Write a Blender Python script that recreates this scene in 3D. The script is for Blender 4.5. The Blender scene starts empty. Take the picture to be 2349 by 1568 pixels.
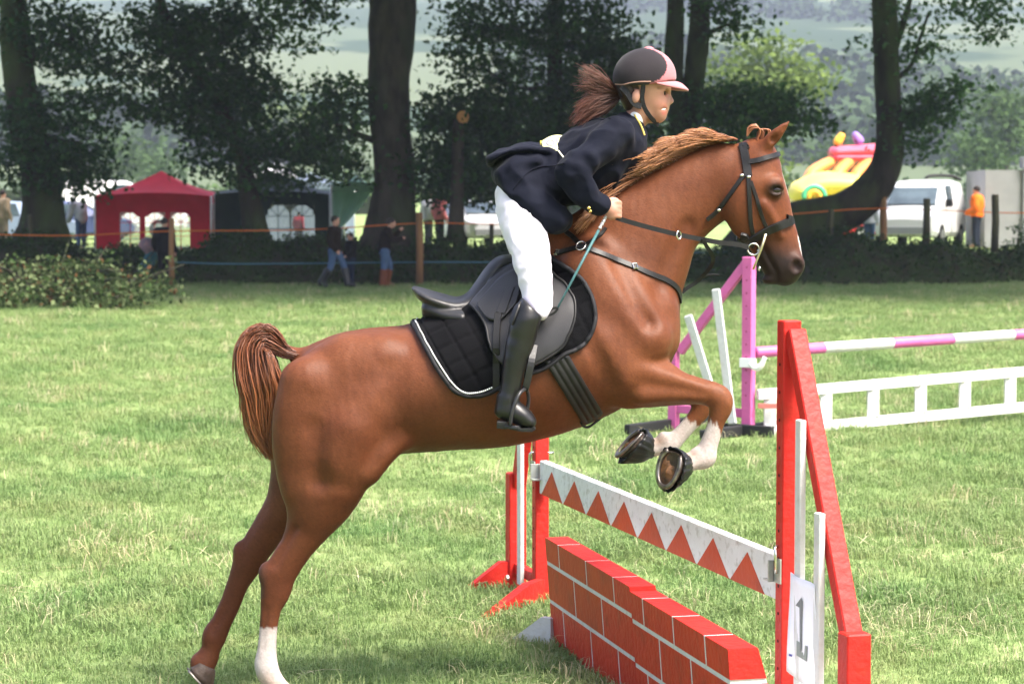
import bpy, bmesh, math, random
import numpy as np
from mathutils import Vector, Matrix
from mathutils.bvhtree import BVHTree
random.seed(7); RNG = np.random.default_rng(7)
sc = bpy.context.scene
COL = sc.collection

# ------------------------------------------------------------------ camera
CAMH, FPX, CX, CY, HZ = 1.8, 5000.0, 1174.5, 784.0, 495.0   # camera height, focal length and horizon in 2349-wide photo pixels
PITCH = math.atan((CY - HZ) / FPX)
cam_d = bpy.data.cameras.new('camera'); cam = bpy.data.objects.new('camera', cam_d); COL.objects.link(cam)
cam.location = (0, 0, CAMH); cam.rotation_euler = (math.pi / 2 - PITCH, 0, 0)
cam_d.sensor_width = 36; cam_d.lens = 36 * FPX / 2349.0
cam_d.clip_start = 0.1; cam_d.clip_end = 20000
cam_d.dof.use_dof = True; cam_d.dof.focus_distance = 7.9; cam_d.dof.aperture_fstop = 6.3
sc.camera = cam
# ------------------------------------------------------------------ light
SUN = Vector((0.42, -0.33, 0.85)).normalized()
wd = bpy.data.worlds.new('World'); sc.world = wd; wd.use_nodes = True
nt = wd.node_tree; bg = nt.nodes['Background']
sky = nt.nodes.new('ShaderNodeTexSky'); sky.sky_type = 'NISHITA'; sky.sun_disc = False
sky.sun_elevation = math.asin(SUN.z); sky.sun_rotation = math.atan2(SUN.x, SUN.y)
sky.air_density = 0.8; sky.dust_density = 6.0; sky.ozone_density = 1.0
nt.links.new(sky.outputs[0], bg.inputs[0]); bg.inputs[1].default_value = 0.14
ld = bpy.data.lights.new('sun', 'SUN'); ld.energy = 2.9; ld.angle = math.radians(20); ld.color = (1.0, 0.95, 0.87)
sun = bpy.data.objects.new('sun', ld); COL.objects.link(sun); sun.location = (0, 0, 30)
sun.rotation_euler = SUN.to_track_quat('Z', 'Y').to_euler()
sc.view_settings.view_transform = 'Standard'; sc.view_settings.look = 'None'
sc.view_settings.exposure = 1.78; sc.view_settings.gamma = 1.0
try: sc.view_settings.use_curve_mapping = False
except Exception: pass
sc.render.engine = 'CYCLES'
sc.cycles.max_bounces = 7; sc.cycles.transparent_max_bounces = 8; sc.cycles.volume_bounces = 2

# ------------------------------------------------------------------ photo pixel -> place
_F = np.array([0, math.cos(PITCH), -math.sin(PITCH)]); _U = np.array([0, math.sin(PITCH), math.cos(PITCH)])
def ray(x, y):
    return _F + (x - CX) / FPX * np.array([1.0, 0, 0]) + (CY - y) / FPX * _U
def W(x, y, Y):                       # the point seen at photo pixel (x, y) that lies at depth Y
    d = ray(x, y); t = Y / d[1]
    return np.array([d[0] * t, Y, CAMH + d[2] * t])
def GR(x, y, z=0.0):                  # ... that lies on level ground z
    d = ray(x, y); t = (z - CAMH) / d[2]
    return np.array([d[0] * t, d[1] * t, z])
def px(p):                            # the pixel of points (n,3)
    p = np.asarray(p, float) - np.array([0, 0, CAMH])
    f = p @ _F; return np.stack([CX + FPX * p[..., 0] / f, CY - FPX * (p @ _U) / f], -1)
def PM(npx, Y): return npx * Y / FPX  # pixels -> metres at depth Y

# ------------------------------------------------------------------ objects
ORG = {}
def tag(o, label, cat, group=None, kind=None):
    if label: o['label'] = label
    if cat: o['category'] = cat
    if group: o['group'] = group
    if kind: o['kind'] = kind
    return o
def thing(name, base, label, cat, group=None, kind=None):
    o = bpy.data.objects.new(name, None); COL.objects.link(o)
    o.empty_display_size = 0.1; o.location = tuple(float(v) for v in base)
    ORG[o.name] = np.array(base, float)
    return tag(o, label, cat, group, kind)
def mobj(name, V, Fc, mat, parent=None, base=None, smooth=True, col=None, mats=None, mi=None):
    V = np.asarray(V, float)
    if parent is not None: org = ORG[parent.name]
    elif base is not None: org = np.array(base, float)
    else: org = np.array([V[:, 0].mean(), V[:, 1].mean(), V[:, 2].min()])
    me = bpy.data.meshes.new(name)
    L = V - org
    if isinstance(Fc, np.ndarray):
        n, k = Fc.shape
        me.vertices.add(len(L)); me.vertices.foreach_set('co', L.astype(np.float32).ravel())
        me.loops.add(n * k); me.loops.foreach_set('vertex_index', Fc.astype(np.int32).ravel())
        me.polygons.add(n); me.polygons.foreach_set('loop_start', np.arange(0, n * k, k, dtype=np.int32))
        me.polygons.foreach_set('loop_total', np.full(n, k, dtype=np.int32)); me.update(calc_edges=True)
    else:
        me.from_pydata([tuple(v) for v in L], [], [tuple(f) for f in Fc]); me.update()
    if smooth: me.polygons.foreach_set('use_smooth', [True] * len(me.polygons))
    if mats:
        for m in mats: me.materials.append(m)
        me.polygons.foreach_set('material_index', list(mi))
    elif mat: me.materials.append(mat)
    if col is not None:
        ca = me.color_attributes.new('Col', 'FLOAT_COLOR', 'POINT')
        c4 = np.ones((len(V), 4), np.float32); c4[:, :3] = col; ca.data.foreach_set('color', c4.ravel())
    me.update()
    o = bpy.data.objects.new(name, me); COL.objects.link(o)
    if parent is not None: o.parent = parent
    else: o.location = tuple(float(v) for v in org)
    ORG[o.name] = org
    return o
def struct(o): o['kind'] = 'structure'; return o

# ------------------------------------------------------------------ materials
MATS = {}
def M(name, c1, c2=None, ns=6.0, rough=0.6, bump=0.0, bs=60.0, metal=0.0, sheen=0.0, spec=0.3, attr=False, coat=0.0,
      stretch=None, c3=None, ns3=1.0, mix3=0.5, trans=0.0, alpha=1.0, detail=6.0):
    if name in MATS: return MATS[name]
    m = bpy.data.materials.new(name); m.use_nodes = True; t = m.node_tree; N = t.nodes; Lk = t.links
    b = N['Principled BSDF']; out = N['Material Output']
    tc = N.new('ShaderNodeTexCoord'); vec = tc.outputs['Object']
    if stretch:
        mp = N.new('ShaderNodeMapping'); mp.inputs['Scale'].default_value = stretch; Lk.new(vec, mp.inputs[0]); vec = mp.outputs[0]
    def noise(s, d=detail):
        n = N.new('ShaderNodeTexNoise'); n.inputs['Scale'].default_value = s; n.inputs['Detail'].default_value = d
        Lk.new(vec, n.inputs['Vector']); return n.outputs[0]
    def ramp(src, lo, hi):
        r = N.new('ShaderNodeMapRange'); r.inputs[1].default_value = lo; r.inputs[2].default_value = hi; Lk.new(src, r.inputs[0]); return r.outputs[0]
    def mix(fac, a, bb, typ='MIX'):
        x = N.new('ShaderNodeMix'); x.data_type = 'RGBA'; x.blend_type = typ
        if isinstance(fac, float): x.inputs[0].default_value = fac
        else: Lk.new(fac, x.inputs[0])
        for s, v in ((6, a), (7, bb)):
            if isinstance(v, tuple): x.inputs[s].default_value = (*v, 1)
            else: Lk.new(v, x.inputs[s])
        return x.outputs[2]
    if attr:
        a = N.new('ShaderNodeAttribute'); a.attribute_name = 'Col'; colr = a.outputs[0]
        if c2: colr = mix(ramp(noise(ns), .3, .7), colr, mix(1.0, colr, tuple(c2), 'MULTIPLY'))
    else:
        colr = tuple(c1)
        if c2: colr = mix(ramp(noise(ns), .35, .65), tuple(c1), tuple(c2))
    if c3: colr = mix(ramp(noise(ns3, 3.0), .5 - .1 + (.5 - mix3) * .5, .62 + (.5 - mix3) * .5), colr, tuple(c3))
    if isinstance(colr, tuple): b.inputs['Base Color'].default_value = (*colr, 1)
    else: Lk.new(colr, b.inputs['Base Color'])
    b.inputs['Roughness'].default_value = rough; b.inputs['Metallic'].default_value = metal
    b.inputs['Specular IOR Level'].default_value = spec
    b.inputs['Sheen Weight'].default_value = sheen; b.inputs['Coat Weight'].default_value = coat
    if alpha < 1: b.inputs['Alpha'].default_value = alpha
    if bump:
        bn = N.new('ShaderNodeBump'); bn.inputs['Strength'].default_value = bump; bn.inputs['Distance'].default_value = 0.02
        Lk.new(noise(bs), bn.inputs['Height']); Lk.new(bn.outputs[0], b.inputs['Normal'])
    if trans:
        tr = N.new('ShaderNodeBsdfTranslucent'); ms = N.new('ShaderNodeMixShader'); ms.inputs[0].default_value = trans
        if isinstance(colr, tuple): tr.inputs[0].default_value = (*colr, 1)
        else: Lk.new(colr, tr.inputs[0])
        Lk.new(b.outputs[0], ms.inputs[1]); Lk.new(tr.outputs[0], ms.inputs[2]); Lk.new(ms.outputs[0], out.inputs[0])
    MATS[name] = m
    return m

# ------------------------------------------------------------------ shape helpers
def catmull(P, n):
    P = np.asarray(P, float)
    if len(P) < 3 or n <= 1: 
        if n <= 1: return P
        out = [P[i] + (P[i + 1] - P[i]) * (j / n) for i in range(len(P) - 1) for j in range(n)] + [P[-1]]
        return np.array(out)
    Q = np.vstack([2 * P[0] - P[1], P, 2 * P[-1] - P[-2]]); out = []
    for i in range(1, len(Q) - 2):
        a, b, c, d = Q[i - 1], Q[i], Q[i + 1], Q[i + 2]
        for j in range(n):
            t = j / n
            out.append(.5 * (2 * b + (c - a) * t + (2 * a - 5 * b + 4 * c - d) * t * t + (3 * b - a - 3 * c + d) * t ** 3))
    out.append(P[-1]); return np.array(out)
def resample(P, n):
    P = np.asarray(P, float); d = np.r_[0, np.cumsum(np.linalg.norm(np.diff(P, axis=0), axis=1))]
    s = np.linspace(0, d[-1], n); return np.stack([np.interp(s, d, P[:, k]) for k in range(P.shape[1])], 1)
def boxvf(lo, hi):
    (a, b, c), (d, e, f) = lo, hi
    V = [(a, b, c), (d, b, c), (d, e, c), (a, e, c), (a, b, f), (d, b, f), (d, e, f), (a, e, f)]
    return np.array(V, float), [(0, 3, 2, 1), (4, 5, 6, 7), (0, 1, 5, 4), (1, 2, 6, 5), (2, 3, 7, 6), (3, 0, 4, 7)]
class MB:                              # collects shapes that make up one mesh
    def __init__(s): s.V = []; s.F = []; s.n = 0
    def add(s, V, F):
        V = np.asarray(V, float); s.V.append(V); s.F += [tuple(int(i) + s.n for i in f) for f in F]; s.n += len(V); return s
    def box(s, lo, hi): return s.add(*boxvf(lo, hi))
    def bar(s, a, b, w, h, up=(0, 0, 1), bev=0.0):        # a square-section beam from a to b
        return s.add(*beam(a, b, w, h, up, bev))
    def tube(s, P, r, n=8, cap=True): return s.add(*tube(P, r, n, cap))
    def sph(s, c, r, n=8): return s.add(*sphere(c, r, n))
    def obj(s, name, mat, parent=None, base=None, smooth=False):
        return mobj(name, np.vstack(s.V), s.F, mat, parent, base, smooth)
def beam(a, b, w, h, up=(0, 0, 1), bev=0.0):
    a = np.array(a, float); b = np.array(b, float); t = b - a; L = np.linalg.norm(t); t /= L
    up = np.array(up, float); s = np.cross(t, up)
    if np.linalg.norm(s) < 1e-4: s = np.cross(t, (1, 0, 0))
    s /= np.linalg.norm(s); u = np.cross(s, t)
    bev = bev or min(w, h) * .06
    prof = [(-w / 2 + bev, -h / 2), (w / 2 - bev, -h / 2), (w / 2, -h / 2 + bev), (w / 2, h / 2 - bev), (w / 2 - bev, h / 2), (-w / 2 + bev, h / 2), (-w / 2, h / 2 - bev), (-w / 2, -h / 2 + bev)]
    V = []; 
    for q, sc_ in ((a, .0), (a, 1), (b, 1), (b, .0)):
        for (x, y) in prof:
            k = 1.0; off = 0
            if sc_ == 0: k = 1 - 2 * bev / max(w, 1e-6); 
            V.append(q + s * x * (k if sc_ == 0 else 1) + u * y * ((1 - 2 * bev / h) if sc_ == 0 else 1) + (t * bev if (sc_ == 1 and q is a) else (-t * bev if sc_ == 1 else 0)))
    F = [tuple(range(7, -1, -1))]
    for k in range(3):
        for i in range(8):
            j = (i + 1) % 8; F.append((k * 8 + i, k * 8 + j, k * 8 + 8 + j, k * 8 + 8 + i))
    F.append(tuple(24 + i for i in range(8)))
    return np.array(V), F
def tube(P, r, n=8, cap=True, flat=None):
    P = np.asarray(P, float); m = len(P); r = np.broadcast_to(np.asarray(r, float), (m,))
    T = np.gradient(P, axis=0); T /= np.linalg.norm(T, axis=1)[:, None] + 1e-9
    ref = np.array([0, 0, 1.0]) if abs(T[0][2]) < .9 else np.array([1.0, 0, 0])
    V = []; s = np.cross(T[0], ref); s /= np.linalg.norm(s)
    for i in range(m):
        s = s - T[i] * (s @ T[i]); s /= np.linalg.norm(s) + 1e-9; u = np.cross(s, T[i])
        for k in range(n):
            a = 2 * math.pi * k / n; V.append(P[i] + r[i] * (math.cos(a) * s + math.sin(a) * u * (flat if flat else 1)))
    F = []
    for i in range(m - 1):
        for k in range(n):
            j = (k + 1) % n; F.append((i * n + k, i * n + n + k, i * n + n + j, i * n + j))
    if cap: F.append(tuple(range(n))); F.append(tuple((m - 1) * n + k for k in range(n - 1, -1, -1)))
    return np.array(V), F
def sphere(c, r, n=8):
    r = np.broadcast_to(np.asarray(r, float), (3,)); V = []; F = []; m = max(4, n // 2 + 1)
    for i in range(m + 1):
        th = math.pi * i / m
        for k in range(n):
            a = 2 * math.pi * k / n; V.append((math.sin(th) * math.cos(a), math.sin(th) * math.sin(a), math.cos(th)))
    for i in range(m):
        for k in range(n):
            j = (k + 1) % n; F.append((i * n + k, i * n + n + k, i * n + n + j, i * n + j))
    return np.array(V) * r + np.array(c, float), F
def ribbon(P, Nn, width, thick):      # a strap lying on a surface: points, outward normals
    P = np.asarray(P, float); Nn = np.asarray(Nn, float); T = np.gradient(P, axis=0); T /= np.linalg.norm(T, axis=1)[:, None] + 1e-9
    S = np.cross(T, Nn); S /= np.linalg.norm(S, axis=1)[:, None] + 1e-9
    width = np.broadcast_to(np.asarray(width, float), (len(P),)); V = []
    for i in range(len(P)):
        h = width[i] / 2
        for a, b in ((-h, 0), (-h * .85, thick), (h * .85, thick), (h, 0)): V.append(P[i] + S[i] * a + Nn[i] * b)
    F = [(0, 1, 2, 3)]
    for i in range(len(P) - 1):
        for k in range(4):
            j = (k + 1) % 4; F.append((i * 4 + k, i * 4 + 4 + k, i * 4 + 4 + j, i * 4 + j))
    F.append(tuple((len(P) - 1) * 4 + k for k in (3, 2, 1, 0)))
    return np.array(V), F

# ------------------------------------------------------------------ implicit bodies: tapered limbs blended into one skin
class Body:
    def __init__(s, lo, hi, h):
        s.lo = np.array(lo, float); s.h = h; s.n = np.ceil((np.array(hi) - s.lo) / h).astype(int) + 1
        s.D = np.full(s.n, 1.0, np.float32)
    def sl(s, lo, hi):
        a = np.clip(np.floor((lo - s.lo) / s.h).astype(int), 0, s.n - 1); b = np.clip(np.ceil((hi - s.lo) / s.h).astype(int) + 1, a + 1, s.n)
        ax = [(s.lo[i] + s.h * np.arange(a[i], b[i])).astype(np.float32) for i in range(3)]
        return tuple(slice(a[i], b[i]) for i in range(3)), ax[0][:, None, None], ax[1][None, :, None], ax[2][None, None, :], a
    def comb(s, sl, loc, k, op):
        A = s.D[sl]
        if op == 'u':
            h = np.clip(.5 + .5 * (A - loc) / k, 0, 1); s.D[sl] = A * (1 - h) + loc * h - k * h * (1 - h)
        else:
            h = np.clip(.5 - .5 * (A + loc) / k, 0, 1); s.D[sl] = A * (1 - h) - loc * h + k * h * (1 - h)
    def chain(s, R, k=.02, sub=7, op='u', iso=False):     # rows: x y z r w   (w = half width across, along y)
        R = catmull(R, sub); mg = max(1.3 * k, 3 * s.h)
        ext = float(R[:, 3:5].max()) + mg
        sl, X, Y, Z, a0 = s.sl((R[:, :3] - ext).min(0), (R[:, :3] + ext).max(0))
        loc = np.full(s.D[sl].shape, 1.0, np.float32)
        for p, q in zip(R[:-1], R[1:]):
            e = max(p[3], q[3], p[4], q[4]) + mg
            l2, x, y, z, b0 = s.sl(np.minimum(p[:3], q[:3]) - e, np.maximum(p[:3], q[:3]) + e)
            o = b0 - a0; ls = tuple(slice(o[i], o[i] + (l2[i].stop - l2[i].start)) for i in range(3))
            d = q - p
            if iso:
                L2 = d[:3] @ d[:3] + 1e-12
                t = np.clip(((x - p[0]) * d[0] + (y - p[1]) * d[1] + (z - p[2]) * d[2]) / L2, 0, 1)
                dd = np.sqrt((x - p[0] - t * d[0]) ** 2 + (y - p[1] - t * d[1]) ** 2 + (z - p[2] - t * d[2]) ** 2) - (p[3] + t * d[3])
            else:
                L2 = d[0] ** 2 + d[2] ** 2 + 1e-12
                t = np.clip(((x - p[0]) * d[0] + (z - p[2]) * d[2]) / L2, 0, 1)
                r = p[3] + t * d[3]; w = p[4] + t * d[4]
                e2 = (x - p[0] - t * d[0]) ** 2 + (z - p[2] - t * d[2]) ** 2; y2 = (y - p[1] - t * d[1]) ** 2
                k0 = np.sqrt(e2 / r ** 2 + y2 / w ** 2); k1 = np.sqrt(e2 / r ** 4 + y2 / w ** 4) + 1e-6
                dd = k0 * (k0 - 1) / k1
            np.minimum(loc[ls], dd, out=loc[ls])
        s.comb(sl, loc, k, op); return s
    def ell(s, c, r, k=.02, op='u', tilt=0.0):            # ellipsoid, tilted about y
        c = np.array(c, float); r = np.array(r, float); e = r.max() + max(1.3 * k, 3 * s.h)
        sl, X, Y, Z, _ = s.sl(c - e, c + e); ca, sa = math.cos(tilt), math.sin(tilt)
        dx, dy, dz = X - c[0], Y - c[1], Z - c[2]; u = ca * dx + sa * dz; v = -sa * dx + ca * dz
        k0 = np.sqrt((u / r[0]) ** 2 + (dy / r[1]) ** 2 + (v / r[2]) ** 2); k1 = np.sqrt((u / r[0] ** 2) ** 2 + (dy / r[1] ** 2) ** 2 + (v / r[2] ** 2) ** 2) + 1e-6
        s.comb(sl, (k0 * (k0 - 1) / k1).astype(np.float32), k, op); return s
    def cut(s, fn, lo=None, hi=None):                     # keep only where fn(x,y,z) < 0
        sl, X, Y, Z, _ = s.sl(s.lo if lo is None else np.array(lo), s.lo + s.h * (s.n - 1) if hi is None else np.array(hi))
        s.D[sl] = np.maximum(s.D[sl], fn(X, Y, Z)); return s
    def mesh(s, smooth=2):
        D = s.D; S = D < 0; n = np.array(D.shape)
        cnt = np.zeros(n - 1, np.uint8)
        C = [(i, j, k) for i in (0, 1) for j in (0, 1) for k in (0, 1)]
        for (i, j, k) in C: cnt += S[i:n[0] - 1 + i, j:n[1] - 1 + j, k:n[2] - 1 + k]
        act = (cnt > 0) & (cnt < 8); ai = np.argwhere(act); idx = np.full(n - 1, -1, np.int32); idx[act] = np.arange(len(ai))
        pos = np.zeros((len(ai), 3)); m = np.zeros(len(ai))
        for c in C:
            for ax in range(3):
                if c[ax]: continue
                b = list(c); b[ax] = 1
                da = D[ai[:, 0] + c[0], ai[:, 1] + c[1], ai[:, 2] + c[2]]; db = D[ai[:, 0] + b[0], ai[:, 1] + b[1], ai[:, 2] + b[2]]
                hit = (da < 0) != (db < 0); t = np.where(hit, da / np.where(hit, da - db, 1), 0)
                e = np.tile(np.array(c, float), (len(ai), 1)); e[:, ax] += t; pos += e * hit[:, None]; m += hit
        V = s.lo + s.h * (ai + pos / m[:, None]); F = []
        for ax in range(3):
            o1, o2 = [(1, 2), (2, 0), (0, 1)][ax]
            a = [slice(1, n[i] - 1) for i in range(3)]; b = list(a); a[ax] = slice(0, n[ax] - 1); b[ax] = slice(1, n[ax])
            A = S[tuple(a)]; B = S[tuple(b)]; e = np.argwhere(A != B)
            if not len(e): continue
            up = A[tuple(e.T)]; e = e + np.array([0 if i == ax else 1 for i in range(3)])
            def ix(d1, d2):
                q = e.copy(); q[:, o1] += d1; q[:, o2] += d2; return idx[tuple(q.T)]
            f = np.stack([ix(-1, -1), ix(0, -1), ix(0, 0), ix(-1, 0)], 1); f[~up] = f[~up][:, ::-1]; F.append(f)
        F = np.vstack(F)
        if smooth:
            E = np.vstack([F[:, [0, 1]], F[:, [1, 2]], F[:, [2, 3]], F[:, [3, 0]]]); E = np.vstack([E, E[:, ::-1]])
            dg = np.bincount(E[:, 0], minlength=len(V))[:, None]
            for _ in range(smooth):
                av = np.stack([np.bincount(E[:, 0], V[E[:, 1], k], minlength=len(V)) for k in range(3)], 1) / dg; V = V + .55 * (av - V)
        return V, F
def rows(L, Y=None):                   # (px, py, radius px, half width m[, depth]) -> body rows
    out = []
    for q in L:
        y = q[4] if len(q) > 4 else Y
        p = W(q[0], q[1], y); out.append([*p, PM(q[2], y), q[3]])
    return np.array(out)

from mathutils import noise as _nz
def rumple(V, F, amp, sc_, seed=0.0, stretch=(1, 1, 1), ridge=False):     # small folds and unevenness along the normals
    V = np.asarray(V, float); F = np.asarray(F); a = V[F[:, 1]] - V[F[:, 0]]; b = V[F[:, -1]] - V[F[:, 0]]; fn = np.cross(a, b); N = np.zeros_like(V)
    for k in range(F.shape[1]): np.add.at(N, F[:, k], fn)
    N /= np.linalg.norm(N, axis=1)[:, None] + 1e-12; st = np.array(stretch) * sc_; Q = V * st + seed
    d = np.array([_nz.noise(q) for q in Q.tolist()])
    if ridge: d = .5 - 2 * np.abs(d)
    return V + N * (d * amp)[:, None]
# ================================================================== HORSE
HY = 8.0
def build_horse():
    B = Body((-1.22, HY - .44, -0.03), (1.12, HY + .44, 2.22), .0066)
    Bc = B.chain
    Bc(rows([(742, 912, 106, .19), (790, 900, 132, .245), (860, 897, 146, .265), (950, 890, 148, .27), (1040, 874, 158, .285), (1140, 850, 176, .29), (1240, 815, 186, .28), (1330, 788, 176, .255), (1405, 768, 150, .215)], HY), .03)
    Bc(rows([(1395, 690, 155, .165), (1450, 600, 130, .12), (1497, 522, 110, .098), (1545, 478, 98, .083), (1600, 440, 91, .074), (1652, 412, 84, .068)], HY), .07)
    Bc(rows([(1130, 690, 45, .06), (1200, 632, 48, .055), (1270, 578, 48, .05), (1340, 535, 50, .05), (1400, 490, 46, .045)], HY), .09)   # withers ridge
    for s, yo in ((-1, HY - .1), (1, HY + .1)):
        # scapula, point of shoulder, breast
        Bc(rows([(1350, 610, 60, .08, HY + s * .11), (1420, 700, 66, .085, HY + s * .15), (1480, 775, 62, .085, HY + s * .16)], 0), .06)
        Bc(rows([(1380, 800, 66, .09, HY + s * .17), (1430, 850, 62, .085, HY + s * .17)], 0), .05)
        Bc(rows([(1500, 720, 55, .07, HY + s * .09), (1518, 775, 40, .06, HY + s * .085), (1512, 805, 28, .045, HY + s * .085)], 0), .035)
        # croup and hip
        Bc(rows([(800, 830, 62, .09, HY + s * .14), (880, 815, 52, .08, HY + s * .15)], 0), .06)
    # hind legs
    def hind(L, yk, w0):
        Bc(rows([(q[0], q[1], q[2], q[3], q[4] if len(q) > 4 else yk) for q in L], yk), .035)
    yn = HY - .15; yf = HY + .15
    hind([(770, 900, 110, .11, HY - .13), (752, 985, 117, .115, HY - .155), (747, 1060, 106, .11, yn), (737, 1128, 86, .095, yn), (715, 1190, 58, .07, yn), (688, 1242, 42, .055, yn), (660, 1286, 39, .045, yn), (641, 1320, 39, .04, yn), (633, 1355, 35, .036, yn), (622, 1395, 25, .029, yn), (616, 1440, 21.5, .026, yn), (612, 1487, 22.5, .028, yn), (611, 1525, 28, .034, yn), (622, 1555, 27, .034, yn), (645, 1582, 24, .032, yn), (664, 1602, 29, .042, yn)], yn, 0)
    hind([(740, 920, 100, .11, HY + .13), (715, 1010, 96, .11, HY + .15), (700, 1080, 80, .095, yf), (665, 1150, 56, .075, yf), (622, 1208, 42, .055, yf), (592, 1250, 37, .045, yf), (574, 1280, 36, .04, yf), (559, 1310, 31, .036, yf), (545, 1340, 26, .03, yf), (529, 1382, 24.5, .028, yf), (509, 1425, 24, .029, yf), (492, 1457, 28.5, .034, yf), (484, 1486, 23, .03, yf), (474, 1510, 27, .036, yf), (464, 1527, 29, .042, yf)], yf, 0)
    B.ell(W(452, 1512, yf), (.022, .03, .022), .02)       # heel bulb
    for yy, cx_, cy_ in ((yn, 606, 1312), (yf, 548, 1262)): B.ell(W(cx_, cy_, yy), (.018, .02, .03), .03)   # points of hock
    # gaskin and hamstring shapes
    Bc(rows([(700, 880, 60, .07, HY - .2), (672, 960, 46, .06, HY - .2), (668, 1050, 36, .05, HY - .18), (672, 1120, 22, .04, HY - .17)], 0), .05)
    Bc(rows([(840, 960, 60, .06, HY - .21), (815, 1050, 52, .055, HY - .21), (790, 1110, 36, .045, HY - .19)], 0), .06)
    Bc(rows([(760, 1120, 40, .05, HY - .2), (725, 1195, 24, .035, HY - .18)], 0), .03)
    for s in (-1, 1):
        Bc(rows([(905, 850, 14, .03, HY + s * .300), (893, 930, 16, .03, HY + s * .308), (880, 1010, 14, .03, HY + s * .300), (868, 1060, 10, .03, HY + s * .275)], 0), .07, 6, 's')   # hollow of the flank
        Bc(rows([(1420, 600, 8, .02, HY + s * .186), (1462, 690, 8, .02, HY + s * .240), (1490, 740, 7, .02, HY + s * .236)], 0), .055, 6, 's')     # front of the shoulder
        Bc(rows([(1580, 520, 6, .02, HY + s * .101), (1545, 590, 7, .02, HY + s * .124), (1520, 660, 7, .02, HY + s * .160)], 0), .05, 6, 's')   # jugular groove
        Bc(rows([(1340, 760, 6, .02, HY + s * .296), (1375, 830, 6, .02, HY + s * .285), (1400, 890, 6, .02, HY + s * .268)], 0), .055, 6, 's')   # behind the shoulder
        Bc(rows([(1683, 395, 6, .02, HY + s * .085), (1668, 440, 6, .02, HY + s * .088), (1655, 490, 6, .02, HY + s * .08)], 0), .03, 6, 's')     # behind the jaw
    for yy, dx, dy in ((yn, 0, 0), (yf, -73, -48)):      # hollow before the hamstring tendon, tendon line of the cannon
        Bc(rows([(676 + dx, 1212 + dy, 6, .016, yy - .058), (652 + dx, 1252 + dy, 7, .018, yy - .052), (628 + dx, 1296 + dy, 5, .014, yy - .046)], 0), .022, 6, 's')
    Bc(rows([(612, 1395, 3, .010, yn - .033), (606, 1440, 3, .010, yn - .031), (603, 1490, 3, .010, yn - .033)], 0), .012, 6, 's')
    Bc(rows([(523, 1385, 3, .010, yf - .033), (503, 1425, 3, .010, yf - .031), (488, 1450, 3, .010, yf - .035)], 0), .012, 6, 's')
    for s in (-1, 1):
        Bc(rows([(915, 1010, 24, .05, HY + s * .17), (880, 1045, 24, .045, HY + s * .19), (850, 1085, 20, .04, HY + s * .19)], 0), .05)   # skin fold of the flank
        Bc(rows([(800, 985, 40, .05, HY + s * .235), (770, 1050, 40, .05, HY + s * .225)], 0), .06)                                        # thigh
        Bc(rows([(720, 985, 9, .02, HY + s * .300), (722, 1050, 9, .02, HY + s * .296), (728, 1105, 8, .02, HY + s * .275)], 0), .06, 6, 's')
    # front legs
    zn = HY - .15; zf = HY + .12
    def fore(L): Bc(rows(L, 0), .022)
    fore([(1440, 860, 78, .09, zn + .02), (1470, 872, 64, .08, zn), (1508, 878, 56, .068, zn), (1552, 889, 41, .052, zn), (1600, 896, 31, .042, zn), (1630, 903, 29, .04, zn), (1649, 914, 29, .04, zn), (1652, 938, 25, .036, zn), (1644, 966, 19.5, .028, zn), (1633, 1000, 19.5, .027, zn), (1623, 1028, 22, .03, zn), (1616, 1049, 26, .034, zn), (1592, 1058, 20.5, .03, zn - .01), (1566, 1063, 26, .036, zn - .02)])
    fore([(1440, 865, 70, .085, zf), (1500, 882, 50, .065, zf), (1555, 894, 36, .05, zf), (1598, 902, 27, .042, zf), (1612, 922, 26, .036, zf), (1603, 948, 22, .03, zf), (1580, 975, 19.5, .027, zf), (1556, 1001, 20, .028, zf), (1533, 1018, 25.5, .034, zf), (1508, 1025, 21, .03, zf), (1484, 1026, 26, .036, zf)])
    B.ell(W(1668, 925, zn), (.013, .03, .03), .02); B.ell(W(1596, 1036, zn), (.02, .02, .016), .02); B.ell(W(1521, 1000, zf), (.02, .02, .018), .02)
    Bc(rows([(1475, 850, 20, .03, zn - .06), (1550, 872, 15, .02, zn - .045), (1620, 893, 9, .015, zn - .03)], 0), .02)
    Bc(rows([(1470, 905, 20, .03, zn - .055), (1550, 905, 13, .02, zn - .04), (1610, 912, 8, .015, zn - .03)], 0), .02)
    # head
    Bc(rows([(1735, 362, 42, .066), (1742, 415, 55, .086), (1748, 468, 64, .084), (1762, 520, 61, .066), (1779, 560, 56, .055), (1791, 593, 50, .054), (1799, 611, 44, .056)], HY), .035)
    Bc(rows([(1668, 402, 40, .055), (1735, 372, 44, .062)], HY), .05)
    for s in (-1, 1):
        Bc(rows([(1712, 430, 44, .045, HY + s * .05), (1704, 470, 50, .045, HY + s * .05), (1716, 505, 46, .035, HY + s * .045)], 0), .03)
        Bc(rows([(1770, 425, 20, .02, HY + s * .083), (1783, 417, 14, .018, HY + s * .08)], 0), .02)                   # brow
        Bc(rows([(1765, 434, 5, .010, HY + s * .088), (1774, 425, 6, .012, HY + s * .090), (1786, 424, 6, .012, HY + s * .087), (1796, 432, 5, .010, HY + s * .080)], 0), .010)   # upper lid
        Bc(rows([(1768, 442, 4, .009, HY + s * .088), (1780, 448, 4.5, .010, HY + s * .088), (1793, 443, 4, .009, HY + s * .081)], 0), .010)   # lower lid
        B.ell(W(1781, 436, HY + s * .100), (.019, .018, .014), .008, 's')                                              # eye socket
        Bc(rows([(1752, 470, 9, .012, HY + s * .088), (1772, 500, 7, .012, HY + s * .072), (1790, 540, 5, .01, HY + s * .058)], 0), .02)   # facial crest
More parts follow.
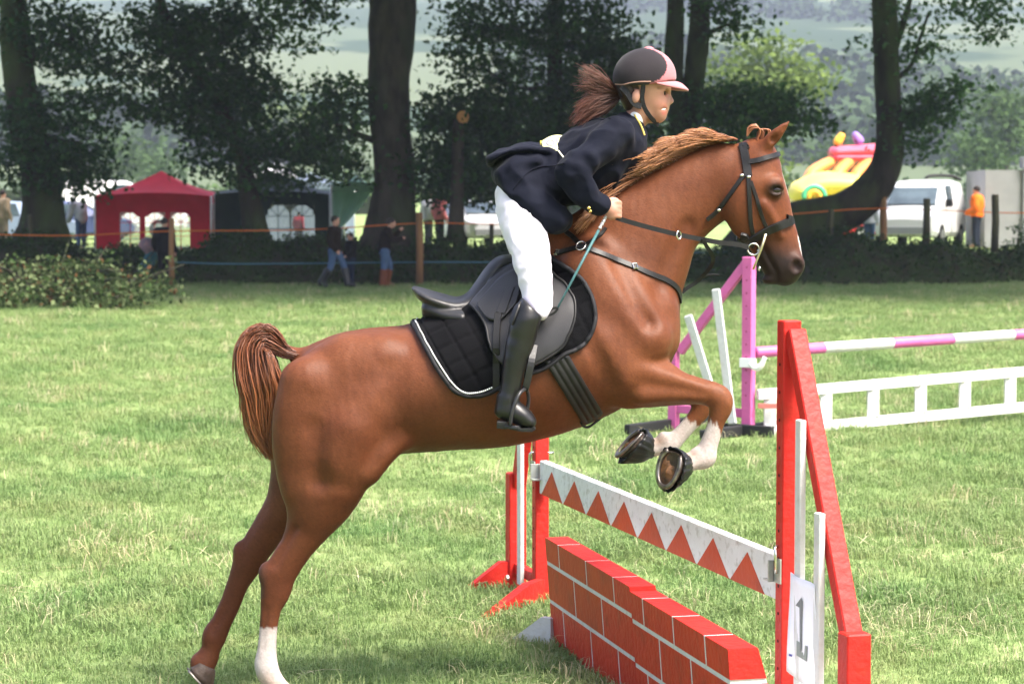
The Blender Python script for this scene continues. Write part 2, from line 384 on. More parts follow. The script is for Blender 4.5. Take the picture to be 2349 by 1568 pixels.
        B.ell(W(1826, 606, HY + s * .036), (.033, .024, .036), .025)                                                   # nostril wing
        B.ell(W(1829, 612, HY + s * .064), (.020, .026, .027), .010, 's', .35)                                         # nostril
        Bc(rows([(1752, 566, 4, .02, HY + s * .056), (1768, 600, 4, .02, HY + s * .056), (1782, 625, 4, .02, HY + s * .054), (1781, 650, 4, .03, HY + s * .04)], 0), .012, 4, 's')   # mouth
        # ears
        e0 = HY + s * .055; e1 = HY + s * .075
        Bc(rows([(1757, 332, 15, .018, e0), (1776, 314, 15, .022, (e0 + e1) / 2), (1795, 294, 9.5, .014, e1), (1809, 280, 3, .005, e1)], 0), .018)
        Bc(rows([(1772, 322, 7, .012, e0 + s * .02 - .0), (1788, 306, 8, .012, e1 + s * .02), (1801, 291, 4, .01, e1 + s * .014)], 0), .008, 4, 's')
    B.ell(W(1768, 641, HY), (.032, .032, .019), .012); B.ell(W(1803, 640, HY), (.034, .040, .020), .015)        # chin
    # dock of the tail
    Bc(rows([(740, 832, 40, .05), (700, 818, 20, .032), (660, 806, 15, .025), (630, 790, 14, .022)], HY), .03)
    V, F = B.mesh(3); V = rumple(V, F, .0030, 6.0, 3.1, (1, 1, .6)); V = rumple(V, F, .0010, 30.0, 9.7, (1.6, 1, .7))
    # colour of the coat by place
    q = px(V); x, y = q[:, 0], q[:, 1]; D = V[:, 1]
    ch = np.array([.122, .041, .0172])
    c = np.tile(ch, (len(V), 1))
    def blend(mask, colr):
        nonlocal c
        mask = np.clip(mask, 0, 1)[:, None]; c = c * (1 - mask) + np.array(colr) * mask
    sm = lambda a, b, v: np.clip((v - a) / (b - a), 0, 1)
    nz = RNG.normal(0, 1, len(V))
    wob = 6 * np.sin(x * .35) + 4 * np.sin(x * .9 + 1.3) + 3 * np.sin(D * 60)
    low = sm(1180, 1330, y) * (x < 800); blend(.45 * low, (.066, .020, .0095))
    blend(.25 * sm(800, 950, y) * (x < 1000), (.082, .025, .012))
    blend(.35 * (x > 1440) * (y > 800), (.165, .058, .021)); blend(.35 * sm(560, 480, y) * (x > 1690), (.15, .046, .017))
    near = D < HY
    hn = near & (x < 720) & (y > 1100); blend(hn * sm(1436, 1441, y + wob * .3), (.40, .36, .345))
    blend((hn & (y > 1440)) * sm(1535, 1580, y) * .6, (.40, .25, .18))
    fn = near & (x > 1540) & (y > 880); edge = 972 + 2.1 * np.clip(x - 1642, 0, 40) + wob
    blend(fn * sm(-3, 3, y - edge), (.42, .38, .36))
    blend(fn * sm(18, 0, np.hypot((x - 1590) / 1.2, (y - 1043))) * .8, (.16, .10, .06))
    ff = (~near) & (x > 1450) & (y > 880) & (V[:, 2] < 1.2); ed = 962 + .45 * np.clip(x - 1580, -60, 60) + wob * .8
    blend(ff * sm(-3, 3, y - ed), (.40, .36, .34)); blend(ff * sm(16, 0, np.hypot((x - 1512) / 1.5, y - 1012)) * .8, (.2, .13, .08))
    # muzzle dark, blaze, eye surround
    mz = sm(532, 592, y - .30 * (x - 1790)) * (x > 1735) * (y < 700); blend(.94 * mz, (.013, .0105, .0105))
    fr = np.array([[1779, 345], [1791, 387], [1803, 417], [1809, 447], [1815, 483], [1827, 520], [1838, 553], [1844, 589], [1848, 605]])
    fx = np.interp(y, fr[:, 1], fr[:, 0]); blz = sm(.022, .013, np.abs(D - HY)) * ((y > 372) & (y < 450) | (y > 540) & (y < 600)) * sm(22, 12, fx - x) * (x > 1740)
    blend(blz, (.72, .68, .64))
    blend(.92 * sm(30, 13, np.hypot(x - 1780, (y - 436) * 1.15)) * (np.abs(D - HY) > .05), (.012, .008, .007))
    blend(.9 * sm(22, 12, np.hypot(x - 1829, y - 611)) * (np.abs(D - HY) > .03), (.03, .018, .016))
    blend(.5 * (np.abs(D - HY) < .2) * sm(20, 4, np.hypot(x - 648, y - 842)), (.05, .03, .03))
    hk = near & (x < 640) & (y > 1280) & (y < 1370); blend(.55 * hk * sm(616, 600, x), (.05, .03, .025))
    c *= (1 + .08 * nz)[:, None]
    o = thing('horse', (W(640, 1600, HY)[0], HY, 0), 'chestnut horse with white socks and blaze leaping over the red and white jump', 'horse')
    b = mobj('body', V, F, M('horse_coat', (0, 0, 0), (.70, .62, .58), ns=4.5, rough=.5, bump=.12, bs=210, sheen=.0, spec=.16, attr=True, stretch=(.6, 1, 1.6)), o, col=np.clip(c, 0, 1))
    return o, b, V, F
horse, hbody, HV, HF = build_horse()
HBVH = BVHTree.FromPolygons([tuple(v) for v in HV], [tuple(f) for f in HF])
def Zc(ox, oy):
    k = 2349 / 3888.
    return lambda x, y: ((ox + x / 2) * k, (oy + y / 2) * k)
z1, z2, z3, z4, z5 = Zc(2350, 400), Zc(2100, 100), Zc(1800, 400), Zc(1500, 900), Zc(2100, 1150)
def bvh_of(*VF):
    Vs = []; Fs = []; n = 0
    for V, F in VF:
        Vs += [tuple(v) for v in V]; Fs += [tuple(int(i) + n for i in f) for f in F]; n += len(V)
    return BVHTree.FromPolygons(Vs, Fs)
def hit(x, y, bvh=None, Yg=HY - .1):
    d = Vector(ray(x, y)).normalized(); r = (bvh or HBVH).ray_cast(Vector((0, 0, CAMH)), d)
    if r[0] is None or r[0].y > HY + .05:
        q = Vector(W(x, y, Yg)); r = (bvh or HBVH).find_nearest(q)
    n = r[1]
    if n.y > .2 and n.dot(d) > 0: n = -n
    return np.array(r[0]), np.array(n)
def on(Pp, bvh=None, n=24, off=.002):
    Pp = resample(catmull(np.array(Pp, float), 6), n); H = [hit(*p, bvh) for p in Pp]
    P = np.array([h[0] for h in H]); N_ = np.array([h[1] for h in H])
    for _ in range(2):
        P[1:-1] = (P[:-2] + 2 * P[1:-1] + P[2:]) / 4; N_[1:-1] = (N_[:-2] + 2 * N_[1:-1] + N_[2:]) / 4
    N_ /= np.linalg.norm(N_, axis=1)[:, None]
    return P + N_ * off, N_
def mir(P): Q = np.array(P, float).copy(); Q[..., 1] = 2 * HY - Q[..., 1]; return Q
def mirn(N_): Q = np.array(N_, float).copy(); Q[..., 1] *= -1; return Q
def strap(name, Pp, width, mat, parent, thick=.004, both=True, loop=False, n=26, bvh=None, off=.002):
    P, N_ = on(Pp, bvh, n, off); mb = MB()
    if loop:                           # wraps round the front: near half, then its mirror back again
        P = np.vstack([P, mir(P)[::-1]]); N_ = np.vstack([N_, mirn(N_)[::-1]])
        mb.add(*ribbon(P, N_, width, thick))
    else:
        mb.add(*ribbon(P, N_, width, thick))
        if both: mobj(name, *ribbon(mir(P)[::-1], mirn(N_)[::-1], width, thick), mat, parent, smooth=False)
    return mb.obj(name, mat, parent, smooth=False)
def pair(name, V, F, mat, parent, smooth=True):       # the near piece and its twin on the far side
    mobj(name, V, F, mat, parent, smooth=smooth); return mobj(name, mir(V), [tuple(f[::-1]) for f in F], mat, parent, smooth=smooth)

# ------------------------------------------------------------------ hair
def strands(P, R, c0, c1, seed=0):    # P (n,m,3), R (n,m): thin tapering three-sided locks
    n, m, _ = P.shape; rg = np.random.default_rng(seed)
    T = np.gradient(P, axis=1); T /= np.linalg.norm(T, axis=2)[..., None] + 1e-9
    ref = rg.normal(0, 1, (n, 1, 3)); S = np.cross(T, ref); S /= np.linalg.norm(S, axis=2)[..., None] + 1e-9; U = np.cross(S, T)
    V = np.stack([P + R[..., None] * (math.cos(a) * S + math.sin(a) * U) for a in (0, 2.094, 4.189)], 2)     # n,m,3,3
    base = (np.arange(n)[:, None, None] * m + np.arange(m - 1)[None, :, None]) * 3; k = np.arange(3)[None, None, :]; j = (k + 1) % 3
    F = np.stack([base + k, base + 3 + k, base + 3 + j, base + j], -1).reshape(-1, 4)
    t = np.linspace(0, 1, m)[None, :, None, None]; v = rg.uniform(.6, 1.3, (n, 1, 1, 1))
    C = (np.array(c0) * (1 - t) + np.array(c1) * t) * v; C = np.broadcast_to(C, (n, m, 3, 3)).reshape(-1, 3)
    return V.reshape(-1, 3), F, np.clip(C, 0, 1)
HAIR = M('horse_hair', (0, 0, 0), rough=.38, attr=True, spec=.5)
def make_mane():
    rg = np.random.default_rng(3); crest = catmull([(1692, 321), (1637, 330), (1601, 342), (1571, 357), (1540, 377), (1500, 394), (1464, 416), (1428, 442), (1390, 472), (1350, 506)], 8)
    n, m = 5200, 9; u = .88 * rg.uniform(0, 1, n) ** .9
    cr = resample(crest, 200); tg = np.gradient(cr, axis=0); tg /= np.linalg.norm(tg, axis=1)[:, None]
    i = (u * 199).astype(int); r0 = cr[i]; a = tg[i]; nn = np.stack([a[:, 1], -a[:, 0]], 1); nn[nn[:, 1] > 0] *= -1
    NC = 62; ci = np.clip((u * NC).astype(int), 0, NC); cu = (ci + .5) / NC; crg = np.random.default_rng(4); lv = crg.uniform(.72, 1.22, NC + 1)[ci]; hv = crg.uniform(.55, 1.08, NC + 1)[ci]
    layer = rg.uniform(.15, 1, n) ** .7
    hm = np.interp(cu, [0, .1, .3, .5, .62, .75, 1], [14, 40, 68, 84, 74, 34, 10]) * hv * layer * rg.uniform(.9, 1.06, n)
    Lm = np.interp(cu, [0, .2, .5, .8, 1], [32, 58, 74, 76, 46]) * lv * rg.uniform(.8, 1.12, n)
    pinch = cr[np.clip((cu * 199).astype(int), 0, 199)] - r0
    t = np.linspace(0, 1, m)[None, :]
    q = r0[:, None, :] + nn[:, None, :] * (hm[:, None] * (1 - (1 - t) ** 1.9))[..., None] + a[:, None, :] * (Lm[:, None] * t ** 1.35)[..., None]
    q = q + pinch[:, None, :] * (.75 * t ** 1.2)[..., None]
    q[..., 1] += (np.interp(u, [0, .55, .75, 1], [0, 0, 16, 24])[:, None] * t ** 2) * rg.uniform(.3, 1.3, (n, 1))
    y0 = HY + rg.normal(0, .013, n); y1 = y0 + rg.normal(-.012, .035, n) - np.interp(u, [0, .5, 1], [0, .01, .07])
    Yd = y0[:, None] * (1 - t) + y1[:, None] * t
    P = np.stack([(q[..., 0] - CX) / FPX * Yd, Yd, np.zeros_like(Yd)], -1); v = (CY - q[..., 1]) / FPX
    k = Yd / (math.cos(PITCH) + v * math.sin(PITCH)); P[..., 0] = (q[..., 0] - CX) / FPX * k; P[..., 2] = CAMH + k * (v * math.cos(PITCH) - math.sin(PITCH))
    R = (.0025 * (1 - .8 * t ** 1.5)) * rg.uniform(.6, 1.25, (n, 1))
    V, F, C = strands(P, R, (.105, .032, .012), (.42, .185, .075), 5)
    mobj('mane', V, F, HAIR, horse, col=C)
    # forelock
    n = 240; P = []
    for _ in range(n):
        a = rg.uniform(0, 1); s = rg.uniform(-1, 1)
        g = catmull([(1742 + 10 * s, 322), (1748 + 6 * s, 302 - 4 * a), (1735 - 8 * a, 290 + 5 * s), (1722 - 12 * a, 296 + 8 * s), (1716 - 6 * a, 306 + 8 * s)] if a < .55 else
                    [(1752, 322), (1764 + 3 * s, 306), (1760 + 6 * s, 295), (1748 + 10 * s, 296 + 6 * a), (1742 + 6 * s, 312)], 3)
        g = resample(g, 9); yy = HY + rg.normal(0, .02); P.append([W(x_, y_, yy + .0) for x_, y_ in g])
    P = np.array(P); t = np.linspace(0, 1, 9)[None]; V, F, C = strands(P, .0028 * (1 - .7 * t) * rg.uniform(.6, 1.2, (n, 1)), (.16, .05, .02), (.34, .14, .055), 6)
    mobj('forelock', V, F, HAIR, horse, col=C)
    # tail
    n, m = 5200, 14
    G = catmull([(690, 815), (655, 806), (628, 786), (603, 776), (586, 800), (590, 850), (603, 905), (606, 950), (612, 1000), (628, 1046)], 6); G = resample(G, 60)
    Wd = np.interp(np.linspace(0, 1, 60), [0, .12, .25, .4, .55, .72, .86, 1], [6, 17, 34, 44, 47, 41, 28, 10])
    tg = np.gradient(G, axis=0); tg /= np.linalg.norm(tg, axis=1)[:, None]; nn = np.stack([-tg[:, 1], tg[:, 0]], 1)
    P = np.zeros((n, m, 3)); s0 = rg.uniform(.0, .34, n); s1 = np.clip(rg.normal(.78, .16, n), .38, 1.0); jx = rg.normal(0, 1, (n, 2)) * np.array([7, 4]); uu = rg.uniform(-1, 1, n); yy = rg.normal(0, .036, n)
    lock = np.round(uu * 6) / 6; uu = uu * .95 + lock * .05; ph = rg.uniform(0, 6, n)
    for j in range(m):
        f = s0 + (s1 - s0) * j / (m - 1); ii = f * 59; i0 = np.clip(ii.astype(int), 0, 58); fr = (ii - i0)[:, None]
        g = G[i0] * (1 - fr) + G[i0 + 1] * fr; w = Wd[i0]; nv = nn[i0]
        g = g + nv * (w * uu + 2.5 * np.sin(f * 12 + uu * 23 + ph * .25))[:, None] + rg.normal(0, .5, (n, 2)) + jx * (j / (m - 1)) ** 1.6
        Yd = HY + yy * np.minimum(1, .35 + 1.2 * f); v = (CY - g[:, 1]) / FPX; k = Yd / (math.cos(PITCH) + v * math.sin(PITCH)); P[:, j] = np.stack([(g[:, 0] - CX) / FPX * k, Yd, CAMH + k * (v * math.cos(PITCH) - math.sin(PITCH))], 1)
    t = np.linspace(0, 1, m)[None]; R = .0023 * np.sin(np.pi * np.clip(.12 + .86 * t, 0, 1)) ** .5 * rg.uniform(.5, 1.2, (n, 1))
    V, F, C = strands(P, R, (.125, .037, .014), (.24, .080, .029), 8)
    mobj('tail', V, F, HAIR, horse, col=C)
make_mane()
eyeM = M('eye_dark', (.012, .006, .004), rough=.12, spec=.5)
for s in (-1, 1):
    mobj('eye', *sphere(W(1780.5, 436, HY + s * .076), (.023, .016, .017), 16), eyeM, horse)

# ------------------------------------------------------------------ hooves, shoes, bell boots
def orth(a, t):
    a = np.array(a, float); a /= np.linalg.norm(a); t = np.array(t, float); t -= a * (a @ t); t /= np.linalg.norm(t); return a, t, np.cross(a, t)
def hoof_rings(C, a, t, r0, r1, L, prof, n=28, rib=0.0, ribn=22):
    a, t, s = orth(a, t); V = []
    for (f, k) in prof:
        r = r0 + (r1 - r0) * f
        for i in range(n):
            th = 2 * math.pi * i / n; ct, st = math.cos(th), math.sin(th)
            rr = r * k * (1 + rib * math.cos(ribn * th)) * (1.0 if ct > -.55 else 1 - .25 * (-.55 - ct) / .45)
            V.append(np.array(C) + a * (L * f * (.78 + .30 * ct)) + t * (rr * ct + .25 * L * f * max(ct, 0)) + s * rr * st * .95)
    F = []
    for j in range(len(prof) - 1):
        for i in range(n):
            q = (i + 1) % n; F.append((j * n + i, j * n + q, j * n + n + q, j * n + n + i))
    F.append(tuple((len(prof) - 1) * n + i for i in range(n)))
    return np.array(V), F
hoofM = M('hoof_horn', (.075, .05, .035), (.035, .024, .018), ns=18, rough=.45, bump=.25, bs=60, stretch=(1, 1, 1))
soleM = M('hoof_sole', (.17, .075, .028), (.05, .03, .018), ns=25, rough=.75, bump=.5, bs=50)
shoeM = M('worn_steel', (.32, .29, .26), (.12, .10, .09), ns=30, rough=.4, metal=.85)
def hoof(C, a, t, r0, r1, L):
    o = mobj('hoof', *hoof_rings(C, a, t, r0, r1, L, [(-.05, .9), (0, 1), (.35, 1), (.7, 1), (1, 1), (1, .86), (.96, .8)]), hoofM, horse)
    V, F = hoof_rings(C, a, t, r0, r1, L, [(.97, .80), (.93, .55), (.97, .2), (.97, .02)]); mobj('sole', V, F, soleM, o)
    # the shoe: a U of steel nailed under the wall
    aa, tt, ss = orth(a, t); P = []
    for i in range(25):
        th = -2.45 + 4.9 * i / 24; ct, st = math.cos(th), math.sin(th); r = r1 * .93
        P.append(np.array(C) + aa * (L * (.78 + .30 * ct) + .003) + tt * (r * ct + .25 * L * max(ct, 0)) + ss * r * st * .95)
    V, F = ribbon(P, np.tile(aa, (25, 1)), .019, .008); mobj('horseshoe', V, F, shoeM, o)
    return o
zn, zf = HY - .15, HY + .12
hC = W(1566, 1063, zn - .02); hA = np.array([-.80, -.50, -.06]); hT = np.array([-.22, .15, -1.0])
hoof(hC, hA, hT, .044, .064, .070)
gC = W(1484, 1026, zf); gA = np.array([-.86, -.12, .42]); gT = np.array([-.45, 0, -.9])
hoof(gC, gA, gT, .042, .060, .078)
hoof(W(668, 1606, HY - .15), (.30, 0, -.95), (.95, 0, .3), .047, .062, .066)
hoof(W(470, 1524, HY + .15), (-.48, -.16, -.86), (.75, .1, -.65), .046, .060, .07)
rubM = M('black_rubber', (.005, .005, .0055), (.011, .011, .0115), ns=20, rough=.4, bump=.15, bs=30, spec=.35)
def bell_boot(C, a, t, lab):
    rg = np.random.default_rng(11)
    pr = [(-.52, .60), (-.40, .74), (-.30, .80), (-.15, 1.02), (.1, 1.14), (.35, 1.18), (.64, 1.18), (.88, 1.17), (.86, 1.09), (.3, 1.06), (-.15, .93), (-.4, .66)]
    V, F = hoof_rings(C, a, t, .054, .071, .076, pr, 64, .034, 20); V = V + rg.normal(0, .0013, V.shape)
    o = mobj('bell_boot', V, F[:-1], rubM); tag(o, lab, 'hoof boot', 'rubber boots on the front hooves')
    return o
bell_boot(hC, hA, hT, 'black ribbed rubber bell boot on the nearer, lower front hoof')
bell_boot(gC, gA, gT, 'black ribbed rubber bell boot on the farther, higher front hoof')

# ------------------------------------------------------------------ tack
lea = M('black_leather', (.006, .006, .0065), (.011, .0105, .0105), ns=30, rough=.45, bump=.03, bs=180, spec=.28)
leaw = M('worn_saddle_leather', (.010, .010, .011), (.022, .0215, .023), ns=7, rough=.42, bump=.03, bs=220, spec=.36)
steel = M('bright_steel', (.62, .61, .58), rough=.22, metal=1.0)
brass = M('dull_brass', (.55, .47, .28), rough=.3, metal=1.0)
br = thing('bridle', W(1740, 420, HY), 'black leather bridle with noseband and reins on the chestnut horse', 'bridle')
mm = lambda zpx: PM(zpx / 2 * .60417, HY)
hp = strap('headpiece', [z1(925, 240), z1(948, 330), z1(965, 420), z1(980, 540)], mm(66), lea, br, .008, loop=False)
P, N_ = on([z1(925, 240), z1(930, 236)], None, 3); T_ = np.vstack([P[:1], [[P[0][0], HY, P[0][2] + .012]], mir(P[:1])]); mb = MB(); mb.add(*ribbon(resample(catmull(T_, 5), 11), np.tile((0.1, 0, 1.), (11, 1)), mm(66), .008)); mb.obj('crownpiece', lea, br)
strap('browband', [z1(985, 432), z1(1050, 420), z1(1110, 402), z1(1165, 386), z1(1203, 374)], mm(42), lea, br, .010, loop=True)
strap('cheekpiece', [z1(983, 530), z1(990, 700), z1(1000, 880), z1(1020, 1000), z1(1016, 1075)], mm(34), lea, br, .005)
strap('noseband_hanger', [z1(1000, 575), z1(1050, 720), z1(1098, 880), z1(1130, 935)], mm(28), lea, br, .005)
strap('throatlatch', [z1(945, 535), z1(870, 640), z1(800, 740), z1(730, 815), z1(665, 868)], mm(34), lea, br, .005)
strap('noseband', [z1(905, 1045), z1(975, 1030), z1(1040, 1000), z1(1130, 950), z1(1250, 900), z1(1310, 877), z1(1350, 862)], mm(66), lea, br, .011, loop=True, n=34)
for q in (z1(935, 535), z1(985, 545), z1(762, 790)):
    P, N_ = hit(*q); pair('buckle', *sphere(P + N_ * .006, (.010, .006, .006), 8), steel, br)
for s in (-1, 1):
    V, F = tube(np.array([W(*z1(1022 + 44 * math.cos(a), 1092 + 44 * math.sin(a)), HY + s * .072) for a in np.linspace(0, 2 * math.pi, 22)]), .0035, 6, False); mobj('bit_ring', V, F, steel, br)
    V, F = tube(np.array([W(*z1(1115, 975), HY + s * .082), W(*z1(1080, 1090), HY + s * .078), W(*z1(1045, 1180), HY + s * .08), W(*z1(1020, 1245), HY + s * .082)]), [.0065, .005, .004, .0045], 8); mobj('bit_cheek', V, F, brass, br)
    V, F = tube(np.array([W(*z1(1070, 1225), HY + s * .07), W(*z1(1060, 1255), HY + s * .07)]), .005, 6); mobj('bit_hook', V, F, steel, br)
V, F = tube(np.array([W(*z1(1060, 1100), HY - .07), W(*z1(1060, 1105), HY + .07)]), .006, 8); mobj('mouthpiece', V, F, steel, br)
# reins
hand_px = z3(1075, 850)
RP = [(*z1(985, 1078), .075), (*z1(900, 1056), .10), (*z1(760, 1040), .115), (*z1(620, 1015), .125), (*z1(455, 982), .15), (*z1(300, 945), .165), (*z1(150, 905), .178), (*z1(30, 870), .185), (*hand_px, .188)]
for s in (-1, 1):
    R3 = resample(catmull(np.array([W(x, y, HY + s * w) for x, y, w in RP]), 5), 40); T = np.gradient(R3, axis=0)
    N_ = np.cross(T, (0, 0, 1.0)) * (1 if s < 0 else -1); N_ /= np.linalg.norm(N_, axis=1)[:, None]
    V, F = ribbon(R3 if s < 0 else R3[::-1], N_ if s < 0 else N_[::-1], .0175, .004); mobj('rein', V, F, lea, br, smooth=False)
# breastplate with running straps
bp = thing('breastplate', W(1540, 640, HY), 'black leather breast strap buckled across the shoulder and chest of the horse', 'breast strap')
pth = [z3(630, 1128), z3(720, 1100), z3(815, 1075), z3(870, 1090), z3(1050, 1160), z3(1215, 1228), z3(1330, 1275), z3(1470, 1330), z3(1540, 1385), (1556, 664), (1560, 690)]
strap('shoulder_strap', pth, mm(44), lea, bp, .006, loop=True, n=44)
strap('wither_strap', [z3(815, 1075), z3(760, 1010), z3(700, 960)], mm(40), lea, bp, .005)
strap('neck_strap', [z3(830, 1070), z3(900, 1030), z3(960, 985), z3(1000, 930)], mm(30), lea, bp, .005)
for q, nm in ((z3(640, 1125), 0), (z3(815, 1078), 1), (z3(1215, 1228), 0)):
    P, N_ = hit(*q); mb = MB(); ax = np.cross(N_, (0, 0, 1.)); ax /= np.linalg.norm(ax); up = np.cross(ax, N_)
    r_ = .017 if nm else .012; k = 20 if nm else 4; sgn = [1.0, 1.0]
    ring = np.array([P + N_ * .010 + r_ * (math.cos(a) * ax + math.sin(a) * up * 1.15) for a in np.linspace(math.pi / 4, math.pi / 4 + 2 * math.pi, k + 1)])
    pair('ring' if nm else 'buckle', *tube(ring, .0028, 6, False), steel, bp, smooth=bool(nm))
mart = catmull(np.array([W(*z1(x, y), HY - d) for x, y, d in [(640, 1010, .13), (660, 1060, .12), (710, 1140, .09), (710, 1200, .05), (660, 1270, .02), (590, 1340, 0), (520, 1385, 0), (478, 1420, 0)]]), 5)
T = np.gradient(mart, axis=0); N_ = np.cross(T, (0, 1, 0.)); N_ /= np.linalg.norm(N_, axis=1)[:, None]; V, F = ribbon(mart, np.cross(N_, T / np.linalg.norm(T, axis=1)[:, None]) , .014, .005); mobj('running_strap', V, F, lea, bp, smooth=False)
m2 = catmull(np.array([W(*z1(x, y), HY + .01) for x, y in [(478, 1410), (560, 1360), (640, 1305), (700, 1285), (765, 1288)]]), 5); mb = MB(); mb.tube(m2, np.linspace(.008, .004, len(m2)), 6); mb.obj('strap_end', lea, bp, smooth=True)
mb = MB(); mb.tube(np.array([W(*z1(455 + 16 * math.cos(a), 985 + 32 * math.sin(a)), HY - .155 + .01 * math.cos(a)) for a in np.linspace(0, 2 * math.pi, 18)]), .003, 6, False); mb.obj('ring', steel, bp, smooth=True)

# saddle pad: a quilted cloth that follows the barrel
def sheet(top, bot, nu, nv, off, thick, bvh=None, seam=True, quilt=None):
    A = resample(catmull(np.array(top, float), 5), nu); Bm = resample(catmull(np.array(bot, float), 5), nu)
    P = np.zeros((nv, nu, 3)); N_ = np.zeros((nv, nu, 3))
    for j in range(nv):
        f = j / (nv - 1)
        for i in range(nu):
            q = A[i] * (1 - f) + Bm[i] * f; P[j, i], N_[j, i] = hit(*q, bvh)
    for _ in range(3):
        P[1:-1, 1:-1] = (P[:-2, 1:-1] + P[2:, 1:-1] + P[1:-1, :-2] + P[1:-1, 2:] + 2 * P[1:-1, 1:-1]) / 6
        N_[1:-1, 1:-1] = (N_[:-2, 1:-1] + N_[2:, 1:-1] + N_[1:-1, :-2] + N_[1:-1, 2:]) / 4
    N_ /= np.linalg.norm(N_, axis=2)[..., None]
    O = P + N_ * off
    X = O + N_ * thick
    if quilt is not None: X = X + N_ * quilt(A, Bm, nu, nv)[..., None]
    n = nu * nv; V = np.vstack([O.reshape(-1, 3), X.reshape(-1, 3)]); F = []
    for j in range(nv - 1):
        for i in range(nu - 1):
            a = j * nu + i; F += [(a, a + 1, a + nu + 1, a + nu), (n + a, n + a + nu, n + a + nu + 1, n + a + 1)]
    bd = [i for i in range(nu)] + [j * nu + nu - 1 for j in range(1, nv)] + [(nv - 1) * nu + i for i in range(nu - 2, -1, -1)] + [j * nu for j in range(nv - 2, 0, -1)]
    for k in range(len(bd)):
        a, b = bd[k], bd[(k + 1) % len(bd)]; F.append((a, n + a, n + b, b))
    return V, F, X, N_
def both(V, F): return np.vstack([V, mir(V)]), F + [tuple(i + len(V) for i in f[::-1]) for f in F]
PADT = [(944, 737), (1000, 722), (1070, 700), (1140, 665), (1200, 625), (1266, 590)]
PADB = [(944, 738), (967, 779), (997, 834), (1021, 870), (1042, 894), (1075, 906), (1112, 903), (1139, 891), (1180, 868), (1214, 855), (1250, 843), (1293, 813), (1329, 797), (1356, 767), (1366, 731), (1359, 683), (1335, 640), (1299, 610), (1266, 592)]
def quilt(A, Bm, nu, nv):
    Q = np.zeros((nv, nu))
    for j in range(nv):
        f = j / (nv - 1); q = A * (1 - f) + Bm * f
        u = (q[:, 0] * .86 - q[:, 1] * .5) / 46; v = (q[:, 0] * .42 + q[:, 1] * .9) / 41
        Q[j] = -.006 * (np.exp(-((u - np.round(u)) / .06) ** 2) + np.exp(-((v - np.round(v)) / .06) ** 2))
    return Q
pad = thing('saddle_pad', W(1150, 690, HY), 'black quilted saddle pad edged with white studs under the saddle', 'saddle pad')
V, F, PX_, PN_ = sheet(PADT, PADB, 120, 44, .003, .011, None, quilt=quilt)
padM = M('black_quilted_cloth', (.0028, .0028, .0036), (.005, .005, .006), ns=8, rough=.95, bump=.15, bs=250, sheen=.02, spec=.06)
pair('quilted_cloth', V, F, padM, pad)
edge = resample(PX_[-1], 200); pair('piping', *tube(edge, .0085, 7), M('pad_piping', (.007, .007, .009), rough=.7), pad)
studs = MB(); Pr, Nr = on([z4(150, 625), z4(180, 690), z4(220, 765), z4(290, 890), z4(350, 985), z4(420, 1085), z4(480, 1145), z4(540, 1175), z4(600, 1174), z4(670, 1160), z4(730, 1135)], None, 58, .0180)
for p, q in zip(Pr, Nr): studs.add(*sphere(p, .0034, 6)); studs.add(*sphere(mir(p), .0034, 6))
studs.obj('studs', M('white_studs', (.85, .85, .85), rough=.15), pad, smooth=True)['kind'] = 'stuff'

# saddle
sad = thing('saddle', W(1150, 680, HY), 'black leather jumping saddle with raised cantle and long flaps', 'saddle')
SB = Body((-.42, HY - .36, 1.1), (.32, HY + .36, 1.72), .007)
SB.chain(rows([(950, 661, 6, .10), (972, 676, 15, .135), (1010, 692, 20, .15), (1050, 700, 20, .135), (1085, 690, 24, .11), (1112, 660, 26, .095), (1132, 628, 24, .085), (1150, 606, 20, .075), (1175, 600, 17, .07), (1205, 605, 16, .075), (1230, 612, 14, .08)], HY), .015)
SB.chain(rows([(985, 715, 18, .125), (1030, 725, 22, .14), (1075, 722, 26, .16), (1120, 700, 36, .165), (1165, 660, 40, .15), (1215, 640, 34, .13)], HY), .012)
for s in (-1, 1):
    SB.chain(rows([(978, 706, 12, .05, HY + s * .08), (1020, 722, 17, .06, HY + s * .1), (1060, 728, 16, .05, HY + s * .13)], 0), .012)
V, F = SB.mesh(2); mobj('seat', V, F, leaw, sad); SVF = (V, F)
FT = [(1085, 712), (1120, 668), (1150, 632), (1190, 612), (1235, 606), (1268, 622)]
FB = [(1086, 713), (1104, 732), (1118, 758), (1128, 800), (1150, 832), (1185, 846), (1222, 836), (1284, 800), (1308, 757), (1319, 713), (1312, 676), (1296, 648), (1269, 623)]
V, F, FX, FN = sheet(FT, FB, 60, 30, .026, .008); pair('flap', V, F, leaw, sad)
e_ = resample(FX[-1], 90); pair('flap_welt', *tube(e_, .005, 6), lea, sad)
ST = [(1010, 703), (1050, 708), (1085, 694), (1115, 668), (1140, 640), (1180, 615)]; SBt = [(1012, 706), (1060, 716), (1092, 716), (1114, 732), (1124, 740), (1150, 735)]
FBV = bvh_of((V, F), SVF, (HV, HF))
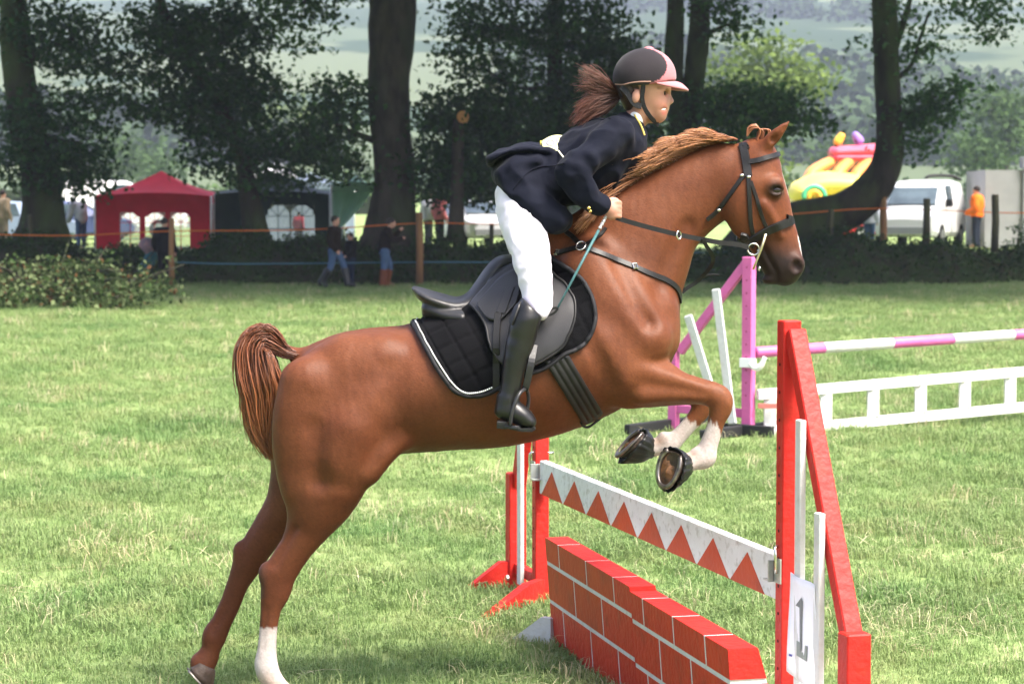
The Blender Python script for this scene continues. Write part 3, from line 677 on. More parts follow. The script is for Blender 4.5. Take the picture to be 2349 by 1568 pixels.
# skirt, leathers and irons
V, F, _, _ = sheet([(1096, 700), (1120, 672), (1148, 640), (1180, 620), (1215, 610)], [(1097, 702), (1108, 720), (1122, 735), (1150, 735), (1185, 700)], 24, 16, .006, .006, FBV); pair('skirt', V, F, leaw, sad)
mb = MB(); P, N_ = on([z4(880, 400), z4(850, 480), z4(820, 560), z4(808, 590)], FBV, 10, .012); pair('leather_keeper', *ribbon(P, N_, mm(75), .004), leaw, sad, False)
mb = MB(); P, N_ = on([z4(790, 590), z4(775, 700), z4(770, 900), z4(768, 1050), z4(768, 1150)], FBV, 16, .012); pair('leather_end', *ribbon(P, N_, mm(54), .004), lea, sad, False)
# girth
GT = [z4(1120, 925), z4(1160, 925), z4(1215, 905), z4(1260, 890), z4(1310, 885)]; GB = [z4(1415, 1395), z4(1450, 1388), z4(1490, 1370), z4(1530, 1350), z4(1566, 1310)]
V, F, GX, GN = sheet(GT, GB, 40, 20, .006, .008, None, quilt=lambda A, Bm, nu, nv: np.tile(.0035 * np.abs(np.sin(np.linspace(0, 4 * math.pi, nu))), (nv, 1))); pair('girth', V, F, lea, sad)
lo = resample(catmull(np.array([W(*z5(215, 905), HY - .14), W(*z5(225, 930), HY - .12), W(*z5(270, 940), HY - .1), W(*z5(340, 890), HY - .06), W(*z5(420, 830), HY - .03), W(*z5(480, 800), HY)]), 5), 26); mb = MB(); mb.tube(lo, .005, 7); mb.obj('girth_loop', lea, sad, smooth=True)
# ================================================================== RIDER
rid = thing('person', (W(1200, 700, HY)[0], HY, W(1200, 985, HY)[2]), 'rider in navy jacket, white breeches and pink and charcoal helmet leaning forward over the horse', 'person')
yb = hit(1200, 800, FBV)[0][1] - .058          # depth of the near boot, against the flap
yk = hit(1238, 690, FBV)[0][1] - .05
yleg = yb
def rider_layers():
    lo, hi = (-.16, HY - .52, .98), (.70, HY + .52, 2.48)
    BD = Body(lo, hi, .0046)
    ch = BD.chain
    ch(rows([(1188, 455, 44, .145), (1260, 415, 46, .115), (1340, 372, 56, .135), (1405, 328, 46, .15), (1438, 292, 30, .06), (1466, 264, 27, .05), (1474, 236, 30, .052)], HY), .03)
    # head
    BD.ell(W(1478, 186, HY), (.098, .074, .096), .03)
    ch(rows([(1496, 205, 40, .062), (1504, 235, 33, .055), (1506, 258, 24, .043), (1510, 268, 13, .024)], HY), .02)
    ch(rows([(1470, 250, 16, .048), (1490, 266, 12, .036), (1508, 270, 9, .02)], HY), .015)
    ch(rows([(1528, 209, 5, .008), (1535, 222, 5.5, .010), (1540, 232, 5.8, .012)], HY), .007); ch(rows([(1534, 235, 4.5, .017), (1537, 235, 4, .014)], HY), .006)
    ch(rows([(1525, 203, 7, .035), (1521, 204, 8, .045)], HY), .012)
    ch(rows([(1529, 245.5, 4, .014), (1524, 246.5, 3.5, .026), (1516, 249, 2.5, .034)], HY), .005); ch(rows([(1526, 257, 4.2, .014), (1522, 257, 3.8, .024), (1516, 254, 2.5, .033)], HY), .005); ch(rows([(1519, 268, 8, .016), (1514, 271, 8, .018)], HY), .010)
    ch(rows([(1526, 250.4, 2.4, .03), (1521, 251, 3.4, .05), (1514, 251.5, 2.4, .056)], HY), .004, 4, 's')
    for s in (-1, 1):
        BD.ell(W(1527, 214, HY + s * .033), (.014, .015, .010), .010, 's')
        BD.ell(W(1514, 234, HY + s * .040), (.018, .008, .015), .02)
        BD.ell(W(1459, 221, HY + s * .072), (.016, .012, .028), .008, 'u', -.2)
        # arms
        ch(np.array([[*W(1408, 322, HY + s * .145), .040, .040], [*W(1350, 365, HY + s * .21), .034, .034], [*W(1305, 402, HY + s * .23), .031, .031], [*W(1345, 445, HY + s * .213), .028, .028], [*W(1378, 472, HY + s * .195), .024, .024]]), .02, 6, 'u', True)
        yh = HY + s * .19
        ch(np.array([[*W(1380, 473, yh), .023, .023], [*W(1393, 478, yh), .024, .024], [*W(1404, 482, yh), .024, .024]]), .012, 4, 'u', True)
        ch(np.array([[*W(1402, 470, yh), .019, .019], [*W(1404, 494, yh), .018, .018]]), .012, 3, 'u', True)
        i_ = -s                                          # fingers curl towards the neck
        for k, yy in enumerate((464.5, 475, 486, 496)):
            L = (1.0, 1.05, 1.0, .85)[k]
            ch(np.array([[*W(1400, yy, yh - i_ * .006), .0092, .0092], [*W(1415 + 2 * L, yy - 1, yh - i_ * .004), .0092, .0092], [*W(1421 * 1 + 1.5 * L, yy + 2, yh + i_ * .014), .0085, .0085], [*W(1414, yy + 4, yh + i_ * .030), .008, .008], [*W(1403, yy + 5, yh + i_ * .026), .0075, .0075]]), .004, 3, 'u', True)
        ch(np.array([[*W(1384, 470, yh + i_ * .008), .012, .012], [*W(1398, 459, yh + i_ * .018), .0105, .0105], [*W(1411, 458, yh + i_ * .022), .0092, .0092], [*W(1418, 463, yh + i_ * .024), .008, .008]]), .006, 3, 'u', True)
        # legs
        k_ = HY + s * (HY - yk); b_ = HY + s * (HY - yleg)
        ch(rows([(1190, 470, 50, .085, HY + s * .10), (1208, 545, 41, .072, HY + s * .19), (1224, 615, 35, .06, (HY + s * .26)), (1228, 675, 22, .034, k_), (1208, 735, 20, .032, b_ * .7 + k_ * .3), (1190, 800, 20, .032, b_), (1174, 880, 18, .032, b_), (1166, 930, 18, .032, b_), (1185, 950, 14, .032, b_), (1205, 960, 10, .03, b_)], 0), .02)
    return BD
BD = rider_layers(); V, F = BD.mesh(1)
q = px(V); c = np.tile(np.array([.38, .195, .14]), (len(V), 1)); face = (q[:, 1] < 290)
def bl(mask, colr):
    global c
    mask = np.clip(mask, 0, 1)[:, None]; c = c * (1 - mask) + np.array(colr) * mask
sm = lambda a, b, v: np.clip((v - a) / (b - a), 0, 1)
bl(.30 * sm(24, 6, np.hypot(q[:, 0] - 1514, q[:, 1] - 236)), (.58, .22, .16))
bl(.8 * sm(7, 3, np.hypot((q[:, 0] - 1524) / 1.3, q[:, 1] - 259)) * face, (.52, .17, .14)); bl(.7 * sm(5, 2, np.hypot((q[:, 0] - 1526) / 1.4, q[:, 1] - 245)) * face, (.5, .17, .14))
bl(.5 * sm(4, 1.5, np.abs(q[:, 1] - 203)) * (q[:, 0] > 1508) * (q[:, 0] < 1532), (.10, .05, .03))
bl(.5 * sm(9, 4, np.hypot((q[:, 0] - 1524) / 1.2, q[:, 1] - 214)) * face, (.25, .11, .08))
bl(1.0 * (q[:, 0] < 1462 + .35 * (q[:, 1] - 190)) * face * (q[:, 1] < 232) * (np.hypot(q[:, 0] - 1459, q[:, 1] - 221) > 17), (.045, .022, .015))
mobj('body', V, F, M('skin', (0, 0, 0), (.93, .86, .84), ns=40, rough=.5, attr=True, spec=.4), rid, col=np.clip(c, 0, 1))
for s in (-1, 1):
    e = mobj('eye', *sphere(W(1519.5, 214.5, HY + s * .034), .0105, 12), M('eye_white_shaded', (.20, .17, .16), rough=.2), rid)  # eye white darkened: shade under the helmet peak put into its colour
    mobj('iris', *sphere(W(1523.6, 214.8, HY + s * .037), .0058, 10), M('iris_brown', (.03, .015, .008), rough=.1), e)
    mobj('lash', *tube(catmull(np.array([W(1516, 212, HY + s * .048), W(1523, 210.5, HY + s * .044), W(1528, 211.5, HY + s * .034)]), 3), .0016, 5), M('brown_lash', (.02, .01, .008), rough=.6), rid)
mobj('teeth', *tube(catmull(np.array([W(1513.5, 252, HY - .042), W(1520, 250.8, HY - .039), W(1526, 250, HY - .027), W(1529.5, 249.6, HY), W(1526, 250, HY + .027), W(1520, 250.8, HY + .039), W(1513.5, 252, HY + .042)]), 4), .0040, 7), M('teeth', (.85, .82, .76), rough=.25), rid)
# breeches
lo, hi = (-.10, HY - .46, 1.38), (.22, HY + .46, 1.98)
BR = Body(lo, hi, .0062)
for s in (-1, 1):
    k_ = HY + s * (HY - yk); b_ = HY + s * (HY - yleg)
    BR.chain(rows([(1196, 450, 57, .095, HY + s * .09), (1193, 485, 54, .095, HY + s * .12), (1208, 545, 48.5, .085, HY + s * .19), (1223, 612, 42, .072, HY + s * .262), (1231, 662, 37.5, .058, k_), (1235, 694, 33, .054, k_ * .75 + b_ * .25), (1240, 716, 18, .042, k_ * .5 + b_ * .5)], 0), .02)
BR.chain(rows([(1190, 450, 50, .12), (1215, 470, 45, .12)], HY), .05)
V, F = BR.mesh(2); V = rumple(V, F, .0045, 13.0, 2.2, (1, 1, 1.5), True); V = rumple(V, F, .0020, 40.0, 7.2, (1, 1, .8)); rg = np.random.default_rng(2)
mobj('breeches', V, F, M('white_stretch_cloth', (.62, .585, .665), (.58, .55, .625), ns=5, rough=.8, bump=.10, bs=25, sheen=.1, spec=.25), rid)
BRVF = (V, F); BRB = bvh_of(BRVF)
mb = MB(); P, N_ = on([(1213, 475), (1222, 520), (1231, 570), (1244, 620), (1250, 665), (1250, 705)], BRB, 30, .0005); mb.add(*ribbon(P, N_, .004, .0022)); mb.obj('seam', M('white_thread', (.72, .72, .75), rough=.8), rid)
# boots
lo, hi = (-.12, HY - .50, .94), (.16, HY + .50, 1.62)
BT = Body(lo, hi, .0055)
for s in (-1, 1):
    b_ = HY + s * (HY - yleg); k_ = HY + s * (HY - yk); m_ = (b_ + k_) / 2
    BT.chain(rows([(1222, 700, 31, .056, k_ * .5 + b_ * .5), (1207, 730, 34, .054, b_), (1195, 780, 32.5, .05, b_), (1184, 820, 29, .047, b_), (1176, 860, 25.5, .042, b_), (1171, 893, 23.5, .04, b_), (1165, 925, 25, .04, b_)], 0), .01)
    BT.chain(rows([(1157, 940, 23, .040, b_), (1178, 944, 26, .044, b_), (1199, 955, 23, .044, b_), (1214, 966, 17, .038, b_)], 0), .012)
    for a, b in ((1150, 905), (1152, 915)): BT.ell(W(a + 8, b, b_), (.03, .034, .006), .012)
# slanted boot top
def toppl(X, Y, Z):
    a = W(1193, 676, yk); b = W(1243, 724, yk); n = np.array([-(b[2] - a[2]), b[0] - a[0]]); n /= np.linalg.norm(n)
    return ((X - a[0]) * n[0] + (Z - a[2]) * n[1]) + 0 * Y
BT.cut(toppl)
V, F = BT.mesh(2); V = rumple(V, F, .0016, 22.0, 4.0, (1, 1, 1.6))
btM = M('polished_boot_leather', (.005, .005, .0055), (.008, .008, .0085), ns=10, rough=.34, bump=.06, bs=28, spec=.4)
for s in (-1, 1):
    sel = (V[:, 1] < HY) if s < 0 else (V[:, 1] >= HY); idx = -np.ones(len(V), int); idx[sel] = np.arange(sel.sum()); f = F[sel[F].all(1)]
    b = mobj('riding_boot', V[sel], idx[f], btM, rid); b_ = HY + s * (HY - yleg)
    if s < 0: BTVF = (V[sel], idx[f])
    mb = MB(); P0 = [W(x, y, b_) for x, y in ((1140, 968), (1160, 971), (1165, 977), (1195, 984), (1222, 984), (1226, 979))]
    for a, c2 in zip(P0[:-1], P0[1:]): mb.bar(a, c2, .07, .012)
    mb.bar(W(1140, 972, b_), W(1164, 974, b_), .064, .026); mb.obj('sole', rubM, b)
    BTB = bvh_of((V, F))
    P, N_ = on([z4(960, 440), z4(935, 520), z4(905, 600), z4(885, 660)], BTB, 14, .002)
    if s > 0: P, N_ = mir(P), mirn(N_)
    mb = MB(); mb.add(*ribbon(P, N_, .028, .005)); mb.obj('garter_strap', lea, b)
# stirrups (hang from the saddle)
for s in (-1, 1):
    b_ = HY + s * (HY - yleg); mb = MB(); o_ = -s * .0
    Q = [(1170, 975, -.052), (1176, 940, -.056), (1190, 905, -.045), (1203, 893, -.01), (1210, 898, .03), (1212, 925, .05), (1200, 975, .052)]
    C3 = catmull(np.array([W(x, y, b_ + d * (1 if s < 0 else -1)) for x, y, d in Q]), 5); mb.tube(C3, .0068, 8)
    mb.bar(W(1170, 979, b_ - .05), W(1200, 980, b_ + .05), .045, .012); mb.obj('stirrup_iron', M('dark_stirrup', (.03, .03, .032), rough=.35, metal=.3), sad, smooth=True)
    mb = MB(); L3 = catmull(np.array([W(1226, 790, b_ + s * -.02), W(1219, 830, b_ - s * -.02), W(1208, 880, b_ - s * -.012), W(1203, 896, b_)]), 5); T = np.gradient(L3, axis=0); N_ = np.tile((0, float(s), 0.), (len(L3), 1)); mb.add(*ribbon(L3, N_, .026, .005)); mb.obj('stirrup_leather', leaw, sad)

# jacket
lo, hi = (-.16, HY - .40, 1.62), (.56, HY + .40, 2.22)
JK = Body(lo, hi, .006)
JK.chain(rows([(1195, 405, 52, .185), (1245, 412, 66, .17), (1310, 388, 76, .165), (1375, 350, 74, .178), (1418, 318, 52, .15), (1440, 290, 32, .08), (1450, 276, 24, .06)], HY), .02)
JK.chain(rows([(1400, 345, 66, .14), (1440, 335, 42, .12), (1452, 318, 30, .09)], HY), .03)
JK.chain(rows([(1340, 425, 42, .14), (1390, 400, 44, .13), (1430, 370, 38, .11)], HY), .03)
for s in (-1, 1):
    JK.chain(rows([(1190, 420, 48, .10, HY + s * .10), (1205, 460, 58, .105, HY + s * .115), (1245, 490, 46, .10, HY + s * .14), (1282, 505, 30, .07, HY + s * .16)], 0), .03)
    A = [[*W(1412, 312, HY + s * .135), .068], [*W(1380, 338, HY + s * .185), .062], [*W(1340, 370, HY + s * .22), .057], [*W(1308, 398, HY + s * .235), .053], [*W(1322, 425, HY + s * .235), .051], [*W(1344, 446, HY + s * .222), .047], [*W(1364, 463, HY + s * .207), .043], [*W(1374, 470, HY + s * .20), .041]]
    A = np.array(A); A = np.c_[A, A[:, 3]]; JK.chain(A, .018, 5, 'u', True)
    # folds in the sleeve
    for (a, b, r, ya) in (((1345, 350), (1362, 372), .010, .262), ((1305, 378), (1340, 392), .010, .275), ((1335, 402), (1362, 420), .009, .262), ((1346, 430), (1368, 440), .008, .250)):
        JK.chain(np.array([[*W(*a, HY + s * ya), r * .7, r * .7], [*W((a[0] + b[0]) / 2 + 3, (a[1] + b[1]) / 2 - 3, HY + s * (ya + .006)), r, r], [*W(*b, HY + s * ya), r * .6, r * .6]]), .03, 4, 'u', True)
# tails of the jacket lifted by the air
JK.chain(rows([(1270, 350, 13, .13), (1215, 343, 14, .15), (1170, 349, 13, .155), (1124, 366, 8, .15)], HY), .012)
JK.chain(rows([(1128, 368, 9, .14), (1124, 374, 7, .13)], HY), .006)
JK.chain(rows([(1230, 375, 26, .18), (1180, 382, 30, .18), (1150, 398, 20, .17), (1154, 420, 10, .165)], HY), .02)
def hem(X, Y, Z):
    a = W(1150, 430, HY - .15); b = W(1262, 532, HY - .15); n = np.array([b[2] - a[2], -(b[0] - a[0])]); n /= np.linalg.norm(n); n = n if n[1] < 0 else -n
    bow = .016 * np.sin(np.clip(((X - a[0]) / (b[0] - a[0])), 0, 1) * 3.14)
    return ((X - a[0]) * n[0] + (Z - a[2]) * n[1]) - bow + 0 * Y
JK.cut(hem)
V, F = JK.mesh(2); V = rumple(V, F, .010, 11.0, 1.7, (1.0, .8, 1.0), True); V = rumple(V, F, .0035, 30.0, 5.1)
jm = M('navy_jacket_wool', (.0022, .0031, .0085), (.0032, .0044, .011), ns=4, rough=.8, bump=.3, bs=11, sheen=.03, spec=.10)
jk = mobj('jacket', V, F, jm, rid); JVF = (V, F); JB = bvh_of(JVF)
for q in (z3(872, 772), z3(884, 797)):
    P, N_ = hit(*q, JB); pair('cuff_button', *sphere(P + N_ * .003, .0072, 10), M('gold_button', (.8, .58, .2), rough=.2, metal=1), jk)
P, N_ = on([z2(600, 655), z2(630, 700), z2(655, 745), z2(675, 790), z2(688, 830)], JB, 20, .002); pair('collar_piping', *ribbon(P, N_, .006, .004), M('yellow_piping', (.62, .46, .12), rough=.6), jk, False)
P, N_ = on([z3(300, 640), z3(340, 580), z3(420, 500), z3(500, 465), z3(600, 462), z3(690, 440)], JB, 30, .0005); mobj('seam', *ribbon(P, N_, .004, .0035), jm, jk); mb = MB(); P, N_ = on([z3(1040, 100), z3(980, 95), z3(900, 112), z3(850, 130)], JB, 16, .0005); mb.add(*ribbon(P, N_, .004, .003)); mb.obj('seam', jm, jk)
# shirt collar and stock
SC = Body((.40, HY - .1, 2.05), (.55, HY + .1, 2.25), .005)
SC.chain(rows([(1450, 286, 25, .060), (1458, 274, 24, .056), (1461, 268, 23, .052)], HY), .01)
V, F = SC.mesh(1); mobj('shirt_collar', V, F, M('white_cotton', (.72, .72, .74), rough=.8), rid)
# number bib on the small of the back
c4 = [W(*z3(510, 272), HY - .07), W(*z3(692, 232), HY - .02), W(*z3(640, 345), HY - .13), W(*z3(527, 335), HY - .13)]
n_, m_ = 10, 6; Vc = []; 
for j in range(m_):
    for i in range(n_):
        u, v = i / (n_ - 1), j / (m_ - 1); p = (1 - v) * ((1 - u) * c4[0] + u * c4[1]) + v * ((1 - u) * c4[3] + u * c4[2]); p = p + np.array([0, 0, .012 * math.sin(math.pi * u)]) * (1 - v); Vc.append(p)
Fq = [(j * n_ + i, j * n_ + i + 1, (j + 1) * n_ + i + 1, (j + 1) * n_ + i) for j in range(m_ - 1) for i in range(n_ - 1)]
Vc = np.array(Vc); nrm = np.cross(c4[1] - c4[0], c4[3] - c4[0]); nrm /= np.linalg.norm(nrm); nrm = nrm if nrm[1] < 0 else -nrm
nb = len(Vc); V2 = np.vstack([Vc, Vc - nrm * .004]); bd = list(range(n_)) + [j * n_ + n_ - 1 for j in range(1, m_)] + [(m_ - 1) * n_ + i for i in range(n_ - 2, -1, -1)] + [j * n_ for j in range(m_ - 2, 0, -1)]
F2 = Fq + [tuple(i + nb for i in f[::-1]) for f in Fq] + [(bd[k], bd[k] + nb, bd[(k + 1) % len(bd)] + nb, bd[(k + 1) % len(bd)]) for k in range(len(bd))]
bib = mobj('number_bib', V2, F2, M('pale_yellow_card', (.52, .52, .28), rough=.6), rid)
mb = MB(); bB = bvh_of((V2, F2))
for cx_, cy_, rx, ry in ((580, 286, 26, 21), (650, 266, 26, 21)):
    Pz, Nz = zip(*[hit(*z3(cx_ + rx * math.cos(a), cy_ + ry * math.sin(a)), bB) for a in np.linspace(0, 2 * math.pi, 24)]); mb.add(*ribbon(np.array(Pz) + nrm * .001, np.tile(nrm, (24, 1)), .0085, .001))
mb.obj('digit', M('grey_print', (.16, .16, .18), rough=.7), bib)
e3 = [W(*z3(640, 345), HY - .135), W(*z3(665, 378), HY - .165), W(*z3(692, 412), HY - .18)]; mb = MB(); mb.tube(catmull(np.array(e3), 4), .003, 6); mb.obj('bib_cord', M('cream_cord', (.7, .66, .5), rough=.8), rid, smooth=True)
mobj('bib_back', *boxvf(c4[0] + np.array([-.004, -.004, -.03]), c4[0] + np.array([.006, .02, .002])), M('yellow_tape', (.7, .56, .08), rough=.6), bib)

# helmet
def hel_dir(x, y, Y): return W(x, y, Y)
HB = Body((.33, HY - .14, 2.14), (.66, HY + .14, 2.46), .005)
HB.ell(W(1481, 176, HY), (.112, .098, .104), .01, 'u', -.08)
HB.ell(W(1462, 182, HY), (.088, .096, .092), .02)
cz = W(1411, 194, HY); cz2 = W(1552, 186, HY)
def under(X, Y, Z): return -((Z - cz[2]) - (X - cz[0]) * (cz2[2] - cz[2]) / (cz2[0] - cz[0]) + .012 * np.sin(np.clip((X - cz[0]) / .2, 0, 1) * 3.14)) + 0 * Y
HB.cut(under)
V, F = HB.mesh(2); q = px(V); hc = np.tile(np.array([.021, .018, .021]), (len(V), 1))
xx, yy = q[:, 0], q[:, 1]
# charcoal oval side panels on a pink shell, silver strip down the front
inside = ((xx - 1462) / 52) ** 2 + ((yy - 164) / 44) ** 2
pk = ((xx - 1470) / 45.) ** 2 + ((yy - 158) / 36.) ** 2 > 1
pinkm = (xx > 1490) & (((xx - 1470) / 60) ** 2 + ((yy - 152) / 42) ** 2 > 1)
top = (np.abs(V[:, 1] - HY) < .03) & (xx > 1484)
hc[pinkm | top] = (.42, .15, .165)
strip = (np.abs(V[:, 1] - HY) < .018) & (xx > 1505) & (yy < 186); hc[strip] = (.20, .23, .26)
hel = mobj('helmet', V, F, M('helmet_velvet', (0, 0, 0), (.8, .8, .8), ns=14, rough=.85, attr=True, sheen=.08, spec=.1, bump=.05, bs=150), rid, col=hc)
pkM = M('pink_velvet', (.42, .15, .165), (.36, .125, .14), ns=14, rough=.75, sheen=.2)
mobj('button', *sphere(W(1488, 113, HY), (.020, .02, .010), 12), pkM, hel)
# peak
mb = []; nu, nv = 17, 6; Vp = []
for j in range(nv):
    f = j / (nv - 1)
    for i in range(nu):
        a = -1.25 + 2.5 * i / (nu - 1); base = np.array([W(1481, 186, HY)[0] + .112 * math.cos(a), HY + .097 * math.sin(a), W(1545, 187, HY)[2] - .012 * (1 - math.cos(a)) * 1.2])
        tip = base + np.array([.045 * max(0, math.cos(a * 1.25)) ** .8, 0, -.030 * max(0, math.cos(a * 1.25)) ** .8]); p = base * (1 - f) + tip * f; p[2] += .006 * math.sin(math.pi * f) * math.cos(a); Vp.append(p)
Vp = np.array(Vp); Fp = [(j * nu + i, j * nu + i + 1, j * nu + nu + i + 1, j * nu + nu + i) for j in range(nv - 1) for i in range(nu - 1)]; n0 = len(Vp)
bd = list(range(nu)) + [j * nu + nu - 1 for j in range(1, nv)] + [(nv - 1) * nu + i for i in range(nu - 2, -1, -1)] + [j * nu for j in range(nv - 2, 0, -1)]
mobj('peak', np.vstack([Vp, Vp - (0, 0, .006)]), Fp + [tuple(i + n0 for i in f[::-1]) for f in Fp] + [(bd[k], bd[k] + n0, bd[(k + 1) % len(bd)] + n0, bd[(k + 1) % len(bd)]) for k in range(len(bd))], pkM, hel)
HELB = bvh_of((V, F))
P, N_ = on([(1412, 192), (1430, 193), (1460, 188), (1493, 187)], HELB, 20, .001); pair('trim', *ribbon(P, N_, .004, .003), M('tan_trim', (.35, .2, .16), rough=.6), hel, False)
webM = M('black_webbing', (.014, .014, .016), rough=.75, bump=.2, bs=150)
for s in (-1, 1):
    Q = [(1476, 186, .083), (1475, 205, .080), (1473, 225, .074), (1478, 246, .064), (1490, 266, .05), (1500, 277, .03), (1508, 283, .008)]
    S3 = catmull(np.array([W(x, y, HY + s * w) for x, y, w in Q]), 4); mb = MB(); mb.add(*ribbon(S3 if s > 0 else S3[::-1], np.tile((0, float(s), -.1), (len(S3), 1)), .0165, .004)); mb.obj('chin_strap', webM, hel); mb = MB()
    Q = [(1425, 200, .06), (1440, 215, .072), (1455, 238, .072), (1472, 244, .068)]; S3 = catmull(np.array([W(x, y, HY + s * w) for x, y, w in Q]), 4); mb.add(*ribbon(S3 if s > 0 else S3[::-1], np.tile((0, float(s), 0.), (len(S3), 1)), .022, .004)); mb.obj('chin_strap', webM, hel)
mb = MB(); mb.bar(W(1507, 278, HY - .01), W(1509, 291, HY - .01), .014, .010); mb.obj('strap_end', webM, hel); mb = MB(); mb.bar(W(1423, 196, HY), W(1432, 222, HY), .09, .03); mb.obj('nape_pad', webM, hel)
# hair: under the helmet and a ponytail in the wind
HRB = Body((.36, HY - .1, 2.12), (.52, HY + .1, 2.34), .005)
HRB.chain(rows([(1438, 200, 26, .07), (1446, 222, 24, .064), (1444, 242, 14, .045)], HY), .01); V, F = HRB.mesh(1)
brn = M('brown_hair', (0, 0, 0), rough=.45, attr=True, spec=.4)
mobj('hair', V, F, brn, rid, col=np.tile((.03, .014, .010), (len(V), 1)))
rg = np.random.default_rng(9); n, m = 1500, 12; P = np.zeros((n, m, 3))
guides = [[(1424, 219), (1405, 203), (1380, 184), (1356, 170), (1336, 162)], [(1424, 220), (1400, 212), (1372, 204), (1345, 196), (1330, 200)], [(1424, 222), (1398, 228), (1372, 236), (1350, 250), (1328, 272)], [(1424, 224), (1402, 240), (1380, 252), (1355, 262), (1322, 284)], [(1424, 223), (1396, 232), (1362, 240), (1335, 258), (1316, 282)], [(1424, 223), (1402, 236), (1375, 246), (1352, 262), (1338, 282)], [(1424, 221), (1400, 217), (1376, 222), (1352, 232), (1328, 250)]]
G = [resample(catmull(np.array(g, float), 6), m) for g in guides]; wts = [.16, .13, .17, .12, .11, .11, .20]
for k in range(n):
    g = G[rg.choice(7, p=wts)]; t = np.linspace(0, 1, m); sp = rg.normal(0, 1, 2) * 10; L = rg.uniform(.55, 1.08); gi = np.stack([np.interp(t * min(L, 1), t, g[:, j]) for j in (0, 1)], 1)
    gi = gi + sp * (t[:, None] * (1 - .35 * t[:, None])) * 1.3 + np.stack([np.zeros(m), 3.2 * np.sin(t * 9 + rg.uniform(0, 6)) * t], 1); yy = rg.normal(0, .02)
    for j in range(m): P[k, j] = W(gi[j, 0], gi[j, 1], HY + .005 + yy * (.3 + t[j]))
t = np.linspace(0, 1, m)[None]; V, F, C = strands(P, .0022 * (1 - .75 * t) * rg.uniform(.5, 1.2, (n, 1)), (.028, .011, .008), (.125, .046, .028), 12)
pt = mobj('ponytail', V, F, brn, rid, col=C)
mobj('hair_band', *tube(np.array([W(1425, 216 + 6 * math.cos(a), HY + .018 * math.sin(a)) for a in np.linspace(0, 2 * math.pi, 14)]), .006, 7, False), M('purple_band', (.16, .06, .42), rough=.7), rid)
# whip held in the near hand
wh = thing('riding_whip', W(1386, 501, HY - .2), 'thin teal riding whip with a looped leather end held in the hand', 'riding whip')
yh = HY - .19; y2 = hit(1273, 716, FBV)[0][1] - .05
A3 = W(1404, 470, yh + .012); B3 = W(1275, 714, y2)
at = lambda f: A3 + (B3 - A3) * f
mb = MB(); mb.tube(np.array([at(.24), at(.6), at(.97)]), [.0055, .005, .0035], 7); mb.obj('shaft', M('teal_braid', (.026, .085, .092), (.045, .12, .125), ns=200, rough=.5), wh, smooth=True)
mb = MB(); L = 14
for k in range(L): mb.sph(at(.02 + .21 * k / L), .0070 if k % 2 else .0058, 8)
mb.obj('handle', M('silver_braid', (.55, .56, .58), (.12, .12, .13), ns=120, rough=.4, metal=.3), wh, smooth=True)
mb = MB(); lp = catmull(np.array([W(x, y, y2 - .003) for x, y in [(1277, 711), (1279, 708), (1273, 706), (1262, 710), (1253, 720), (1262, 722), (1272, 717), (1277, 711)]]), 4); mb.add(*ribbon(lp, np.tile((0, -1., 0), (len(lp), 1)), .009, .004)); mb.obj('leather_loop', lea, wh)
# ================================================================== LAND
def hfield(x, y):
    x = np.asarray(x, float); y = np.asarray(y, float)
    s = np.clip((y - 57.5) / 2.5, 0, 1); s = s * s * (3 - 2 * s)
    z = .85 * s + np.clip((y - 75) / 300, 0, 1) ** 1.3 * 5.0
    z = z + .012 * np.sin(x * 1.7 + y * .9) * np.clip(1 - (y - 30) / 40, 0, 1) + .018 * np.sin(x * .6 - y * .45)*np.clip((y-9)/10,0,1)
    return z
def grid_mesh(xs, ys, zf):
    Xg, Yg = np.meshgrid(xs, ys); Z = zf(Xg, Yg); V = np.stack([Xg, Yg, Z], -1).reshape(-1, 3); nx, ny = len(xs), len(ys)
    a = (np.arange(ny - 1)[:, None] * nx + np.arange(nx - 1)[None]).ravel(); return V, np.stack([a, a + 1, a + nx + 1, a + nx], 1)
def ground_mat():
    m = bpy.data.materials.new('meadow_soil'); m.use_nodes = True; t = m.node_tree; N = t.nodes; L = t.links; b = N['Principled BSDF']
    tc = N.new('ShaderNodeTexCoord')
    def noise(s, d=5, r=.6):
        n = N.new('ShaderNodeTexNoise'); n.inputs['Scale'].default_value = s; n.inputs['Detail'].default_value = d; n.inputs['Roughness'].default_value = r; L.new(tc.outputs['Object'], n.inputs['Vector']); return n.outputs[0]
    def mix(f, a, c):
        x = N.new('ShaderNodeMix'); x.data_type = 'RGBA'; L.new(f, x.inputs[0])
        for s, v in ((6, a), (7, c)):
            if isinstance(v, tuple): x.inputs[s].default_value = (*v, 1)
            else: L.new(v, x.inputs[s])
        return x.outputs[2]
    def rr(src, lo, hi):
        r = N.new('ShaderNodeMapRange'); r.inputs[1].default_value = lo; r.inputs[2].default_value = hi; L.new(src, r.inputs[0]); return r.outputs[0]
    c = mix(rr(noise(.5), .35, .65), (.175, .245, .085), (.205, .272, .10))
    c = mix(rr(noise(2.3), .52, .75), c, (.215, .235, .10)); c = mix(rr(noise(6.0), .60, .78), c, (.13, .185, .06)); c = mix(rr(noise(1.1, 6), .66, .76), c, (.16, .14, .08))
    L.new(c, b.inputs['Base Color']); b.inputs['Roughness'].default_value = .95; b.inputs['Specular IOR Level'].default_value = .15
    bn = N.new('ShaderNodeBump'); bn.inputs['Strength'].default_value = .8; bn.inputs['Distance'].default_value = .05; L.new(noise(22), bn.inputs['Height']); L.new(bn.outputs[0], b.inputs['Normal'])
    return m
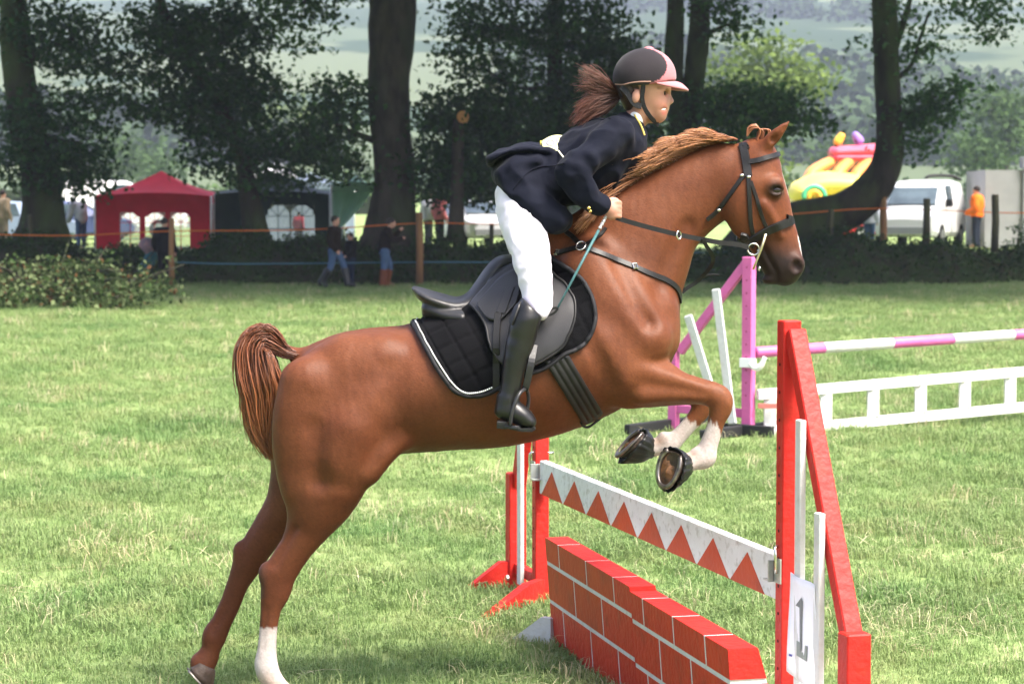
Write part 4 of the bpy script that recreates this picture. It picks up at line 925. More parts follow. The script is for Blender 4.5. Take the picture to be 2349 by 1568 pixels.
xs = np.r_[-400, -200, -100, np.arange(-60, 60.1, 1.0), 100, 200, 400.]; ys = np.r_[-30, -10, np.arange(0, 74, .5), np.arange(75, 130, 5), 150, 200, 250, 300, 340, 380.]
V, F = grid_mesh(xs, ys, hfield); struct(mobj('ground', V, F, ground_mat(), base=(0, 0, 0)))

# far hillside: valley meadows, woods and heather moor
def hill_z(x, y):
    t = np.clip((y - 340) / 7800, 0, 1); z = 2 + 1180 * t ** 1.05 + 90 * np.clip((y - 4500) / 3700, 0, 1)
    z = z + 24 * np.sin(x / 350 + 1) * t + 40 * np.sin(x / 650 - y / 850) * t + 9 * np.sin(x / 100 + y / 125) * t + x * .012 * t
    return z
def hill_mat():
    m = bpy.data.materials.new('moorland'); m.use_nodes = True; t = m.node_tree; N = t.nodes; L = t.links; b = N['Principled BSDF']; tc = N.new('ShaderNodeTexCoord')
    def noise(s, d=5, sc_=None):
        n = N.new('ShaderNodeTexNoise'); n.inputs['Scale'].default_value = s; n.inputs['Detail'].default_value = d; L.new(tc.outputs['Object'], n.inputs['Vector']); return n.outputs[0]
    def mix(f, a, c):
        x = N.new('ShaderNodeMix'); x.data_type = 'RGBA'
        L.new(f, x.inputs[0])
        for s, v in ((6, a), (7, c)):
            if isinstance(v, tuple): x.inputs[s].default_value = (*v, 1)
            else: L.new(v, x.inputs[s])
        return x.outputs[2]
    def rr(src, lo, hi):
        r = N.new('ShaderNodeMapRange'); r.inputs[1].default_value = lo; r.inputs[2].default_value = hi; L.new(src, r.inputs[0]); return r.outputs[0]
    vo = N.new('ShaderNodeTexVoronoi'); vo.inputs['Scale'].default_value = .0034; L.new(tc.outputs['Object'], vo.inputs['Vector'])
    sx = N.new('ShaderNodeSeparateColor'); L.new(vo.outputs['Color'], sx.inputs[0])
    fld = mix(sx.outputs[0], (.075, .105, .055), (.115, .14, .075)); fld = mix(rr(sx.outputs[1], .72, .74), fld, (.04, .065, .03)); fld = mix(rr(noise(.012, 6), .52, .58), fld, (.035, .06, .03))
    moor = mix(rr(noise(.008, 7), .42, .6), (.105, .078, .135), (.075, .078, .075)); moor = mix(rr(noise(.05, 5), .5, .65), moor, (.075, .06, .10))
    sp = N.new('ShaderNodeSeparateXYZ'); L.new(tc.outputs['Object'], sp.inputs[0]); ad = N.new('ShaderNodeMath'); ad.operation = 'MULTIPLY_ADD'; L.new(noise(.004, 4), ad.inputs[0]); ad.inputs[1].default_value = 320; L.new(sp.outputs[2], ad.inputs[2])
    c = mix(rr(ad.outputs[0], 380, 470), fld, moor)
    L.new(c, b.inputs['Base Color']); b.inputs['Roughness'].default_value = 1; b.inputs['Specular IOR Level'].default_value = .05
    return m
V, F = grid_mesh(np.linspace(-4200, 4200, 130), np.r_[np.linspace(335, 900, 40), np.linspace(930, 8300, 110)], hill_z); struct(mobj('hillside', V, F, hill_mat(), base=(0, 0, 0)))

# ------------------------------------------------------------------ leaves
def leaf_faces(C, size, up=.5, seed=0, asp=.8):
    rg = np.random.default_rng(seed); n = len(C); size = np.broadcast_to(size, (n,)) * rg.uniform(.65, 1.3, n)
    d = rg.normal(0, 1, (n, 3)); d[:, 2] -= .4; d /= np.linalg.norm(d, axis=1)[:, None]
    nn = rg.normal(0, 1, (n, 3)); nn[:, 2] = np.abs(nn[:, 2]) + up * 2; s = np.cross(d, nn); s /= np.linalg.norm(s, axis=1)[:, None] + 1e-9; u = np.cross(s, d)
    L = size[:, None]; V = np.stack([C - d * L * .5, C + s * L * asp * .5 + u * L * .10, C + d * L * .55, C - s * L * asp * .5 + u * L * .10], 1).reshape(-1, 3)
    return V, np.arange(n * 4).reshape(n, 4)
def blob_leaves(blobs, size, per, seed=0, sig=(.42, .42, .16), cl=24):
    rg = np.random.default_rng(seed); out = []
    for b in blobs:
        cx_, cy_, rx, ry, Y = b[:5]; s = FPX / Y; dY = b[5] if len(b) > 5 else 1.2; dens = b[6] if len(b) > 6 else 1.0
        c = W(cx_, cy_, Y); R = np.array([rx / s, dY, ry / s]); k = max(2, int(per * dens * R[0] * R[2]))
        q = rg.normal(0, 1, (k, 3)); q /= np.linalg.norm(q, axis=1)[:, None]; q *= rg.uniform(.25, 1, (k, 1)) ** .5; cc = c + q * R
        out.append((cc[:, None, :] + rg.normal(0, 1, (k, cl, 3)) * np.array(sig)).reshape(-1, 3))
    return np.vstack(out)
def leaf_mat(name, c1, c2, tr=.22): return M(name, c1, c2, ns=.9, rough=.7, trans=tr, spec=.06, c3=tuple(v * 1.5 for v in c1), ns3=3.0, mix3=.35)
def crown(parent, blobs, mat, size=.17, per=7, seed=1, sig=(.42, .42, .16), cl=24, name='crown'):
    C = blob_leaves(blobs, size, per * 8.0, seed, sig, cl); V, F = leaf_faces(C, size, .6, seed); return mobj(name, V, F, mat, parent, smooth=False)
bark = M('mossy_bark', (.036, .031, .025), (.018, .016, .013), ns=3, rough=.95, spec=.05, bump=.9, bs=9, c3=(.040, .055, .022), ns3=1.6, mix3=.5, stretch=(1, 1, .35))
bark2 = M('grey_bark', (.060, .050, .041), (.030, .026, .022), ns=4, rough=.95, spec=.05, bump=.9, bs=12, c3=(.045, .06, .03), ns3=1.2, mix3=.35, stretch=(1, 1, .4))
def trunk(parent, P, Y, mat, name='trunk', seed=0, n=16):   # P rows: px, py, radius px (depth Y or per row)
    rg = np.random.default_rng(seed); P = np.array([[*W(p[0], p[1], p[3] if len(p) > 3 else Y), PM(p[2], p[3] if len(p) > 3 else Y)] for p in P]); Q = catmull(P, 6)
    V, F = tube(Q[:, :3], Q[:, 3], n); m = len(Q); k = np.arange(len(V)); a = (k % n) / n * 2 * math.pi; h = k // n; c = Q[h, :3]
    V = c + (V - c) * (1 + .06 * np.sin(3 * a + h * .35) + .04 * np.sin(5 * a - h * .5) + rg.normal(0, .015, len(V)))[:, None]
    return mobj(name, V, F, mat, parent)
def tree(label, base_px, Y, trunks, blobs, mat, tmat=None, over=None, size=.17, per=7, seed=1, group='trees along the field bank', branches=(), name='tree', sig=(.42, .42, .16), cl=24):
    b = W(base_px[0], base_px[1], Y); o = thing(name, b, label, 'tree', group)
    for i, t_ in enumerate(trunks): trunk(o, t_, Y, tmat or bark, 'trunk', seed + i)
    for i, t_ in enumerate(branches): trunk(o, t_, Y, tmat or bark, 'branch', seed + 50 + i, 8)
    if blobs: crown(o, blobs, mat, size, per, seed, sig, cl)
    if over:                                            # unseen rest of the crown, stretched towards the camera to cast shade
        rg = np.random.default_rng(seed + 9); x, z, rx, ry, rz, k = over; q = rg.normal(0, 1, (k, 3)); q /= np.linalg.norm(q, axis=1)[:, None]; q *= rg.uniform(.2, 1, (k, 1)) ** .5
        k = int(k * 1.5); q = rg.normal(0, 1, (k, 3)); q /= np.linalg.norm(q, axis=1)[:, None]; q *= rg.uniform(.2, 1, (k, 1)) ** .5; C = np.array([x + 2, Y - 10, z - 1.5]) + q * np.array([rx, ry * 2.1, rz]); C = (C[:, None] + rg.normal(0, 1, (k, 22, 3)) * np.array([.8, .8, .35])).reshape(-1, 3); C = C[C[:, 2] > z - rz * .9]
        V, F = leaf_faces(C, .62, .6, seed); mobj('upper_shade_crown', V, F, mat, o, smooth=False)
    return o
lfD = leaf_mat('sycamore_leaf_dark', (.027, .066, .020), (.015, .039, .013))
lfM = leaf_mat('sycamore_leaf', (.040, .092, .025), (.023, .055, .018))
lfY = leaf_mat('pale_leaf', (.125, .175, .045), (.075, .115, .035), .35)
lfG = leaf_mat('far_leaf', (.060, .10, .035), (.035, .065, .025), .3)
TY = 60.0
tree('large dark tree at the left edge of the photo, beside the red gazebo', (95, 560), TY, [[(20, -260, 24), (28, -40, 30), (38, 120, 34), (62, 280, 40), (88, 400, 42), (98, 500, 52), (100, 580, 82)]],
     [(110, 60, 130, 70, TY), (180, 130, 120, 50, TY), (60, 260, 70, 60, TY), (150, 320, 110, 60, TY - .5), (120, 400, 110, 45, TY - .5), (215, 230, 80, 40, TY), (30, 350, 60, 50, TY - .6), (190, 390, 60, 60, TY + .5)], lfD, per=6.5, seed=21, over=(-12.5, 15, 6.5, 5, 6, 620),
     branches=[[(45, 160, 14), (100, 110, 9), (170, 90, 5)], [(66, 300, 14), (120, 320, 8), (190, 330, 4)]])
tree('slender leaning tree with a wide leafy crown between the red and dark green gazebos', (590, 560), TY, [[(350, -120, 10), (372, 20, 12), (430, 130, 14), (500, 240, 15), (545, 330, 18), (568, 430, 22), (585, 520, 30), (590, 580, 46)]],
     [(380, 60, 110, 60, TY), (480, 110, 130, 70, TY), (540, 60, 70, 55, TY), (470, 190, 150, 55, TY), (560, 220, 80, 50, TY), (430, 260, 120, 40, TY), (545, 300, 110, 40, TY), (620, 330, 70, 40, TY), (520, 370, 110, 35, TY, 1.0, .7), (620, 410, 90, 30, TY), (300, 165, 60, 35, TY, 1, .6)], lfD, per=8.5, seed=22, over=(-9.0, 14, 5, 5, 5, 420),
     branches=[[(430, 130, 8), (500, 90, 5), (560, 60, 3)], [(500, 240, 8), (590, 240, 4)], [(560, 400, 8), (620, 350, 4)]])
tree('massive grey trunk of the big tree left of the rider, bare up to the top', (895, 560), TY, [[(905, -420, 50), (902, -150, 54), (898, 60, 52), (895, 220, 47), (900, 360, 46), (903, 450, 50), (898, 530, 62), (893, 585, 88)]],
     [(690, 20, 80, 40, TY - 1, 1, .8), (700, 85, 45, 40, TY - 1, .8, .7), (640, -20, 70, 30, TY - 1), (800, -30, 60, 30, TY), (775, 215, 65, 45, TY), (745, 280, 80, 60, TY), (760, 350, 80, 45, TY), (800, 390, 60, 30, TY), (700, 330, 60, 50, TY, 1, .7)], lfM, bark2, per=7, seed=23, over=(-4.0, 17, 7.5, 6, 6.5, 800),
     branches=[[(890, -60, 20), (780, -40, 11), (690, 10, 5)], [(880, 330, 10), (800, 300, 6), (740, 270, 3)]])
st = tree('dead bare stem with a fresh orange sawn face between the big trunk and the rider', (1050, 560), TY - 1, [[(1052, 270, 12), (1050, 360, 14), (1048, 450, 16), (1046, 560, 22)]], None, lfD, bark2, seed=24)
cutc = W(1062, 268, TY - 1.2); Vd, Fd = tube(np.array([cutc + (0, .3, -.02), cutc + (0, 0, 0)]), [.16, .165], 14); mobj('sawn_face', Vd, Fd, M('fresh_sawn_wood', (.52, .26, .10), (.42, .2, .08), ns=12, rough=.8), st, smooth=False)
tree('thin tree with dense dark leaves rising behind the back of the rider', (1290, 560), TY + .5, [[(1275, -220, 15), (1272, 60, 17), (1272, 200, 18), (1275, 340, 20), (1285, 560, 28)]],
     [(1120, 40, 100, 55, TY, 1.5, .8), (1080, 110, 60, 50, TY, 1.2, .55), (1190, 110, 110, 50, TY, 1.5, .6), (1330, 60, 100, 75, TY), (1400, 130, 70, 60, TY), (1340, 190, 90, 60, TY), (1150, 180, 100, 40, TY, 1.2, .6), (1050, 250, 90, 55, TY), (1180, 270, 150, 70, TY), (1320, 310, 110, 70, TY), (1010, 320, 60, 80, TY), (1130, 360, 150, 60, TY), (1270, 400, 130, 50, TY), (1060, 430, 90, 40, TY), (1180, 440, 120, 30, TY), (985, 400, 40, 60, TY), (1400, 260, 60, 90, TY)], lfD, per=9.5, seed=25, over=(1.5, 15, 6, 5, 6, 620),
     branches=[[(1272, 120, 8), (1200, 90, 5), (1120, 50, 3)], [(1274, 200, 8), (1180, 200, 4), (1100, 150, 3)], [(1274, 250, 8), (1350, 200, 4)]])
tree('twin dark trunks rising side by side behind the helmet of the rider', (1572, 560), TY, [[(1548, -200, 16), (1550, 0, 19), (1545, 110, 22), (1548, 200, 23), (1562, 290, 25), (1566, 560, 40)], [(1612, -200, 17), (1607, 0, 22), (1600, 100, 25), (1592, 200, 24), (1582, 290, 25), (1578, 560, 38)]],
     [(1650, 20, 55, 35, TY - .6, .8, .8), (1690, 60, 35, 25, TY - .6, .7, .8), (1660, 80, 25, 22, TY - .6, .6, .7), (1650, 240, 60, 50, TY - .5), (1700, 230, 70, 40, TY - .5), (1770, 240, 90, 45, TY - .5), (1700, 290, 100, 45, TY - .5), (1830, 285, 70, 28, TY - .5), (1620, 320, 60, 40, TY - .3), (1500, 300, 50, 60, TY)], lfM, per=8, seed=26, over=(6.5, 16, 6, 5, 6, 560),
     branches=[[(1600, 90, 8), (1660, 60, 4), (1700, 50, 2)], [(1585, 270, 9), (1680, 260, 5), (1800, 262, 3)]])
tree('low trunk bending like an elbow beside the white van', (1740, 590), TY, [[(1690, 600, 62), (1750, 545, 56), (1840, 512, 50), (1930, 484, 46), (2000, 440, 42), (2032, 380, 36), (2040, 290, 31), (2036, 180, 29), (2030, 60, 28), (2022, -160, 24)]],
     [(2075, 30, 40, 40, TY, .8, .5), (2090, 110, 30, 40, TY, .7, .5), (2140, 95, 40, 22, TY, .7, .5), (2265, 30, 50, 36, TY, .8, .8), (2285, 75, 24, 28, TY, .6, .7), (2200, 15, 50, 20, TY, .8, .6), (2175, 205, 45, 26, TY, .8, .9), (2130, 235, 55, 32, TY, .8, .9), (2100, 280, 55, 36, TY, .8, .9), (2150, 275, 40, 24, TY, .7, .8), (2085, 330, 35, 32, TY, .7, .8), (1990, 96, 16, 9, TY, .5, 1.0), (2095, 160, 26, 20, TY, .5, .5)], lfM, per=9, seed=27, over=(14, 15, 5.5, 5, 5, 480),
     branches=[[(2036, 150, 12), (2070, 60, 8), (2095, -30, 5)], [(2042, 190, 9), (2090, 150, 5), (2110, 90, 4), (2130, 30, 3)], [(2042, 290, 8), (2090, 260, 5), (2150, 220, 3)]])
# trees farther off
def far_tree(label, px0, px1, ytop, ybot, Y, mat, seed, dens=1.0, size=None):
    cx_ = (px0 + px1) / 2; w = (px1 - px0) / 2; h = (ybot - ytop) / 2; cy_ = (ytop + ybot) / 2; s = FPX / Y
    rg = np.random.default_rng(seed); bl_ = []
    for _ in range(16):
        a = rg.uniform(0, 6.28); r = rg.uniform(.1, .72); bl_.append((cx_ + w * r * math.cos(a), cy_ + h * r * math.sin(a) * .95, w * rg.uniform(.26, .42), h * rg.uniform(.14, .26), Y + rg.normal(0, .4) * w / s * .6, w / s * .35))
    size = size or Y * .0032; k = 2.4 * (60 / Y) ** 2 * dens * 1.3
    gy = hfield(0, Y) if Y < 340 else 6.0
    yb = HZ - (float(gy) - CAMH) * s
    return tree(label, (cx_, yb), Y, [[(cx_, cy_, w * .06), (cx_, (cy_ + yb) / 2, w * .08), (cx_, yb + 3, w * .11)]], bl_, mat, bark2, size=size, per=k, seed=seed, group='trees in the fields beyond', sig=(size * 2.4, size * 2.4, size * 1.0), cl=20)
far_tree('pale yellow green tree in the field behind the twin trunks', 1610, 1890, 25, 400, 135, lfY, 41, 1.3)
far_tree('smaller pale green tree low behind the ear of the horse', 1640, 1800, 320, 470, 125, lfY, 47, 1.2)
far_tree('round hazy green tree above the grey container at the right edge', 2195, 2420, 175, 410, 190, lfG, 42, 1.6)
far_tree('hazy bush-shaped tree beside the orange-jacketed man', 2178, 2300, 300, 420, 170, lfG, 48, 1.5)
far_tree('dark hazy tree standing left above the red gazebo roof', 235, 330, 290, 430, 230, lfG, 43, 1.6)
far_tree('hazy tree seen over the peak of the red gazebo', 300, 395, 330, 430, 250, lfG, 44, 1.5)
far_tree('small pale round tree on the far slope left of the big trunk', 650, 705, 238, 300, 420, lfY, 45, 1.6)
far_tree('hazy tree seen between the rider and the bent trunk', 1900, 1990, 300, 420, 260, lfG, 46, 1.5)
# woods on the hill: one far-off mass
def far_wood():
    rg = np.random.default_rng(77); Cs = []; R = []
    for _ in range(12000):
        y = 420 + 3600 * rg.uniform(0, 1) ** 1.3; x = rg.uniform(-.33, .33) * y
        g = math.sin(x / 140 + 2) + math.sin(y / 180 + x / 300) + .8 * math.sin(x / 57 + y / 91) + .6 * math.sin(x / 450 - 1) + (.9 if x > 0 else -.35) + .5 * math.sin(y / 260)
        if g < .75 or y > 3500 + 400 * math.sin(x / 300): continue
        r = rg.uniform(3.0, 6.5); Cs.append((x, y, float(hill_z(x, y)) + r * .75)); R.append(r)
    Cs = np.array(Cs); R = np.array(R); n = len(Cs); k = 26; q = rg.normal(0, 1, (n, k, 3)); q /= np.linalg.norm(q, axis=2)[..., None]; q *= rg.uniform(.3, 1, (n, k, 1)) ** .5
    C = (Cs[:, None] + q * R[:, None, None] * np.array([1, 1, .95])).reshape(-1, 3); V, F = leaf_faces(C, np.repeat(R * .62, k), .8, 6, 1.0)
    o = mobj('hillside_wood', V, F, leaf_mat('wood_green', (.042, .070, .028), (.026, .046, .02), .0), base=(0, 0, 0), smooth=False); tag(o, 'hazy mixed woodland covering the lower slopes of the hill', 'woodland', None, 'stuff')
far_wood()

# ------------------------------------------------------------------ bank with ivy and rough growth, brush pile
def bank():
    rg = np.random.default_rng(5); xs = np.arange(-17, 17.1, .25); ys = np.linspace(56.6, 61.0, 26); Xg, Yg = np.meshgrid(xs, ys)
    t = (Yg - 56.6) / 4.4; pr = np.sin(np.clip(t, 0, 1) * math.pi) ** .6
    top = np.interp(xs, [-17, -10, -2, 3, 6, 9, 12, 17], [1.0, .95, 1.05, 1.0, .95, 1.0, 1.08, 1.15])
    Z = pr * top[None] * (1 + .20 * np.sin(Xg * .83 + .6) + .14 * np.sin(Xg * 2.3) + .10 * np.sin(Xg * 5.3 + Yg * 3)) + rg.normal(0, .03, Xg.shape) - .06
    V = np.stack([Xg, Yg, Z], -1).reshape(-1, 3); nx, ny = len(xs), len(ys); a = (np.arange(ny - 1)[:, None] * nx + np.arange(nx - 1)[None]).ravel(); F = np.stack([a, a + 1, a + nx + 1, a + nx], 1)
    struct(mobj('earth_bank', V, F, M('bank_soil', (.035, .032, .022), (.03, .05, .018), ns=2.2, rough=1, spec=.05, bump=.8, bs=12)))
    idx = rg.integers(0, len(V), 42000); C = V[idx] + rg.normal(0, .10, (42000, 3)) * np.array([1.2, .6, 1]) + (0, 0, .05); C[:, 1] -= rg.exponential(.35, len(C)) * (C[:, 2] < .45); C = C[C[:, 1] < 60.2]
    Vl, Fl = leaf_faces(C, .10, .5, 3); o = mobj('ivy_and_nettles', Vl, Fl, leaf_mat('bank_leaf', (.028, .056, .015), (.015, .030, .010), .2), smooth=False, base=(0, 57, 0)); tag(o, 'dark ivy and nettles growing over the field bank', 'undergrowth', None, 'stuff')
bank()
def brush_pile():
    Y0 = 42.0; rg = np.random.default_rng(8); o = thing('brush_pile', GR(150, 712), 'heap of cut leafy branches wilting on the grass at the left', 'brush pile')
    bl_ = [(40, 665, 95, 46, Y0, 1.2, 1.2), (150, 655, 95, 50, Y0, 1.2, 1.2), (240, 665, 90, 44, Y0, 1.2, 1.2), (100, 620, 90, 32, Y0 + .5, 1.0), (230, 618, 60, 26, Y0 + .5, 1.0), (320, 660, 70, 34, Y0, 1.0), (60, 690, 110, 22, Y0 - .5, .8), (210, 692, 130, 18, Y0 - .5, .8), (395, 660, 50, 16, Y0, .6, .6), (340, 625, 40, 26, Y0 + .4, .6, .7), (-60, 650, 90, 60, Y0, 1.2)]
    C = blob_leaves(bl_, .1, 95, 31, (.22, .22, .10), 22); C = C[C[:, 2] > .02]; h = len(C) // 2; rg.shuffle(C)
    for nm, sub, mt in (('wilted_leaves', C[:h], leaf_mat('wilted_leaf', (.115, .145, .065), (.06, .085, .035), .2)), ('green_leaves', C[h:int(h * 1.85)], leaf_mat('cut_leaf', (.04, .07, .02), (.022, .042, .013), .25)), ('brown_leaves', C[int(h * 1.85):], leaf_mat('brown_leaf', (.11, .055, .024), (.07, .04, .018), .15))):
        Vl, Fl = leaf_faces(sub, .095, .4, 5); mobj(nm, Vl, Fl, mt, o, smooth=False)['kind'] = 'stuff'
    for k in range(26):
        a = W(rg.uniform(-40, 330), rg.uniform(615, 705), Y0 + rg.normal(0, .4)); d = rg.normal(0, 1, 3); d[2] = abs(d[2]) * .3; d /= np.linalg.norm(d); a[2] = max(a[2], .06); mobj('cut_branch', *tube(np.array([a, a + d * .5 + (0, 0, .04), a + d * 1.1]), [.03, .022, .01], 6), bark2, o)
brush_pile()

# ------------------------------------------------------------------ grass
def blades(n, h0, h1, spread, width, lean, seed, flat=False):
    rg = np.random.default_rng(seed); V = []; F = []
    for i in range(n):
        b = rg.normal(0, spread, 3); b[2] = -.004; a = rg.uniform(0, 6.283); L = rg.uniform(h0, h1); dx = np.array([math.cos(a), math.sin(a), 0]); s = np.array([-dx[1], dx[0], 0]) * width * rg.uniform(.7, 1.3)
        ln = rg.uniform(.25, 1.0) * lean; 
        if flat: pts = [b + (0, 0, .012), b + dx * L * .5 + (0, 0, .03), b + dx * L + (0, 0, .02)]
        else: pts = [b, b + dx * L * .28 * ln + (0, 0, L * .58), b + dx * L * .8 * ln + (0, 0, L * (1 - .45 * ln))]
        k = len(V); V += [pts[0] - s / 2, pts[0] + s / 2, pts[1] + s * .4, pts[1] - s * .4, pts[2]]; F += [(k, k + 1, k + 2, k + 3), (k + 3, k + 2, k + 4)]
    return np.array(V), F
def grass_mat(name, ca, cb, cc, tr=.35):
    m = bpy.data.materials.new(name); m.use_nodes = True; t = m.node_tree; N = t.nodes; L = t.links; b = N['Principled BSDF']; oi = N.new('ShaderNodeObjectInfo'); cr = N.new('ShaderNodeValToRGB'); L.new(oi.outputs['Random'], cr.inputs[0])
    e = cr.color_ramp.elements; e[0].color = (*ca, 1); e[1].color = (*cb, 1); x = e.new(.55); x.color = (*cc, 1)
    # patches: lusher, drier and trodden ground
    def patch(scale, lo, hi, tint, src):
        n = N.new('ShaderNodeTexNoise'); n.inputs['Scale'].default_value = scale; n.inputs['Detail'].default_value = 3; L.new(oi.outputs['Location'], n.inputs['Vector']); r = N.new('ShaderNodeMapRange'); r.inputs[1].default_value = lo; r.inputs[2].default_value = hi; L.new(n.outputs[0], r.inputs[0])
        x = N.new('ShaderNodeMix'); x.data_type = 'RGBA'; x.blend_type = 'MULTIPLY'; L.new(r.outputs[0], x.inputs[0]); L.new(src, x.inputs[6]); x.inputs[7].default_value = (*tint, 1); return x.outputs[2]
    cc_ = patch(.55, .50, .68, (.66, .80, .72), cr.outputs[0]); cc_ = patch(1.7, .52, .70, (1.25, 1.05, 1.15), cc_); cc_ = patch(3.7, .58, .72, (.62, .68, .62), cc_)
    L.new(cc_, b.inputs['Base Color']); b.inputs['Roughness'].default_value = .55; b.inputs['Specular IOR Level'].default_value = .2
    tn = N.new('ShaderNodeBsdfTranslucent'); L.new(cc_, tn.inputs[0]); ms = N.new('ShaderNodeMixShader'); ms.inputs[0].default_value = tr; L.new(b.outputs[0], ms.inputs[1]); L.new(tn.outputs[0], ms.inputs[2]); L.new(ms.outputs[0], N['Material Output'].inputs[0]); return m
def instancer(name, P, rot, scl, idx, objs, label, cat):
    col = bpy.data.collections.new(name + '_source')
    for o in objs: col.objects.link(o); COL.objects.unlink(o)
    me = bpy.data.meshes.new(name); me.vertices.add(len(P)); me.vertices.foreach_set('co', P.astype(np.float32).ravel())
    me.attributes.new('rot', 'FLOAT_VECTOR', 'POINT').data.foreach_set('vector', rot.astype(np.float32).ravel()); me.attributes.new('scl', 'FLOAT', 'POINT').data.foreach_set('value', scl.astype(np.float32)); me.attributes.new('idx', 'INT', 'POINT').data.foreach_set('value', idx.astype(np.int32))
    o = bpy.data.objects.new(name, me); COL.objects.link(o); ng = bpy.data.node_groups.new(name, 'GeometryNodeTree'); ng.interface.new_socket('Geometry', in_out='INPUT', socket_type='NodeSocketGeometry'); ng.interface.new_socket('Geometry', in_out='OUTPUT', socket_type='NodeSocketGeometry')
    N = ng.nodes; L = ng.links; gi = N.new('NodeGroupInput'); go = N.new('NodeGroupOutput'); ip = N.new('GeometryNodeInstanceOnPoints'); ci = N.new('GeometryNodeCollectionInfo'); ci.inputs[0].default_value = col; ci.inputs['Separate Children'].default_value = True; ci.inputs['Reset Children'].default_value = True
    def at(nm, ty):
        a = N.new('GeometryNodeInputNamedAttribute'); a.data_type = ty; a.inputs[0].default_value = nm; return next(s for s in a.outputs if s.enabled and s.name == 'Attribute')
    L.new(gi.outputs[0], ip.inputs['Points']); L.new(ci.outputs[0], ip.inputs['Instance']); ip.inputs['Pick Instance'].default_value = True; L.new(at('idx', 'INT'), ip.inputs['Instance Index']); L.new(at('rot', 'FLOAT_VECTOR'), ip.inputs['Rotation']); L.new(at('scl', 'FLOAT'), ip.inputs['Scale']); L.new(ip.outputs[0], go.inputs[0])
    md = o.modifiers.new('scatter', 'NODES'); md.node_group = ng; return tag(o, label, cat, None, 'stuff')
def grass():
    rg = np.random.default_rng(13)
    gm = grass_mat('grass_blade', (.170, .250, .085), (.255, .315, .135), (.200, .290, .100)); gs = grass_mat('straw_blade', (.40, .37, .21), (.32, .30, .15), (.46, .42, .26), .2)
    objs = []
    for k in range(5): V, F = blades(18, .025, .075, .032, .0048, 1.25, 100 + k); objs.append(mobj(f'tuft_{k}', V, F, gm, base=(0, 0, 0), smooth=False))
    V, F = blades(18, .05, .12, .034, .005, 1.15, 120); objs.append(mobj('tuft_5', V, F, gm, base=(0, 0, 0), smooth=False))
    V, F = blades(6, .06, .16, .03, .0035, 1.2, 121); objs.append(mobj('tuft_6', V, F, gs, base=(0, 0, 0), smooth=False))
    V, F = blades(5, .10, .28, .05, .004, 1, 122, True); objs.append(mobj('tuft_7', V, F, gs, base=(0, 0, 0), smooth=False))
    Ps = []; Sc = []; Ix = []
    for y0, y1, d, s in ((6.2, 10, 700, .85), (10, 15, 460, .95), (15, 24, 230, 1.15), (24, 38, 100, 1.45), (38, 57.3, 50, 1.7)):
        wmax = .27 * y1 + .6; n = int(d * (y1 - y0) * 2 * wmax); x = rg.uniform(-wmax, wmax, n); y = rg.uniform(y0, y1, n); k = np.abs(x) < .27 * y + .6; x, y = x[k], y[k]
        nz = np.sin(x * 2.1 + 1.3 * np.sin(y * 1.1)) + np.sin(y * 2.7 + 1.1 * np.sin(x * 1.7)) + .7 * np.sin(x * 6.1 + y * 4.7) + .6 * np.sin(x * .7 - y * .5)
        keep = rg.uniform(0, 1, len(x)) < np.clip(.82 + .14 * nz, .55, 1); x, y, nz = x[keep], y[keep], nz[keep]
        tall = rg.uniform(0, 1, len(x)) < np.clip(.05 + .10 * nz, .02, .35); straw = rg.uniform(0, 1, len(x)); st = np.clip(.02 + .09 * np.sin(x * 1.3 - y * .9 + 2) + .09 * np.sin(x * 3.3 + y * 2.2), .014, .22)
        ii = rg.integers(0, 5, len(x)); ii[tall] = 5; ii[straw < st] = 6; ii[straw < st * .4] = 7
        if y0 > 40: ii[ii == 7] = 6
        Ps.append(np.stack([x, y, hfield(x, y)], 1)); Sc.append(s * rg.uniform(.65, 1.25, len(x)) * (1 + .08 * nz)); Ix.append(ii)
    P = np.vstack(Ps); S = np.concatenate(Sc); I = np.concatenate(Ix); rot = np.stack([rg.normal(0, .14, len(P)), rg.normal(0, .14, len(P)), rg.uniform(0, 6.283, len(P))], 1)
    instancer('grass', P, rot, np.clip(S, .3, 4), I, objs, 'trampled pale green meadow grass with bits of straw', 'grass')
grass()
# ================================================================== JUMPS
redP = M('red_gloss_paint', (.50, .019, .014), (.44, .017, .013), ns=6, rough=.5, bump=.25, bs=35, spec=.22, c3=(.36, .022, .012), ns3=14, mix3=.25)
orgP = M('orange_red_paint', (.48, .056, .014), (.42, .046, .013), ns=7, rough=.55, spec=.2, bump=.15, bs=40, c3=(.34, .05, .02), ns3=9, mix3=.3)  # plank triangles, and the shaded tint of the wall's upper far bricks
whiP = M('white_gloss_paint', (.60, .60, .59), (.54, .54, .53), ns=8, rough=.5, bump=.25, bs=35, c3=(.50, .48, .44), ns3=20, mix3=.22)
wwP = M('white_scuffed_paint', (.66, .66, .65), (.58, .58, .56), ns=7, rough=.55, bump=.25, bs=40, c3=(.34, .32, .28), ns3=26, mix3=.2)
pinkP = M('pink_gloss_paint', (.55, .12, .31), (.50, .105, .28), ns=6, rough=.45, bump=.2, bs=30)
galv = M('galvanised_steel', (.50, .52, .50), (.36, .38, .37), ns=20, rough=.4, metal=.8)
Uv = np.array([.286, -.958, 0]); Nv = np.array([-.958, -.286, 0]); Zv = np.array([0, 0, 1.0])
PF = np.array([.133, 10.12, 0]); PN = np.array([.945, 7.42, 0])
